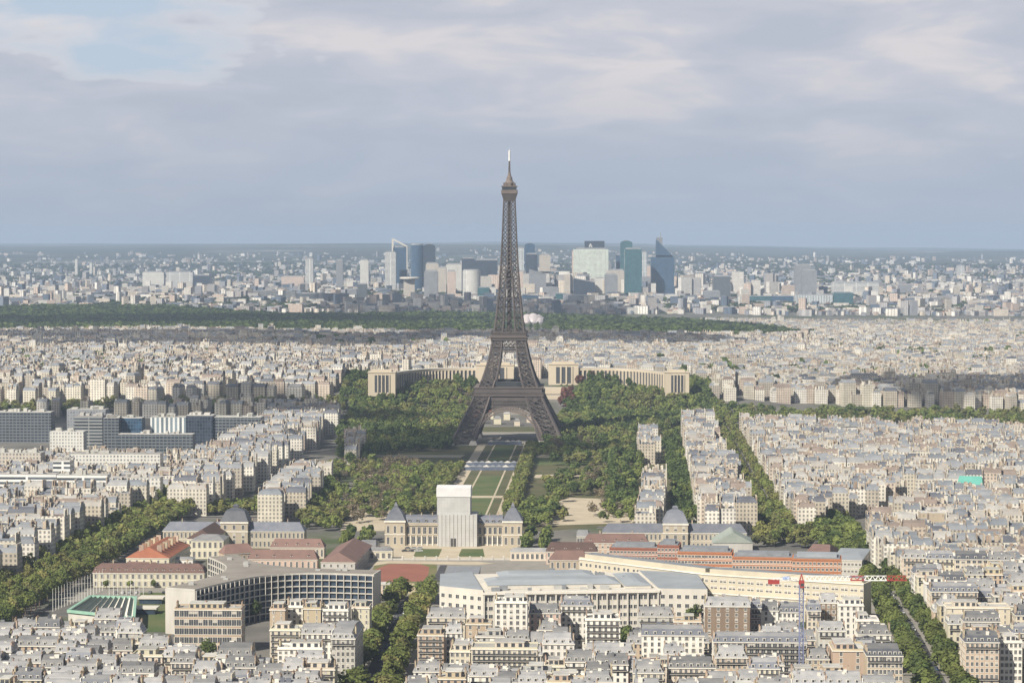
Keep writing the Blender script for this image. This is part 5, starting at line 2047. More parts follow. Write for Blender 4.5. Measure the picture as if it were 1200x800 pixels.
# ---------------------------------------------------------------- ordinary blocks, row by row
ZONES = [   # phrase, polygon in photograph pixels at roof height, heights, choice of walls, choice of roofs
    ("before the folded green roof", [(-60, 728), (60, 722), (168, 724), (200, 752), (285, 756), (325, 762), (383, 770), (408, 800), (400, 900), (-60, 900)], (17, 23), "cream,cream,pale grey,beige,white", "zinc,zinc,zinc,zinc,slate,flat"),
    ("left of the left boulevard", [(-60, 668), (22, 652), (60, 634), (84, 622), (128, 598), (150, 588), (176, 574), (182, 570), (-60, 576)], (21, 27), "cream,cream,pale grey,white,honey stone,white", "zinc,zinc,flat,zinc,slate"),
    ("behind the orange-roofed barracks", [(192, 578), (258, 574), (306, 542), (344, 520), (398, 486), (398, 476), (330, 478), (262, 512), (216, 548)], (21, 25), "cream,cream,pale grey,honey stone", "zinc,zinc,zinc,flat,slate"),
    ("left of the park groves", [(296, 588), (346, 588), (372, 562), (392, 546), (384, 540), (344, 545), (312, 568)], (20, 24), "cream,honey stone,cream", "zinc,zinc,slate"),
    ("right of the park", [(798, 486), (838, 486), (864, 535), (892, 594), (830, 604), (816, 580), (806, 530)], (20, 25), "cream,cream,white,honey stone", "zinc,zinc,flat,zinc,slate"),
    ("right of the straight avenue", [(866, 489), (1260, 500), (1260, 556), (1096, 560), (1006, 578), (938, 602), (914, 570)], (19, 25), "cream,cream,white,pale grey,pinkish", "zinc,zinc,zinc,flat,slate"),
    ("right of the crane avenue", [(1014, 604), (1060, 582), (1110, 568), (1260, 562), (1260, 760), (1196, 764), (1118, 738), (1088, 698), (1056, 660), (1024, 632)], (19, 25), "cream,cream,white,pale grey,honey stone", "zinc,zinc,flat,slate"),
    ("in the right park groves", [(756, 547), (780, 547), (788, 602), (744, 606)], (20, 23), "cream,white,honey stone", "zinc,zinc,flat"),
    ("deep in the right groves", [(748, 502), (772, 502), (776, 522), (748, 522)], (20, 23), "white,pinkish", "flat,tile"),
    ("in the left groves", [(404, 502), (428, 500), (430, 522), (404, 522)], (18, 21), "pinkish,white", "zinc,flat"),
    ("between the shaded offices and white slabs", [(-60, 520), (232, 520), (262, 513), (214, 546), (182, 570), (-60, 577)], (11, 16), "cream,white,pale grey", "zinc,flat,zinc"),
    ("before the big ministry", [(500, 735), (640, 728), (760, 728), (905, 720), (1010, 720), (1062, 800), (1085, 900), (452, 900), (470, 800), (486, 760)], (14, 19), "cream,white,beige,pinkish,pale grey", "zinc,zinc,flat,zinc"),
]


def build_lots():
    lots = []
    r = random.Random(5)
    for zi, (ph, poly, hr, walls, roofs) in enumerate(ZONES):
        ws, rs = walls.split(","), roofs.split(",")
        G = [to_uv(*ground(px, py, 21)) for px, py in poly]
        us, vs = [g[0] for g in G], [g[1] for g in G]
        v = max(1060, min(vs))
        row = 0
        big = zi in (1, 2, 3, 4, 7)
        while v < max(vs) + 8:
            row += 1
            dep = r.uniform(11, 14)
            u = min(us) - r.uniform(0, 12)
            n_in = 0
            col0 = 0
            while u < max(us) + 5:
                w = r.uniform(14, 22) if zi in (1, 2, 3, 7) else r.uniform(9.5, 17.5)
                if u % 105 < 7 and r.random() < 0.8:
                    u += 9
                X, Y = uv(u + w / 2, v)
                h = r.uniform(*hr)
                px, py = to_px(X, Y, 21)
                pl, _ = to_px(*uv(u, v), 21)
                pr, _ = to_px(*uv(u + w, v), 21)
                _, pb = to_px(*uv(u + w / 2, v + dep), 21)
                ok = all(bool(inpoly(a, b, poly)) for a, b in ((px, py), (pl + 2, py), (pr - 2, py), (px, pb + 0.5)))
                if ok and -40 < px < 1240 and py < 812 and is_clear(u + w / 2, v, w / 2, dep):
                    lots.append(dict(z=zi, row=row, u=u + w / 2, v=v + r.uniform(-3, 3.5), w=w - 0.25, d=dep, h=h * (r.uniform(0.62, 0.8) if r.random() < (0.2 if zi in (0, 5, 6, 10) else 0.06) else 1), wall=r.choice(ws), roof=r.choice(rs), px=px))
                    u += w
                else:
                    u += 4
            v += dep + r.choice((5, 7, 9, 14) if zi in (0, 5, 6, 10) else (6, 9, 12, 15))
    lots.sort(key=lambda l: l["v"])
    return lots


LOTS = build_lots()
N_OWN = 247
near, rest = LOTS[:N_OWN], LOTS[N_OWN:]
count = {}
rows = {}
for l in near:
    rows.setdefault((l["z"], l["row"]), []).append(l)
for key, ls in rows.items():
    ls.sort(key=lambda l: l["u"])
zrows = {}
for z, row in rows:
    zrows.setdefault(z, []).append(row)
for z in zrows:
    zrows[z].sort()
for (z, row), ls in rows.items():
    ri = zrows[z].index(row) + 1
    for i, l in enumerate(ls):
        X, Y = uv(l["u"], l["v"])
        r = random.Random(int(l["u"] * 13 + l["v"] * 7))
        rn = {"zinc": "zinc", "slate": "slate", "flat": "flat", "tile": "red tile", "brown tile": "brown tile"}[l["roof"]]
        pos = "sole house" if len(ls) == 1 else ordinal(i + 1) + " from left"
        lab = f"{l['wall']} {rn.replace(' ', '-')}-roofed block, {pos}, {ordinal(ri)} row {ZONES[z][0]}"
        root = empty("apartment_building", (X, Y, 0), -AX, lab, "apartment block", "apartment blocks " + ZONES[z][0])
        left_open = all(abs(o["u"] + o["w"] / 2 - (l["u"] - l["w"] / 2)) > 3 for o in ls if o is not l)
        right_open = all(abs(o["u"] - o["w"] / 2 - (l["u"] + l["w"] / 2)) > 3 for o in ls if o is not l)
        apartment(root, l["w"], l["d"], l["h"], l["wall"], l["roof"], r, sides=(left_open and r.random() < 0.8, right_open and r.random() < 0.8), balcony=r.random() < 0.75)
        l["done"] = True

# ---------------------------------------------------------------- masses of far blocks
FAR_WALL = [(0.58, 0.54, 0.45), (0.52, 0.48, 0.40), (0.66, 0.63, 0.57), (0.70, 0.67, 0.60), (0.48, 0.43, 0.35), (0.60, 0.56, 0.48), (0.54, 0.46, 0.38), (0.66, 0.62, 0.54), (0.42, 0.38, 0.32)]
FAR_ROOF = [(0.190, 0.208, 0.233), (0.242, 0.254, 0.276), (0.164, 0.178, 0.199), (0.294, 0.298, 0.302), (0.113, 0.121, 0.143), (0.329, 0.311, 0.286), (0.208, 0.221, 0.242), (0.233, 0.190, 0.164), (0.362, 0.354, 0.337), (0.224, 0.238, 0.259)]
SUB_WALL = [(0.576, 0.547, 0.499), (0.672, 0.643, 0.595), (0.480, 0.442, 0.384), (0.403, 0.394, 0.394), (0.614, 0.547, 0.461), (0.346, 0.326, 0.317), (0.710, 0.691, 0.653), (0.288, 0.298, 0.326), (0.528, 0.432, 0.365), (0.10, 0.13, 0.18), (0.16, 0.19, 0.24)]
SUB_ROOF = [(0.240, 0.234, 0.222), (0.180, 0.180, 0.180), (0.198, 0.114, 0.084), (0.300, 0.288, 0.270), (0.132, 0.132, 0.144), (0.216, 0.144, 0.108), (0.270, 0.258, 0.240)]
MAT_FW = island_mat("far_wall", FAR_WALL, win=(2.9, 3.1, 0.68))
MAT_FR = island_mat("far_roof", FAR_ROOF, 0.6)
MAT_FC = island_mat("far_chimney", [(0.52, 0.46, 0.37), (0.60, 0.57, 0.5), (0.44, 0.37, 0.29), (0.33, 0.26, 0.2), (0.50, 0.45, 0.38), (0.33, 0.27, 0.22), (0.6, 0.57, 0.5)])
MAT_SW = island_mat("suburb_wall", SUB_WALL, win=(3.6, 3.2, 0.62))
MAT_SR = island_mat("suburb_roof", SUB_ROOF)


def far_blocks(name, label, cx, cy_, z0, w, d, h, rot, roof, walls, roofs, chim=None):
    """many blocks in one mesh: roof 0 = mansard, 1 = flat, 2 = pitched; local frame = street grid"""
    n = len(cx)
    c, s = np.cos(rot), np.sin(rot)
    sg = np.array([[-1, -1], [1, -1], [1, 1], [-1, 1]], float)
    ins1 = np.where(roof == 0, 1.7, 0.0)
    ins1x = np.where((roof == 0) & (rng.random(n) < 0.2), 1.7, 0.05)
    rise1 = np.where(roof == 0, 2.8, 0.25)
    ins2x = np.where(roof == 0, 0.06 + (ins1x > 1) * 2.2, np.where(roof == 2, 1.0, 0.6))
    ins2y = np.where(roof == 0, d * 0.33, np.where(roof == 2, d * 0.46, 0.6))
    rise2 = np.where(roof == 0, 1.4, np.where(roof == 2, 3.2, -0.35))
    rings = [(w / 2, d / 2, np.full(n, -6.0)), (w / 2, d / 2, h), (w / 2 - ins1x, d / 2 - ins1, h + rise1), (np.maximum(w / 2 - ins1x - ins2x, 0.3), np.maximum(d / 2 - ins1 - ins2y, 0.2), h + rise1 + rise2)]
    V = []
    for a, b, z in rings:
        lx = a[:, None] * sg[None, :, 0]
        ly = b[:, None] * sg[None, :, 1]
        V.append(np.stack([cx[:, None] + lx * c[:, None] - ly * s[:, None], cy_[:, None] + lx * s[:, None] + ly * c[:, None], (z0 + z)[:, None] + 0 * lx], -1))
    V = np.stack(V, 1).reshape(-1, 3)                 # n,4,4,3
    F, mi = [], []
    base = (np.arange(n) * 16)[:, None]
    for k in range(3):
        for i in range(4):
            j = (i + 1) % 4
            F.append(base + np.array([k * 4 + i, k * 4 + j, k * 4 + 4 + j, k * 4 + 4 + i])[None])
            mi.append(np.full(n, 0 if k == 0 else 1) if k != 1 else np.where(roof == 1, 0, 1))
    F.append(base + np.array([12, 13, 14, 15])[None])
    mi.append(np.full(n, 1))
    F, mi = np.concatenate(F), np.concatenate(mi)
    mats = [walls, roofs]
    if chim is not None:
        # a chimney wall at both party ends, plus rooftop boxes
        k = len(chim[0])
        idx, lx0, ly0, lw, ld, lh = chim
        bx = []
        for a, b, z in ((-0.5, -0.5, 0), (0.5, -0.5, 0), (0.5, 0.5, 0), (-0.5, 0.5, 0), (-0.5, -0.5, 1), (0.5, -0.5, 1), (0.5, 0.5, 1), (-0.5, 0.5, 1)):
            px = lx0 + a * lw
            py = ly0 + b * ld
            pz = z0[idx] + h[idx] + z * lh
            bx.append(np.stack([cx[idx] + px * c[idx] - py * s[idx], cy_[idx] + px * s[idx] + py * c[idx], pz], -1))
        B = np.stack(bx, 1).reshape(-1, 3)
        o = len(V) + (np.arange(k) * 8)[:, None]
        G = np.concatenate([o + np.array(q)[None] for q in ((4, 5, 6, 7), (0, 1, 5, 4), (1, 2, 6, 5), (2, 3, 7, 6), (3, 0, 4, 7))])
        V = np.concatenate([V, B])
        F = np.concatenate([F, G])
        mi = np.concatenate([mi, np.full(len(G), 2)])
        mats.append(MAT_FC)
    me = np_mesh(name, V, F, mats, mi)
    o = mesh_obj(name, me)
    o.rotation_euler = (0, 0, -AX)
    return tag(o, label, "city blocks", kind="stuff")


def chimneys_for(n, w, d, per=4):
    idx = np.repeat(np.arange(n), per)
    k = len(idx)
    t = rng.random(k)
    end = rng.random(k) < 0.6
    lx = np.where(end, np.where(rng.random(k) < 0.5, -1, 1) * (w[idx] / 2 - 0.5), (t - 0.5) * w[idx] * 0.8)
    ly = (rng.random(k) - 0.5) * d[idx] * 0.6
    lw = np.where(end, 0.7, rng.uniform(0.7, 2.6, k))
    ld = np.where(end, rng.uniform(2.0, 8.0, k), rng.uniform(1.0, 3.0, k))
    lh = rng.uniform(3.2, 5.6, k)
    return idx, lx, ly, lw, ld, lh


def rest_lots():
    n = len(rest)
    if not n:
        return
    A = lambda k: np.array([l[k] for l in rest], float)
    rf = np.array([1 if l["roof"] == "flat" else 0 for l in rest])
    far_blocks("city_blocks", "pale blocks packed between the park, the river trees and the straight avenue", A("u"), A("v") + A("d") / 2, np.zeros(n), A("w"), A("d"), A("h"), rng.normal(0, 0.03, n), rf, MAT_FW, MAT_FR, chimneys_for(n, A("w"), A("d"), 9))


rest_lots()

# places the far city keeps clear of (pixels on the ground)
WOOD = [(-80, 368), (60, 363), (200, 364), (330, 374), (420, 374), (520, 372), (622, 374), (700, 377), (800, 381), (900, 389), (965, 399), (900, 403), (640, 400), (480, 399), (330, 398), (180, 395), (60, 397), (-80, 399)]
GROVE_L = [(385, 480), (405, 452), (432, 446), (600, 446), (600, 520), (400, 520)]
GROVE_R = [(600, 520), (600, 444), (815, 446), (838, 470), (860, 500), (790, 520)]
BANK_R = [(835, 470), (1260, 484), (1260, 512), (860, 506)]
BANK_L = [(-60, 474), (395, 470), (395, 484), (-60, 488)]


def far_city():
    r = rng
    # right bank, 2.9 to 6 km: rows of blocks with streets
    us, vs = [], []
    v = 2990.0
    while v < 6050:
        half = 0.225 * v + 60
        u = -half - 0.04 * v
        while u < half - 0.036 * v:
            us.append(u + r.uniform(-2, 2))
            vs.append(v + r.uniform(-5, 5) + 12 * math.sin(u / 160.0))
            u += r.uniform(10, 20)
            if (u + 40 * math.sin(v / 300)) % 130 < 16:
                u += r.uniform(8, 16)
        v += r.uniform(15, 24)
    u, v = np.array(us), np.array(vs)
    X, Y = u * CA + v * SA, -u * SA + v * CA
    Z = tz(X, Y)
    px, py = to_px(X, Y, Z)
    keep = np.ones(len(u), bool)
    for P in (WOOD, GROVE_L, GROVE_R, BANK_R, BANK_L):
        keep &= ~inpoly(px, py, P)
    keep &= ~((px > 425) & (px < 815) & (Y < 3275))
    keep &= ~((px > 826) & (px < 836) & (Y < 3900))
    u, v, Z, px = u[keep], v[keep], Z[keep], px[keep]
    n = len(u)
    w = r.uniform(9, 21, n)
    d = r.uniform(9, 15, n)
    h = r.uniform(16, 21, n) - (r.random(n) < 0.15) * r.uniform(3, 7, n) + (r.random(n) < 0.03) * r.uniform(4, 10, n)
    roof = np.where(r.random(n) < 0.64, 0, 1)
    rot = np.where(r.random(n) < 0.2, math.pi / 2, 0.0) + 0.25 * np.sin(u / 300.0) * np.cos(v / 500.0) + r.normal(0, 0.03, n)
    far_blocks("hillside_city", "pale roofs and facades of the hillside city across the river", u, v, Z, w, d, h, rot, roof, MAT_FW, MAT_FR, chimneys_for(n, w, d, 6))
    # suburbs, 6.5 to 20 km
    n = 39000
    v = np.exp(r.uniform(np.log(7000), np.log(21000), n))
    u = (r.random(n) * 2 - 1) * (0.225 * v + 50) - 0.038 * v
    X, Y = u * CA + v * SA, -u * SA + v * CA
    Z = tz(X, Y)
    px, py = to_px(X, Y, Z)
    cl = 0.5 + 0.5 * np.sin(u / 310 + 2 * np.sin(v / 900)) * np.sin(v / 520 + 1.5 * np.sin(u / 700))
    dens = np.interp(v, [7000, 10500, 12500, 15500, 21000], [1, 0.92, 0.58, 0.2, 0.08])
    keep = ~inpoly(px, py, WOOD) & (r.random(n) < dens * (0.42 + 0.58 * cl ** 1.5)) & (py < 366 + (px > 600) * 14)
    u, v, Z = u[keep], v[keep], Z[keep]
    n = len(u)
    big = r.random(n)
    w = np.where(big < 0.72, r.uniform(9, 20, n), np.where(big < 0.95, r.uniform(20, 48, n), r.uniform(16, 26, n)))
    d = np.where(big < 0.72, r.uniform(9, 15, n), r.uniform(11, 22, n))
    h = np.where(big < 0.72, r.uniform(6, 13, n), np.where(big < 0.95, r.uniform(11, 24, n), r.uniform(26, 46, n)))
    roof = np.where(big < 0.5, 2, 1)
    rot = r.uniform(-0.9, 0.9, n)
    m = 170
    yt = r.uniform(7700, 9000, m)
    u2 = r.uniform(-0.058, 0.078, m) * yt
    v2 = yt
    u, v = np.concatenate([u, u2]), np.concatenate([v, v2])
    Z = np.concatenate([Z, tz(u2 * CA + v2 * SA, -u2 * SA + v2 * CA)])
    w, d = np.concatenate([w, r.uniform(20, 46, m)]), np.concatenate([d, r.uniform(16, 30, m)])
    h = np.concatenate([h, np.where(yt > 8100, r.uniform(22, 85, m), r.uniform(10, 32, m))])
    roof, rot = np.concatenate([roof, np.ones(m, int)]), np.concatenate([rot, r.uniform(-0.5, 0.5, m)])
    far_blocks("suburb_blocks", "hazy pale suburb blocks and houses spread to the foot of the hills", u, v, Z, w, d, h, rot, roof, MAT_SW, MAT_SR)


far_city()
# ---------------------------------------------------------------- trees
LEAF = {
    "fresh green": leaf_mat("leaf_fresh", (0.195, 0.235, 0.085)),
    "deep green": leaf_mat("leaf_deep", (0.125, 0.165, 0.065)),
    "olive": leaf_mat("leaf_olive", (0.235, 0.24, 0.105)),
    "bare brown": leaf_mat("leaf_bare", (0.23, 0.195, 0.15)),
    "pink-brown": leaf_mat("leaf_pink", (0.24, 0.13, 0.115)),
    "dark purple": leaf_mat("leaf_purple", (0.05, 0.022, 0.028)),
}
BARK = M("bark", (0.13, 0.10, 0.075), (0.08, 0.062, 0.048), 0.6, 0.95)


def crown_arrays(r, n_leaf, size, rad=1.0, flat=0.85, lobes=9):
    """leaf clumps through the volume of a crown about 2 wide, centred on the origin"""
    c = r.normal(0, 1, (lobes, 3))
    c /= np.linalg.norm(c, axis=1)[:, None]
    c *= (r.random(lobes)[:, None] ** 0.5) * 0.62
    c[:, 2] *= flat
    rr = r.uniform(0.3, 0.5, lobes)
    k = r.integers(0, lobes, n_leaf)
    dirs = r.normal(0, 1, (n_leaf, 3))
    dirs /= np.linalg.norm(dirs, axis=1)[:, None]
    p = c[k] + dirs * (rr[k] * r.uniform(0.72, 1.06, n_leaf))[:, None]
    nrm = dirs + r.normal(0, 0.55, (n_leaf, 3)) + np.array([0, 0, 0.25])
    nrm /= np.linalg.norm(nrm, axis=1)[:, None]
    a = np.cross(nrm, r.normal(0, 1, (n_leaf, 3)))
    a /= np.linalg.norm(a, axis=1)[:, None]
    b = np.cross(nrm, a)
    s = size * r.uniform(0.6, 1.35, n_leaf)[:, None]
    V = np.stack([p - a * s - b * s * 0.7, p + a * s * 0.9 - b * s, p + a * s + b * s * 0.8, p - a * s * 0.8 + b * s], 1) * rad
    return V                                             # n,4,3


def quads(V):
    n = len(V)
    return V.reshape(-1, 3), np.arange(n * 4).reshape(n, 4)


CROWNS = {}
for kind in LEAF:
    CROWNS[kind] = []
    for i in range(4):
        rr_ = np.random.default_rng(100 + i)
        bare = kind == "bare brown"
        V = crown_arrays(rr_, 760 if not bare else 380, 0.085 if not bare else 0.06, flat=rr_.uniform(0.7, 1.0), lobes=7 + 3 * i)
        v, f = quads(V)
        CROWNS[kind].append(np_mesh("crown", v, f, [LEAF[kind]]))


def trunk_mesh():
    mb = MB()
    mb.lathe([(0.06, -0.1), (0.045, 0.0), (0.035, 0.5), (0.026, 0.85)], 6)
    for a in range(5):
        an = a * 1.26
        mb.beam((0, 0, 0.42 + a * 0.05), (0.2 * math.cos(an), 0.2 * math.sin(an), 0.78 + a * 0.03), 0.028)
    me = bpy.data.meshes.new("trunk")
    me.from_pydata(mb.v, [], mb.f)
    me.materials.append(BARK)
    return me


TRUNK = trunk_mesh()
TREES = []          # (X, Y, height, crown radius, kind, label or None, group)


def add_tree(X, Y, h, rad, kind, lab=None, grp=None, pr=0):
    TREES.append((X, Y, h, rad, kind, lab, grp, pr))


def offset_line(L, off):
    L = [np.array(p) for p in L]
    out = []
    for i, p in enumerate(L):
        d = L[min(i + 1, len(L) - 1)] - L[max(i - 1, 0)]
        d = d / np.linalg.norm(d)
        out.append(p + np.array([d[1], -d[0]]) * off)
    return out


def along_line(L, step, r, jit=1.2):
    L = [np.array(p) for p in L]
    seg = [np.linalg.norm(L[i + 1] - L[i]) for i in range(len(L) - 1)]
    tot, t, out = sum(seg), step * 0.4, []
    while t < tot:
        q, i = t, 0
        while q > seg[i]:
            q -= seg[i]
            i += 1
        p = L[i] + (L[i + 1] - L[i]) * q / seg[i]
        out.append(p + np.array([r.uniform(-jit, jit), r.uniform(-jit, jit)]))
        t += step * r.uniform(0.85, 1.15)
    return out


def in_rects(X, Y):
    u, v = to_uv(X, Y)
    for (cu, cv, cw, cd, rot, m) in RECTS:
        da, db = u - cu, v - cv
        c, s = math.cos(-rot), math.sin(-rot)
        la, lb = da * c - db * s, da * s + db * c
        if abs(la) < cw - m + 1.5 and -1.5 < lb < cd + 1.5:
            return True
    return any(abs(u - l['u']) < l['w'] / 2 + 1 and -1 < v - l['v'] < l['d'] + 1 for l in LOTS)


def tree_row(L, step, h, rad, kinds, phrase, seed, near_named=True):
    r = random.Random(seed)
    k = 0
    for p in along_line(L, step, r):
        px, py = to_px(p[0], p[1], h)
        if not (-25 < px < 1225 and py < 802) or in_rects(p[0], p[1]):
            continue
        k += 1
        kind = r.choice(kinds)
        add_tree(p[0], p[1], h * r.uniform(0.85, 1.12), rad * r.uniform(0.85, 1.18), kind, f"{kind} tree, {ordinal(k)} from the near end, {phrase}", "trees in the rows of " + phrase.split(" of ")[-1])


for nm, offs, step, h, rad, kinds in (
    ("left boulevard", (-26, -14, 0.5, 14, 25), 11, 15, 6.4, ["fresh green", "fresh green", "olive"]),
    ("middle avenue", (-8.5, 9.5), 9, 15, 7.6, ["fresh green", "fresh green", "olive"]),
    ("crane avenue", (-8.5, 9), 9, 15, 7.6, ["fresh green", "fresh green", "deep green"]),
    ("straight avenue", (-7, 7), 9.5, 13.5, 5.6, ["olive", "fresh green", "olive"]),
):
    for i, o in enumerate(offs):
        which = {2: ("left", "right"), 5: ("leftmost", "second-left", "middle", "second-right", "rightmost")}[len(offs)][i]
        tree_row(offset_line(AVG[nm], o), step, h, rad, kinds, f"{which} row of the {nm}", 40 + i + int(step * 10))
tree_row([ground(1118, 806), ground(1225, 782)], 9, 9, 5.4, ["fresh green", "deep green"], "front row of the bottom right corner", 61)
tree_row([ground(1135, 800), ground(1225, 775)], 10, 9, 5.6, ["fresh green"], "back row of the bottom right corner", 62)
tree_row([ground(880, 616), ground(1012, 596)], 10, 14, 6.2, ["fresh green", "olive", "deep green"], "front row of the cross street", 63)
tree_row([ground(1000, 602), ground(1050, 588)], 10, 14, 6.2, ["deep green", "olive"], "back row of the cross street", 64)
tree_row([ground(905, 640), ground(936, 628)], 10, 13, 6, ["fresh green"], "depot yard row of the crossing", 65)
tree_row([ground(960, 655), ground(1000, 626)], 10, 13, 6, ["fresh green", "deep green"], "side row of the crane avenue's upper end", 66)
tree_row([ground(188, 600), ground(420, 602)], 11, 12, 5.4, ["olive", "olive", "fresh green"], "row behind the left school range of the school street", 67)
tree_row([ground(700, 612), ground(905, 612)], 11, 12, 5.4, ["olive", "fresh green"], "row behind the right school range of the wing street", 68)
tree_row([ground(262, 656), ground(292, 656)], 8, 10, 5.5, ["fresh green"], "clump inside the barracks courtyard of brown roofs", 69)
tree_row([ground(228, 734), ground(312, 728)], 9, 13, 5.6, ["fresh green", "deep green"], "clump before the Y-shaped offices", 70)
for x0, y0, x1, y1, lab, s in ((404, 644, 414, 632, "outer left grove of the school forecourt", 71), (424, 646, 434, 632, "inner left grove of the school forecourt", 72), (617, 648, 622, 632, "inner right grove of the school forecourt", 73), (636, 648, 642, 632, "outer right grove of the school forecourt", 74)):
    tree_row([ground(x0, y0), ground(x1, y1)], 8, 13, 5.2, ["fresh green", "deep green"], lab, s)
tree_row([ground(762, 640), ground(792, 640)], 13, 10, 5, ["fresh green"], "before the right school range of the gateway yard", 75)
tree_row([ground(818, 644), ground(830, 644)], 12, 12, 6, ["fresh green"], "at the gateway of the brick offices", 76)
tree_row([ground(112, 690), ground(226, 688)], 16, 6, 3.0, ["fresh green"], "small row before the dormered range", 77)
for X, Y, lab, kind, h in ((742, 806, "big round tree beside the church spirelet", "olive", 13), (672, 800, "dark purple tree before the white small-windowed block", "dark purple", 11), (684, 806, "low bright tree below the purple one", "fresh green", 8), (736, 770, "tall dark garden tree right of the white terraced flats", "deep green", 17), (731, 762, "deep green garden tree behind the tall one right of the terraced flats", "deep green", 15), (690, 785, "bright tree in the gap left of the pinkish house", "fresh green", 9), (702, 778, "dark tree row end before the terraced flats", "deep green", 9), (716, 780, "small olive tree before the terraced flats", "olive", 8), (466, 702, "dark conifer-like tree at the avenue's square end", "deep green", 14), (814, 736, "narrow ivy-dark tree left of the brown tenement", "deep green", 15), (815, 762, "dark purple tree right of the white mansard block", "dark purple", 10), (243, 775, "small roof-court tree among the near zinc roofs", "deep green", 13)):
    x, y = ground(X, Y)
    add_tree(x, y, h, h * 0.42, kind, lab, None, 1)
# park rows of clipped trees, both sides of the lawns
def clipped(lines, phrase, seed):
    for i, (a, b) in enumerate(lines):
        tree_row([ground(*a), ground(*b)], 9.0, 10.5, 5.0, ["olive", "fresh green"], f"{ordinal(i + 1)} clipped row outward, {phrase}", seed + i)


clipped([(axis(604, k), axis(549, k)) for k in (0.635, 0.672, 0.71)], "left of the park lawns", 80)
clipped([(axis(604, k), axis(525, k)) for k in (0.36, 0.335)], "right of the park lawns", 90)

r_ = random.Random(3)


def on_lawns(X, Y):
    px, py = to_px(X, Y, 0)
    return 519 < py < 608 and 0.29 < (709 - px) / (py - 281) < 0.74


def grove(poly, n, kinds, h, rad, mind=7.5, terr=False, phrase=None):
    xs, ys = [p[0] for p in poly], [p[1] for p in poly]
    pts = []
    G = [gt(px, py)[:2] if terr else ground(px, py) for px, py in poly]
    x0, x1, y0, y1 = min(g[0] for g in G), max(g[0] for g in G), min(g[1] for g in G), max(g[1] for g in G)
    tries, cell, k = 0, {}, 0
    while k < n and tries < n * 30:
        tries += 1
        X, Y = r_.uniform(x0, x1), r_.uniform(y0, y1)
        if not bool(inpoly(X, Y, G)) or in_rects(X, Y) or on_lawns(X, Y):
            continue
        key = (int(X // mind), int(Y // mind))
        if any(math.hypot(X - a, Y - b) < mind for i in (-1, 0, 1) for j in (-1, 0, 1) for a, b in cell.get((key[0] + i, key[1] + j), ())):
            continue
        cell.setdefault(key, []).append((X, Y))
        k += 1
        t = 0.5 + 0.5 * math.sin(X / 37.0) * math.sin(Y / 51.0 + 1)
        kind = kinds[min(len(kinds) - 1, int((t * 0.6 + r_.random() * 0.4) * len(kinds)))]
        hh = h * r_.uniform(0.75, 1.15)
        lab = f"{kind} tree {phrase}" if phrase else None
        add_tree(X, Y, hh, rad * r_.uniform(0.75, 1.25), kind, lab, ("trees " + phrase) if phrase else None, -1 if not phrase else 0)


grove([(350, 606), (372, 575), (398, 548), (398, 505), (420, 484), (530, 512), (538, 528), (470, 530), (405, 548), (378, 606)], 330, ["deep green", "deep green", "fresh green", "olive"], 15, 7)
grove([(395, 606), (420, 575), (470, 560), (505, 552), (480, 600), (470, 606)], 60, ["bare brown", "deep green", "fresh green", "bare brown", "olive"], 12, 6.2)
grove([(466, 600), (485, 568), (515, 552), (498, 600)], 40, ["fresh green", "deep green"], 14, 6.4)
grove([(345, 608), (358, 575), (395, 548), (470, 545), (508, 550), (478, 604), (440, 614), (400, 614)], 190, ["deep green", "fresh green", "bare brown", "olive", "fresh green"], 13, 6.6)
grove([(600, 618), (642, 618), (650, 600), (618, 594)], 40, ["deep green", "fresh green"], 12, 6)
grove([(860, 624), (935, 620), (960, 644), (1004, 644), (988, 600), (900, 600)], 55, ["deep green", "fresh green", "olive"], 13, 6.3)
grove([(884, 642), (957, 642), (950, 616), (886, 614)], 34, ["fresh green", "olive"], 12, 6)
grove([(826, 614), (940, 622), (932, 602), (890, 602), (830, 606)], 50, ["fresh green", "olive", "deep green"], 13, 6.3)
grove([(352, 620), (402, 624), (404, 606), (350, 606)], 28, ["fresh green", "olive"], 12, 6)
grove([(180, 604), (345, 604), (345, 596), (190, 594)], 40, ["olive", "fresh green"], 12, 6)
grove([(420, 530), (530, 530), (540, 524), (430, 512)], 40, ["deep green", "deep green"], 12, 7)
grove([(645, 610), (640, 565), (700, 550), (735, 580), (680, 582), (664, 584), (662, 612)], 60, ["deep green", "fresh green", "olive", "deep green"], 13, 6.2)
grove([(690, 606), (760, 606), (750, 598), (700, 598)], 14, ["olive", "bare brown"], 12, 6)
grove([(690, 584), (714, 596), (720, 556), (690, 552)], 24, ["bare brown", "bare brown", "olive"], 13, 6.5)
grove([(713, 608), (724, 608), (722, 530), (714, 530)], 60, ["deep green", "deep green", "fresh green"], 14, 6)
grove([(732, 606), (743, 606), (752, 545), (745, 520), (726, 530)], 50, ["deep green", "fresh green"], 14, 6)
grove([(790, 612), (822, 612), (800, 545), (796, 510), (778, 515), (786, 560)], 80, ["deep green", "deep green", "fresh green"], 14, 6)
grove([(650, 548), (720, 544), (770, 512), (800, 500), (690, 500), (640, 516), (632, 532)], 190, ["deep green", "olive", "fresh green", "deep green", "bare brown"], 15, 7)
grove([(390, 482), (405, 456), (470, 452), (556, 456), (545, 496), (530, 512), (420, 488)], 330, ["fresh green", "deep green", "olive", "fresh green", "bare brown"], 15, 7.5, terr=True)
grove([(650, 508), (660, 482), (684, 458), (800, 460), (836, 474), (862, 494), (800, 502), (700, 506)], 420, ["fresh green", "deep green", "fresh green", "olive"], 15, 7.5, terr=True)
grove([(672, 470), (680, 447), (735, 447), (745, 465)], 40, ["fresh green", "deep green", "pink-brown"], 19, 8, terr=True)
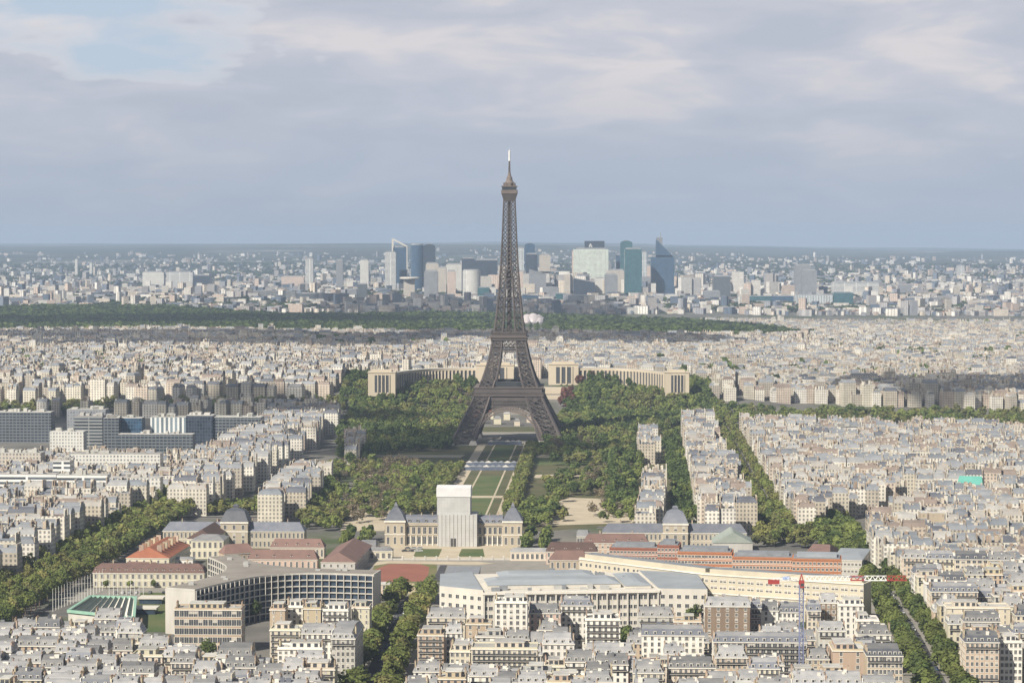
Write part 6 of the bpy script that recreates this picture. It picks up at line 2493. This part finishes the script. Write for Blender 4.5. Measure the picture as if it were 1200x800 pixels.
grove([(545, 500), (552, 478), (565, 470), (566, 496)], 12, ["pink-brown", "olive"], 14, 6, terr=True)
grove([(655, 478), (660, 462), (672, 460), (672, 478)], 14, ["pink-brown", "bare brown"], 14, 6, terr=True)
grove([(530, 460), (560, 460), (560, 448), (535, 448)], 14, ["deep green", "fresh green"], 20, 7, terr=True)
grove([(405, 456), (432, 452), (432, 446), (415, 446)], 16, ["deep green"], 20, 7, terr=True)
grove([(808, 462), (836, 472), (832, 452), (812, 448)], 30, ["deep green", "fresh green"], 17, 7, terr=True)
grove([(836, 480), (1240, 490), (1240, 506), (870, 502)], 260, ["deep green", "olive", "fresh green", "deep green"], 17, 8, terr=True)
grove([(-30, 480), (392, 474), (392, 484), (-30, 488)], 130, ["olive", "fresh green", "olive"], 15, 8, terr=True)
grove([(480, 434), (562, 434), (562, 428), (490, 428)], 60, ["deep green"], 17, 8, terr=True)


def plant_all():
    order = sorted(range(len(TREES)), key=lambda i: (-(TREES[i][7] == 1), TREES[i][5] is None, TREES[i][1]))
    own, mass = order[:296], order[296:]
    for n, i in enumerate(own):
        X, Y, h, rad, kind, lab, grp, pr = TREES[i]
        z = float(tz(X, Y))
        root = empty("tree", (X, Y, z), random.Random(i).uniform(0, 6.28), lab or f"{kind} tree standing at the near edge of the park groves", "tree", grp or "trees at the near edge of the park groves")
        cr = mesh_obj("crown", CROWNS[kind][n % 4], root)
        ch = h * 0.78
        cr.location = (0, 0, h - ch * 0.5)
        cr.scale = (rad, rad * random.Random(i + 1).uniform(0.88, 1.1), ch * 0.58)
        if Y < 2050:
            tk = mesh_obj("trunk", TRUNK, root)
            tk.scale = (h * 0.75, h * 0.75, h * 0.75)
    by = {}
    for i in mass:
        by.setdefault(TREES[i][4], []).append(TREES[i])
    for kind, T in by.items():
        Vs = []
        for (X, Y, h, rad, _k, _l, _g, _p) in T:
            ch = h * 0.85
            V = crown_arrays(rng, 250 if kind != "bare brown" else 150, 0.145 if kind != "bare brown" else 0.09, lobes=8)
            V = V * np.array([rad, rad, ch * 0.56]) + np.array([X, Y, float(tz(X, Y)) + h - ch * 0.5])
            Vs.append(V)
        v, f = quads(np.concatenate(Vs))
        o = mesh_obj("park_woodland", np_mesh("park_woodland", v, f, [LEAF[kind]]))
        tag(o, f"{kind} tree crowns massed in the park, riverside and hill gardens", "woodland", kind="stuff")
    print("TREES", len(TREES), "mass", len(mass))


plant_all()


def far_wood():
    """the great wood beyond the city and tree clumps among the suburbs"""
    G = [gt(px, py)[:2] for px, py in WOOD]
    xs, ys = np.array([g[0] for g in G]), np.array([g[1] for g in G])
    n = 34000
    X = rng.uniform(xs.min(), xs.max(), n)
    Y = rng.uniform(ys.min(), ys.max(), n)
    keep = inpoly(X, Y, G)
    clear = np.sin(X / 130 + 1) * np.sin(Y / 190) + 0.5 * np.sin(X / 60 + Y / 100)
    keep &= clear < 1.12
    wx, wy = to_px(X, Y, 10)
    keep &= ~((wx > 608) & (wx < 642) & (Y < 6420))
    X, Y = X[keep], Y[keep]
    n = len(X)
    Z = tz(X, Y)
    q = 26
    base = crown_arrays(rng, q * 40, 0.36, lobes=40).reshape(40, q, 4, 3)
    # compact clumps
    base = base - base.mean((1, 2), keepdims=True)
    sc = np.stack([rng.uniform(6, 11, n)] * 2 + [rng.uniform(6, 9, n)], -1)
    V = base[rng.integers(0, 40, n)] * 1.5 * sc[:, None, None, :] + np.stack([X, Y, Z + rng.uniform(7, 12, n)], -1)[:, None, None, :]
    v, f = quads(V.reshape(-1, 4, 3))
    o = mesh_obj("great_wood", np_mesh("great_wood", v, f, [leaf_mat("leaf_wood", (0.085, 0.125, 0.042), 0.4)]))
    tag(o, "dark green belt of the great wood across the far edge of the city", "woodland", kind="stuff")
    n = 16000
    v_ = np.exp(rng.uniform(np.log(7200), np.log(17000), n))
    X = (rng.random(n) * 2 - 1) * (0.225 * v_ + 50)
    Y = v_
    cl = np.sin(X / 270 + 2 + np.sin(Y / 600)) * np.sin(Y / 430)
    keep = rng.random(n) < np.clip(cl * 1.3 + 0.15, 0.1, 1)
    X, Y = X[keep], Y[keep]
    n = len(X)
    sc = np.stack([rng.uniform(8, 20, n)] * 2 + [rng.uniform(6, 9, n)], -1)
    V = base[rng.integers(0, 40, n)] * 1.5 * sc[:, None, None, :] + np.stack([X, Y, tz(X, Y) + rng.uniform(5, 9, n)], -1)[:, None, None, :]
    v, f = quads(V.reshape(-1, 4, 3))
    o = mesh_obj("suburb_trees", np_mesh("suburb_trees", v, f, [leaf_mat("leaf_suburb", (0.06, 0.088, 0.036), 0.3)]))
    tag(o, "dark tree clumps scattered between the far suburb blocks", "woodland", kind="stuff")
    # street trees among the hillside city
    n = 2600
    Y = rng.uniform(3250, 6000, n)
    X = (rng.random(n) * 2 - 1) * (0.225 * Y)
    cl = np.sin(X / 170 + np.sin(Y / 330)) * np.sin(Y / 260 + 1)
    keep = (rng.random(n) < np.clip(cl, 0.0, 1)) & ~((np.abs(X) < 270) & (Y < 3300))
    X, Y = X[keep], Y[keep]
    n = len(X)
    sc = np.stack([rng.uniform(5, 10, n)] * 2 + [rng.uniform(7, 11, n)], -1)
    V = base[rng.integers(0, 40, n)] * 1.5 * sc[:, None, None, :] + np.stack([X, Y, tz(X, Y) + rng.uniform(9, 15, n)], -1)[:, None, None, :]
    v, f = quads(V.reshape(-1, 4, 3))
    o = mesh_obj("street_trees", np_mesh("street_trees", v, f, [LEAF["deep green"]]))
    tag(o, "street trees and garden clumps showing between hillside roofs", "woodland", kind="stuff")


far_wood()

# ---------------------------------------------------------------- cars
def cars():
    glass = GLASS
    tyre = M("tyre", (0.02, 0.02, 0.02), (0.03, 0.03, 0.03), 1)
    paints = {"white": (0.75, 0.75, 0.74), "black": (0.02, 0.02, 0.022), "silver": (0.45, 0.46, 0.47), "red": (0.35, 0.03, 0.03), "blue": (0.05, 0.09, 0.22), "grey": (0.16, 0.165, 0.17)}
    body, cabin, whl = MB(), MB(), MB()
    body.frustum((-2.15, 2.15, -0.88, 0.88), (-2.05, 2.05, -0.84, 0.84), 0.28, 0.85)
    body.box(-0.95, 1.2, -0.66, 0.66, 1.36, 1.42)
    cabin.frustum((-1.55, 1.85, -0.82, 0.82), (-0.95, 1.2, -0.66, 0.66), 0.855, 1.36)
    for i in range(1):
        whl.lathe([(0.32, -0.1), (0.32, 0.1)], 10)
        whl.v = [(v[0], v[2], v[1]) for v in whl.v]
    mb_ = {}
    for k, c in paints.items():
        o = body.build("body", [M("car_" + k, c, tuple(v * 0.92 for v in c), 1.0, 0.25, spec=0.6)])
        mb_[k] = o.data
        bpy.data.objects.remove(o)
    oc = cabin.build("window", [glass]); cm = oc.data; bpy.data.objects.remove(oc)
    ow = whl.build("wheel", [tyre]); wm = ow.data; bpy.data.objects.remove(ow)
    r = random.Random(9)
    seen = {}
    def car(X, Y, ang, lab, grp):
        k = r.choice(["white", "black", "silver", "grey", "grey", "white", "black", "blue"] + (["red"] if r.random() < 0.3 else []))
        seen[(k, lab)] = seen.get((k, lab), 0) + 1
        root = empty("parked_car" if "parked" in lab else "car", (X, Y, 0.22), ang, f"{ordinal(seen[(k, lab)])} {k} car from the near end {lab}", "car", f"{k} cars {grp}")
        mesh_obj("body", mb_[k], root)
        mesh_obj("window", cm, root)
        for x in (-1.35, 1.35):
            for y in (-0.82, 0.82):
                mesh_obj("wheel", wm, root, (x, y, 0.32))
    for nm, off, lab in (("crane avenue", 4.2, "right kerb of the crane avenue"), ("crane avenue", -4.2, "left kerb of the crane avenue"), ("middle avenue", -4.6, "left kerb of the middle avenue"), ("middle avenue", 4.6, "right kerb of the middle avenue")):
        L = offset_line(AVG[nm], off)
        for p in along_line(L, 9.5, r, 0.3):
            px, py = to_px(p[0], p[1], 0)
            if not (0 < px < 1200 and 690 < py < 803) or r.random() < 0.5:
                continue
            d = L[1] - L[0]
            car(p[0], p[1], math.atan2(d[1], d[0]), f"parked along the {lab}", f"parked along the {lab}")
    for nm, off in (("crane avenue", 1.4), ("crane avenue", -1.4), ("middle avenue", 1.4), ("middle avenue", -1.4)):
        L = offset_line(AVG[nm], off)
        for p in along_line(L, 42, r, 0.5):
            px, py = to_px(p[0], p[1], 0)
            if 0 < px < 1200 and 690 < py < 803:
                d = L[1] - L[0]
                car(p[0], p[1], math.atan2(d[1], d[0]), f"driving along the {nm}", f"driving along the {nm}")
    for i in range(14):
        X, Y = ground(474 + (i % 7) * 3.6, 646 - (i // 7) * 3)
        if r.random() < 0.75:
            car(X, Y, 0.2, "parked in the school forecourt", "parked in the school forecourt")
    for i in range(16):
        X, Y = ground(112 + i * 8, 695)
        if r.random() < 0.7:
            car(X, Y, 1.5, "parked in line before the dormered range", "parked before the dormered range")
    for i in range(10):
        X, Y = ground(405 + i * 11, 690 - i * 0.3)
        if r.random() < 0.6:
            car(X, Y, 0, "driving on the square by the track", "on the square by the track")


cars()
def tower_site(x0, x1, yt, Y):
    X = ((x0 + x1) / 2 - 600) * Y / FPX
    gz = float(tz(X, Y))
    w = (x1 - x0) * Y / FPX
    zt = CAM_H - (yt - 281) * Y / FPX
    return X, gz, w, zt - gz


def tower(name, x0, x1, yt, Y, style, label, shape="box", dep=None, cat="tower", rot=0.0):
    X, gz, w, h = tower_site(x0, x1, yt, Y)
    d = dep or min(w, 45)
    root = empty(name, (X, Y, gz), rot, label, cat)
    m = TS[style]
    mb, tp = MB(), MB()
    if shape == "round":
        mb.lathe([(w / 2, -4), (w / 2, h)], 28, 0, d / 2, 0, 1, d / w)
        tp.lathe([(w * 0.47, h + 0.1), (w * 0.44, h + 4)], 28, 0, d / 2, 0, 1, d / w)
    elif shape == "slant":                      # top falls from left to right
        lo = h * 0.82
        mb.v = [(-w / 2, 0, -4), (w / 2, 0, -4), (w / 2, d, -4), (-w / 2, d, -4), (-w / 2, 0, h), (w / 2, 0, lo), (w / 2, d, lo), (-w / 2, d, h)]
        mb.f = [(4, 5, 6, 7), (0, 1, 5, 4), (1, 2, 6, 5), (2, 3, 7, 6), (3, 0, 4, 7)]
        mb.m = [0] * 5
        tp.beam((-w / 2, 0, h + 1), (w / 2, 0, lo + 1), 2.5)
    elif shape == "arch":                       # rounded shoulder
        pts = [(-w / 2, -4), (w / 2, -4)] + [(w / 2 * math.cos(a), h - w * 0.22 + w * 0.22 * math.sin(a)) for a in np.linspace(0, math.pi, 14)]
        n = len(pts)
        mb.v = [(p[0], 0, p[1]) for p in pts] + [(p[0], d, p[1]) for p in pts]
        mb.f = [tuple(range(n))] + [tuple(range(2 * n - 1, n - 1, -1))] + [(i, i + n, (i + 1) % n + n, (i + 1) % n) for i in range(n)]
        mb.m = [0] * len(mb.f)
        tp.box(-w * 0.2, w * 0.2, d * 0.3, d * 0.7, h - 1, h + 1.5)
    else:
        mb.box(-w / 2, w / 2, 0, d, -4, h)
        tp.box(-w / 2 + w * 0.08, w / 2 - w * 0.08, d * 0.1, d * 0.9, h + 0.05, h + min(5, h * 0.06))
    mb.build("shaft", [m], root)
    if tp.v:
        tp.build("roof", [TOP], root)
    return root, w, h, d


T = tower
D0 = 8400.0
T("high_rise", 358, 367, 303, 9300, "white bands", "lone white high-rise farthest left, over the pale suburb slabs")
T("high_rise", 394, 402, 305, 9400, "grey", "slim grey high-rise between two white ones on the left")
T("high_rise", 422, 432, 305, 9200, "pale", "cream high-rise with wider cap, just left of the white-banded slab")
T("high_rise", 451, 464, 296, 8900, "white bands", "white-banded slab tower left of the slant-topped glass tower")
r_t, w_t, h_t, d_t = T("glass_tower", 460, 477, 290, 9000, "blue glass", "blue glass tower with a tall white slanted frame as its top")
_m = MB()
_m.beam((-w_t / 2, 0, -3), (-w_t / 2, 0, h_t + 32), 5)
_m.beam((-w_t / 2, 0, h_t + 32), (w_t / 2, 0, h_t + 3), 4.5)
_m.beam((w_t / 2, 0, h_t + 3), (w_t / 2, 0, -3), 3.5)
_m.beam((-w_t / 2, d_t, h_t - 3), (-w_t / 2, d_t, h_t + 32), 5)
_m.beam((-w_t / 2, d_t, h_t + 32), (w_t / 2, d_t, h_t + 3), 4.5)
_m.build("crown_frame", [CONCW], r_t)
T("glass_tower", 481, 496, 287, 8850, "blue glass", "pale blue rounded twin tower, left of its darker twin", "round", 34)
T("glass_tower", 496, 510, 286, 8800, "dark glass", "dark rounded twin tower, right of the pale blue one", "arch", 34)
r_t, w_t, h_t, d_t = T("high_rise", 473, 486, 327, 8300, "beige", "beige block with a wide flat white disc roof", dep=30)
_m = MB(); _m.lathe([(w_t * 0.85, h_t), (w_t * 0.9, h_t + 4), (w_t * 0.8, h_t + 7)], 24, 0, 15)
_m.build("disc_roof", [CONCW], r_t)
T("high_rise", 497, 513, 318, 8000, "grey", "blue-grey slab tower in front of the beige tower group")
T("high_rise", 499, 514, 309, 8500, "beige", "stone-grey tower behind the blue-grey slab")
T("high_rise", 513, 523, 314, 8350, "beige", "beige tower right of the blue-grey slab", dep=40)
T("high_rise", 523, 541, 310, 8700, "pale", "broad pale tower behind the small beige ones")
T("high_rise", 524, 534, 318, 8250, "pinkish", "small pinkish grey tower before the broad pale one")
T("glass_tower", 541, 556, 303, 8700, "dark glass", "tall black glass tower behind the round white tower")
T("high_rise", 542, 563, 317, 8100, "pale", "round-cornered white tower with ribbed facade", "round", 48)
T("glass_tower", 556, 583, 305, 8450, "dark glass", "broad dark blue glass block left of the iron tower's shaft")
T("glass_tower", 560, 573, 337, 7850, "teal glass", "low teal glass block with white end wall, left of the iron tower")
T("high_rise", 573, 581, 337, 7860, "pale", "white end slab right of the low teal glass block")
T("office_slab", 514, 533, 345, 7800, "grey", "low blue-grey slab below the beige towers", cat="office building")
T("office_slab", 533, 560, 348, 7900, "pale", "low pale slab before the round white tower", cat="office building")
T("high_rise", 584, 592, 312, 8600, "beige", "beige tower peeking just left of the iron shaft")
T("glass_tower", 605, 614, 291, 8800, "white ribs", "pale ribbed tower just right of the iron shaft")
T("glass_tower", 615, 627, 285, 9000, "blue glass", "pale blue tapered glass tower with rounded tip", "arch", 30)
T("glass_tower", 616, 630, 298, 8650, "dark glass", "dark stepped glass tower before the tapered one")
T("high_rise", 632, 645, 299, 8750, "beige", "cream tower standing alone, left of the lattice-white block")
T("glass_tower", 620, 640, 316, 8300, "grey", "blue-grey tower with sloping roof, right of the iron shaft", "slant", 40)
T("high_rise", 606, 613, 318, 8350, "pinkish", "short beige tower between the ribbed tower and blue-grey one")
T("office_slab", 612, 636, 345, 7800, "blue glass", "low blue glass wedge right of the iron shaft's foot", "slant", cat="office building")
T("office_slab", 636, 655, 337, 7950, "grey", "low grey office block left of the dark blue wedge", cat="office building")
T("office_slab", 651, 664, 344, 7780, "teal glass", "small dark teal block below the lattice-white tower", cat="office building")
r_t, w_t, h_t, d_t = T("glass_tower", 672, 713, 292, 8800, "green-white lattice", "huge glittering greenish-white lattice block with dark sign box on top", dep=40)
_m = MB(); _m.box(-w_t * 0.18, w_t * 0.39, 8, 30, h_t + 5, h_t + 30); _m.build("sign_box", [TS["dark glass"]], r_t)
_m = MB()
for _a, _b in (((-7, 7), (-2, 20)), ((-2, 20), (4, 7)), ((-5, 11), (2, 11))):
    _m.beam((_a[0], 7.3, h_t + _a[1]), (_b[0], 7.3, h_t + _b[1]), 2.4)
_m.build("sign_emblem", [PAINT], r_t)
_m = MB(); _m.box(-w_t / 2 - 5, -w_t / 2 - 0.1, 2, 30, -4, h_t - 6); _m.build("stair_core", [TS["pinkish"]], r_t)
T("glass_tower", 672, 697, 326, 7900, "dark glass", "dark blue wedge-roofed block before the lattice-white tower", "slant", 40)
T("office_slab", 666, 697, 346, 7700, "grey", "low pale grey box before the dark blue wedge", cat="office building")
T("high_rise", 697, 709, 326, 8350, "pale", "pale slab below the lattice-white tower's right foot")
T("high_rise", 709, 724, 322, 8000, "grey", "blue-grey slab with white cap between lattice block and dark teal tower")
T("high_rise", 711, 732, 317, 8400, "beige", "beige slab behind the white-capped blue-grey slab")
T("high_rise", 722, 729, 299, 8900, "blue glass", "narrow blue tower behind the beige slab")
T("glass_tower", 727, 741, 282, 8700, "teal glass", "round-topped teal tower behind the dark teal tower", "arch", 30)
T("glass_tower", 732, 752, 292, 8100, "teal glass", "tall dark teal glass tower with shallow sloped top", dep=45)
T("high_rise", 751, 758, 296, 8600, "white ribs", "slim white ribbed tower right of the dark teal tower")
T("high_rise", 757, 763, 312, 8700, "pinkish", "pinkish slim tower beside the stepped spire tower")
r_t, w_t, h_t, d_t = T("glass_tower", 763, 790, 301, 8200, "blue glass", "tall blue glass tower stepping up to a slim spire", dep=40)
_m = MB()
_m.v = [(-w_t * 0.3, 4, h_t), (w_t * 0.5, 4, h_t), (w_t * 0.02, 4, h_t + 36), (-w_t * 0.28, 4, h_t + 60), (-w_t * 0.3, 34, h_t), (w_t * 0.5, 34, h_t), (w_t * 0.02, 34, h_t + 36), (-w_t * 0.28, 34, h_t + 60)]
_m.f = [(0, 1, 2, 3), (7, 6, 5, 4), (1, 5, 6, 2), (2, 6, 7, 3), (3, 7, 4, 0)]
_m.m = [0] * 5
_m.build("stepped_top", [TS["blue glass"]], r_t)
_m = MB(); _m.box(-w_t * 0.27, w_t * 0.0, 12, 26, h_t + 30, h_t + 66); _m.build("lantern", [TS["grey"]], r_t)
_m = MB(); _m.lathe([(1.6, h_t + 60), (1.2, h_t + 78), (0.4, h_t + 86)], 6, -w_t * 0.08, 18); _m.build("mast", [TOP], r_t)
T("office_slab", 770, 794, 345, 7800, "pale", "low pale glass block at the spire tower's foot", cat="office building")
T("glass_tower", 790, 805, 336, 8300, "dark glass", "low dark block right of the spire tower")
T("office_slab", 803, 813, 341, 8350, "dark glass", "low dark annex farthest right of the spire tower group", cat="office building")
T("high_rise", 836, 856, 324, 8000, "dark bands", "square dark grey-blue tower alone right of the towers")
T("high_rise", 825, 844, 341, 7900, "grey", "lower grey block attached left of the square dark tower")
T("office_slab", 872, 904, 347, 7700, "teal glass", "long low green glass slab at right", cat="office building")
T("high_rise", 932, 950, 311, 8400, "grey", "tall beige-grey slab on the right horizon")
T("high_rise", 940, 957, 317, 8200, "grey", "darker grey slab before the tall beige-grey one")
T("office_slab", 905, 932, 347, 7650, "blue glass", "low blue glass slab left of the ribbed hotel slab", cat="office building")
T("office_slab", 932, 976, 346, 7600, "white ribs", "long low white-ribbed hotel slab at right", cat="office building")
T("office_slab", 977, 1000, 343, 7600, "teal glass", "green glass box right of the ribbed hotel slab", cat="office building")
T("office_slab", 976, 1030, 331, 8300, "white bands", "broad white terraced slab behind the green glass box", cat="office building")
T("high_rise", 1054, 1068, 334, 8500, "grey", "grey tower block toward the right suburb")
T("high_rise", 1098, 1105, 337, 8500, "pale", "slim pale tower toward the right suburb")
T("high_rise", 1122, 1130, 311, 12500, "white bands", "bright white cube tower far off on the right plain")
T("high_rise", 88, 91, 304, 13500, "pale", "very distant thin pale chimney-like tower, leftmost on the plain")
T("high_rise", 105, 108, 308, 13500, "pale", "very distant thin pale tower, second from left on the plain")
T("office_slab", 167, 192, 319, 9800, "pale", "cream slab estate on the left, first of two long ones", cat="apartment block")
T("office_slab", 195, 226, 319, 9700, "white bands", "white slab estate on the left, second of two long ones", cat="apartment block")
T("office_slab", 226, 247, 323, 9300, "dark glass", "dark bluish office block right of the white slab estate", cat="office building")
T("office_slab", 330, 356, 324, 9300, "pinkish", "rose-beige slab estate below the lone white high-rise", cat="apartment block")
T("office_slab", 347, 408, 344, 7750, "dark bands", "long dark blue-grey office slab by the wood, left of the towers", cat="office building")
T("high_rise", 419, 430, 333, 7900, "dark bands", "dark narrow block beside the long dark office slab")
T("office_slab", 404, 418, 339, 8000, "grey", "grey block between dark slab and dark narrow block", cat="office building")
T("office_slab", 296, 346, 341, 8100, "grey bands", "long grey slab left of the long dark office slab", cat="office building")

# the folded white sails beside the wood
def sails():
    X, gz, w, h = tower_site(612, 635, 367, 6330)
    root = empty("sail_museum", (X, 6330, gz), 0, "pinkish white billowing sail-roofed building at the wood's edge, right of the iron tower", "museum")
    m = M("sail_white", (0.46, 0.41, 0.41), (0.36, 0.345, 0.37), 0.05, 0.4)
    for k, (a, b, z0, z1, y) in enumerate(((-0.5, 0.05, 0, 0.9, 8), (-0.2, 0.35, 0, 1.0, 0), (0.1, 0.52, 0, 0.85, 12), (-0.42, -0.1, 0, 0.6, -6), (0.2, 0.5, 0, 0.5, -8))):
        mb = MB()
        n = 8
        g = []
        for i in range(n + 1):
            for j in range(n + 1):
                s, t = i / n, j / n
                x = w * (a + (b - a) * s) + 4 * t
                zz = h * (z0 + (z1 - z0) * t * (0.75 + 0.25 * math.sin(math.pi * s + 0.5)))
                g.append((x, y - 5 * math.sin(math.pi * s) * (1 - t * 0.4) + 18 * t * t, zz))
        mb.v = g + [(p[0], p[1] + 0.8, p[2]) for p in g]
        o = len(g)
        for i in range(n):
            for j in range(n):
                q = i * (n + 1) + j
                mb.f.append((q, q + n + 1, q + n + 2, q + 1))
                mb.f.append((o + q + 1, o + q + n + 2, o + q + n + 1, o + q))
                mb.m += [0, 0]
        mb.build("glass_sail", [m], root)
    mb = MB()
    mb.box(-w * 0.45, w * 0.45, 6, 40, -2, h * 0.5)
    mb.build("gallery_block", [WALLS["white"]], root)


sails()

# ---------------------------------------------------------------- clouds over the city (their shadows lie on it) and haze
def clouds():
    cm, nt, b = new_mat("cloud_vapour")
    nt.nodes.remove(b)
    d = node(nt, "ShaderNodeBsdfDiffuse"); d.inputs[0].default_value = (0.9, 0.9, 0.92, 1)
    tl = node(nt, "ShaderNodeBsdfTranslucent"); tl.inputs[0].default_value = (0.9, 0.9, 0.92, 1)
    tr = node(nt, "ShaderNodeBsdfTransparent")
    m1 = node(nt, "ShaderNodeMixShader"); m1.inputs[0].default_value = 0.5
    link(nt, d.outputs[0], m1.inputs[1]); link(nt, tl.outputs[0], m1.inputs[2])
    tc = node(nt, "ShaderNodeTexCoord")
    a = ramp(nt, noise(nt, tc.outputs["Object"], 0.006, 5, 0.6), [(0.36, 0.0), (0.62, 1.0)])
    m2 = node(nt, "ShaderNodeMixShader")
    link(nt, mth(nt, "ADD", mth(nt, "MULTIPLY", a, 0.45), 0.3), m2.inputs[0])
    link(nt, tr.outputs[0], m2.inputs[1]); link(nt, m1.outputs[0], m2.inputs[2])
    link(nt, m2.outputs[0], nt.nodes["Material Output"].inputs[0])
    Z = 1450.0
    for i, (px, py, a, bb, lab) in enumerate((
        (580, 536, 85, 55, "small cumulus cloud shading the lawn before the iron tower"),
        (475, 528, 85, 130, "ragged cloud shading the dark left groves"),
        (150, 497, 260, 120, "flat cloud shading the modern office row at the left"),
        (270, 408, 480, 330, "long cloud shading the hillside city left of the tower"),
        (640, 404, 330, 300, "broad cloud shading the city behind the tower"),
        (1160, 464, 150, 120, "cloud shading the riverside city at the right edge"),
        (130, 381, 700, 330, "dark-based cloud shading the left end of the great wood"),
        (560, 362, 520, 480, "cloud shading the foot of the far towers"),
    )):
        X, Y, z = gt(px, py)
        k = (Z - z) / TO_SUN[2]
        o = bpy.data.objects.new("cloud", None)
        import bmesh
        bm = bmesh.new()
        bmesh.ops.create_icosphere(bm, subdivisions=4, radius=1.0)
        r = random.Random(i)
        p1, p2, p3 = r.uniform(0, 6), r.uniform(0, 6), r.uniform(0, 6)
        for v in bm.verts:
            c = v.co
            f = 1 + 0.22 * math.sin(3 * c.x + p1 + 2 * c.y) + 0.18 * math.sin(5 * c.y - 3 * c.x + p2) + 0.12 * math.sin(9 * c.x + 7 * c.y + p3) + 0.07 * math.sin(17 * c.x - 13 * c.y + p1)
            v.co = (c.x * f * a, c.y * f * bb, max(c.z, -0.25) * 90 * f)
        me = bpy.data.meshes.new("cloud")
        bm.to_mesh(me)
        bm.free()
        me.polygons.foreach_set("use_smooth", [True] * len(me.polygons))
        me.materials.append(cm)
        c = mesh_obj("cloud", me, None, (X + TO_SUN[0] * k, Y + TO_SUN[1] * k, Z))
        tag(c, lab, "cloud", kind="structure")


clouds()


def haze():
    mb = MB()
    mb.box(-22000, 22000, -1700, 45000, -9, 352)
    m = bpy.data.materials.new("haze_air")
    m.use_nodes = True
    nt = m.node_tree
    nt.nodes.clear()
    out = node(nt, "ShaderNodeOutputMaterial")
    v = node(nt, "ShaderNodeVolumePrincipled")
    v.inputs["Color"].default_value = (0.60, 0.755, 1.0, 1)
    v.inputs["Density"].default_value = 4.4e-5
    v.inputs["Anisotropy"].default_value = 0.1
    link(nt, v.outputs[0], out.inputs["Volume"])
    tag(mb.build("haze", [m]), kind="stuff")


haze()
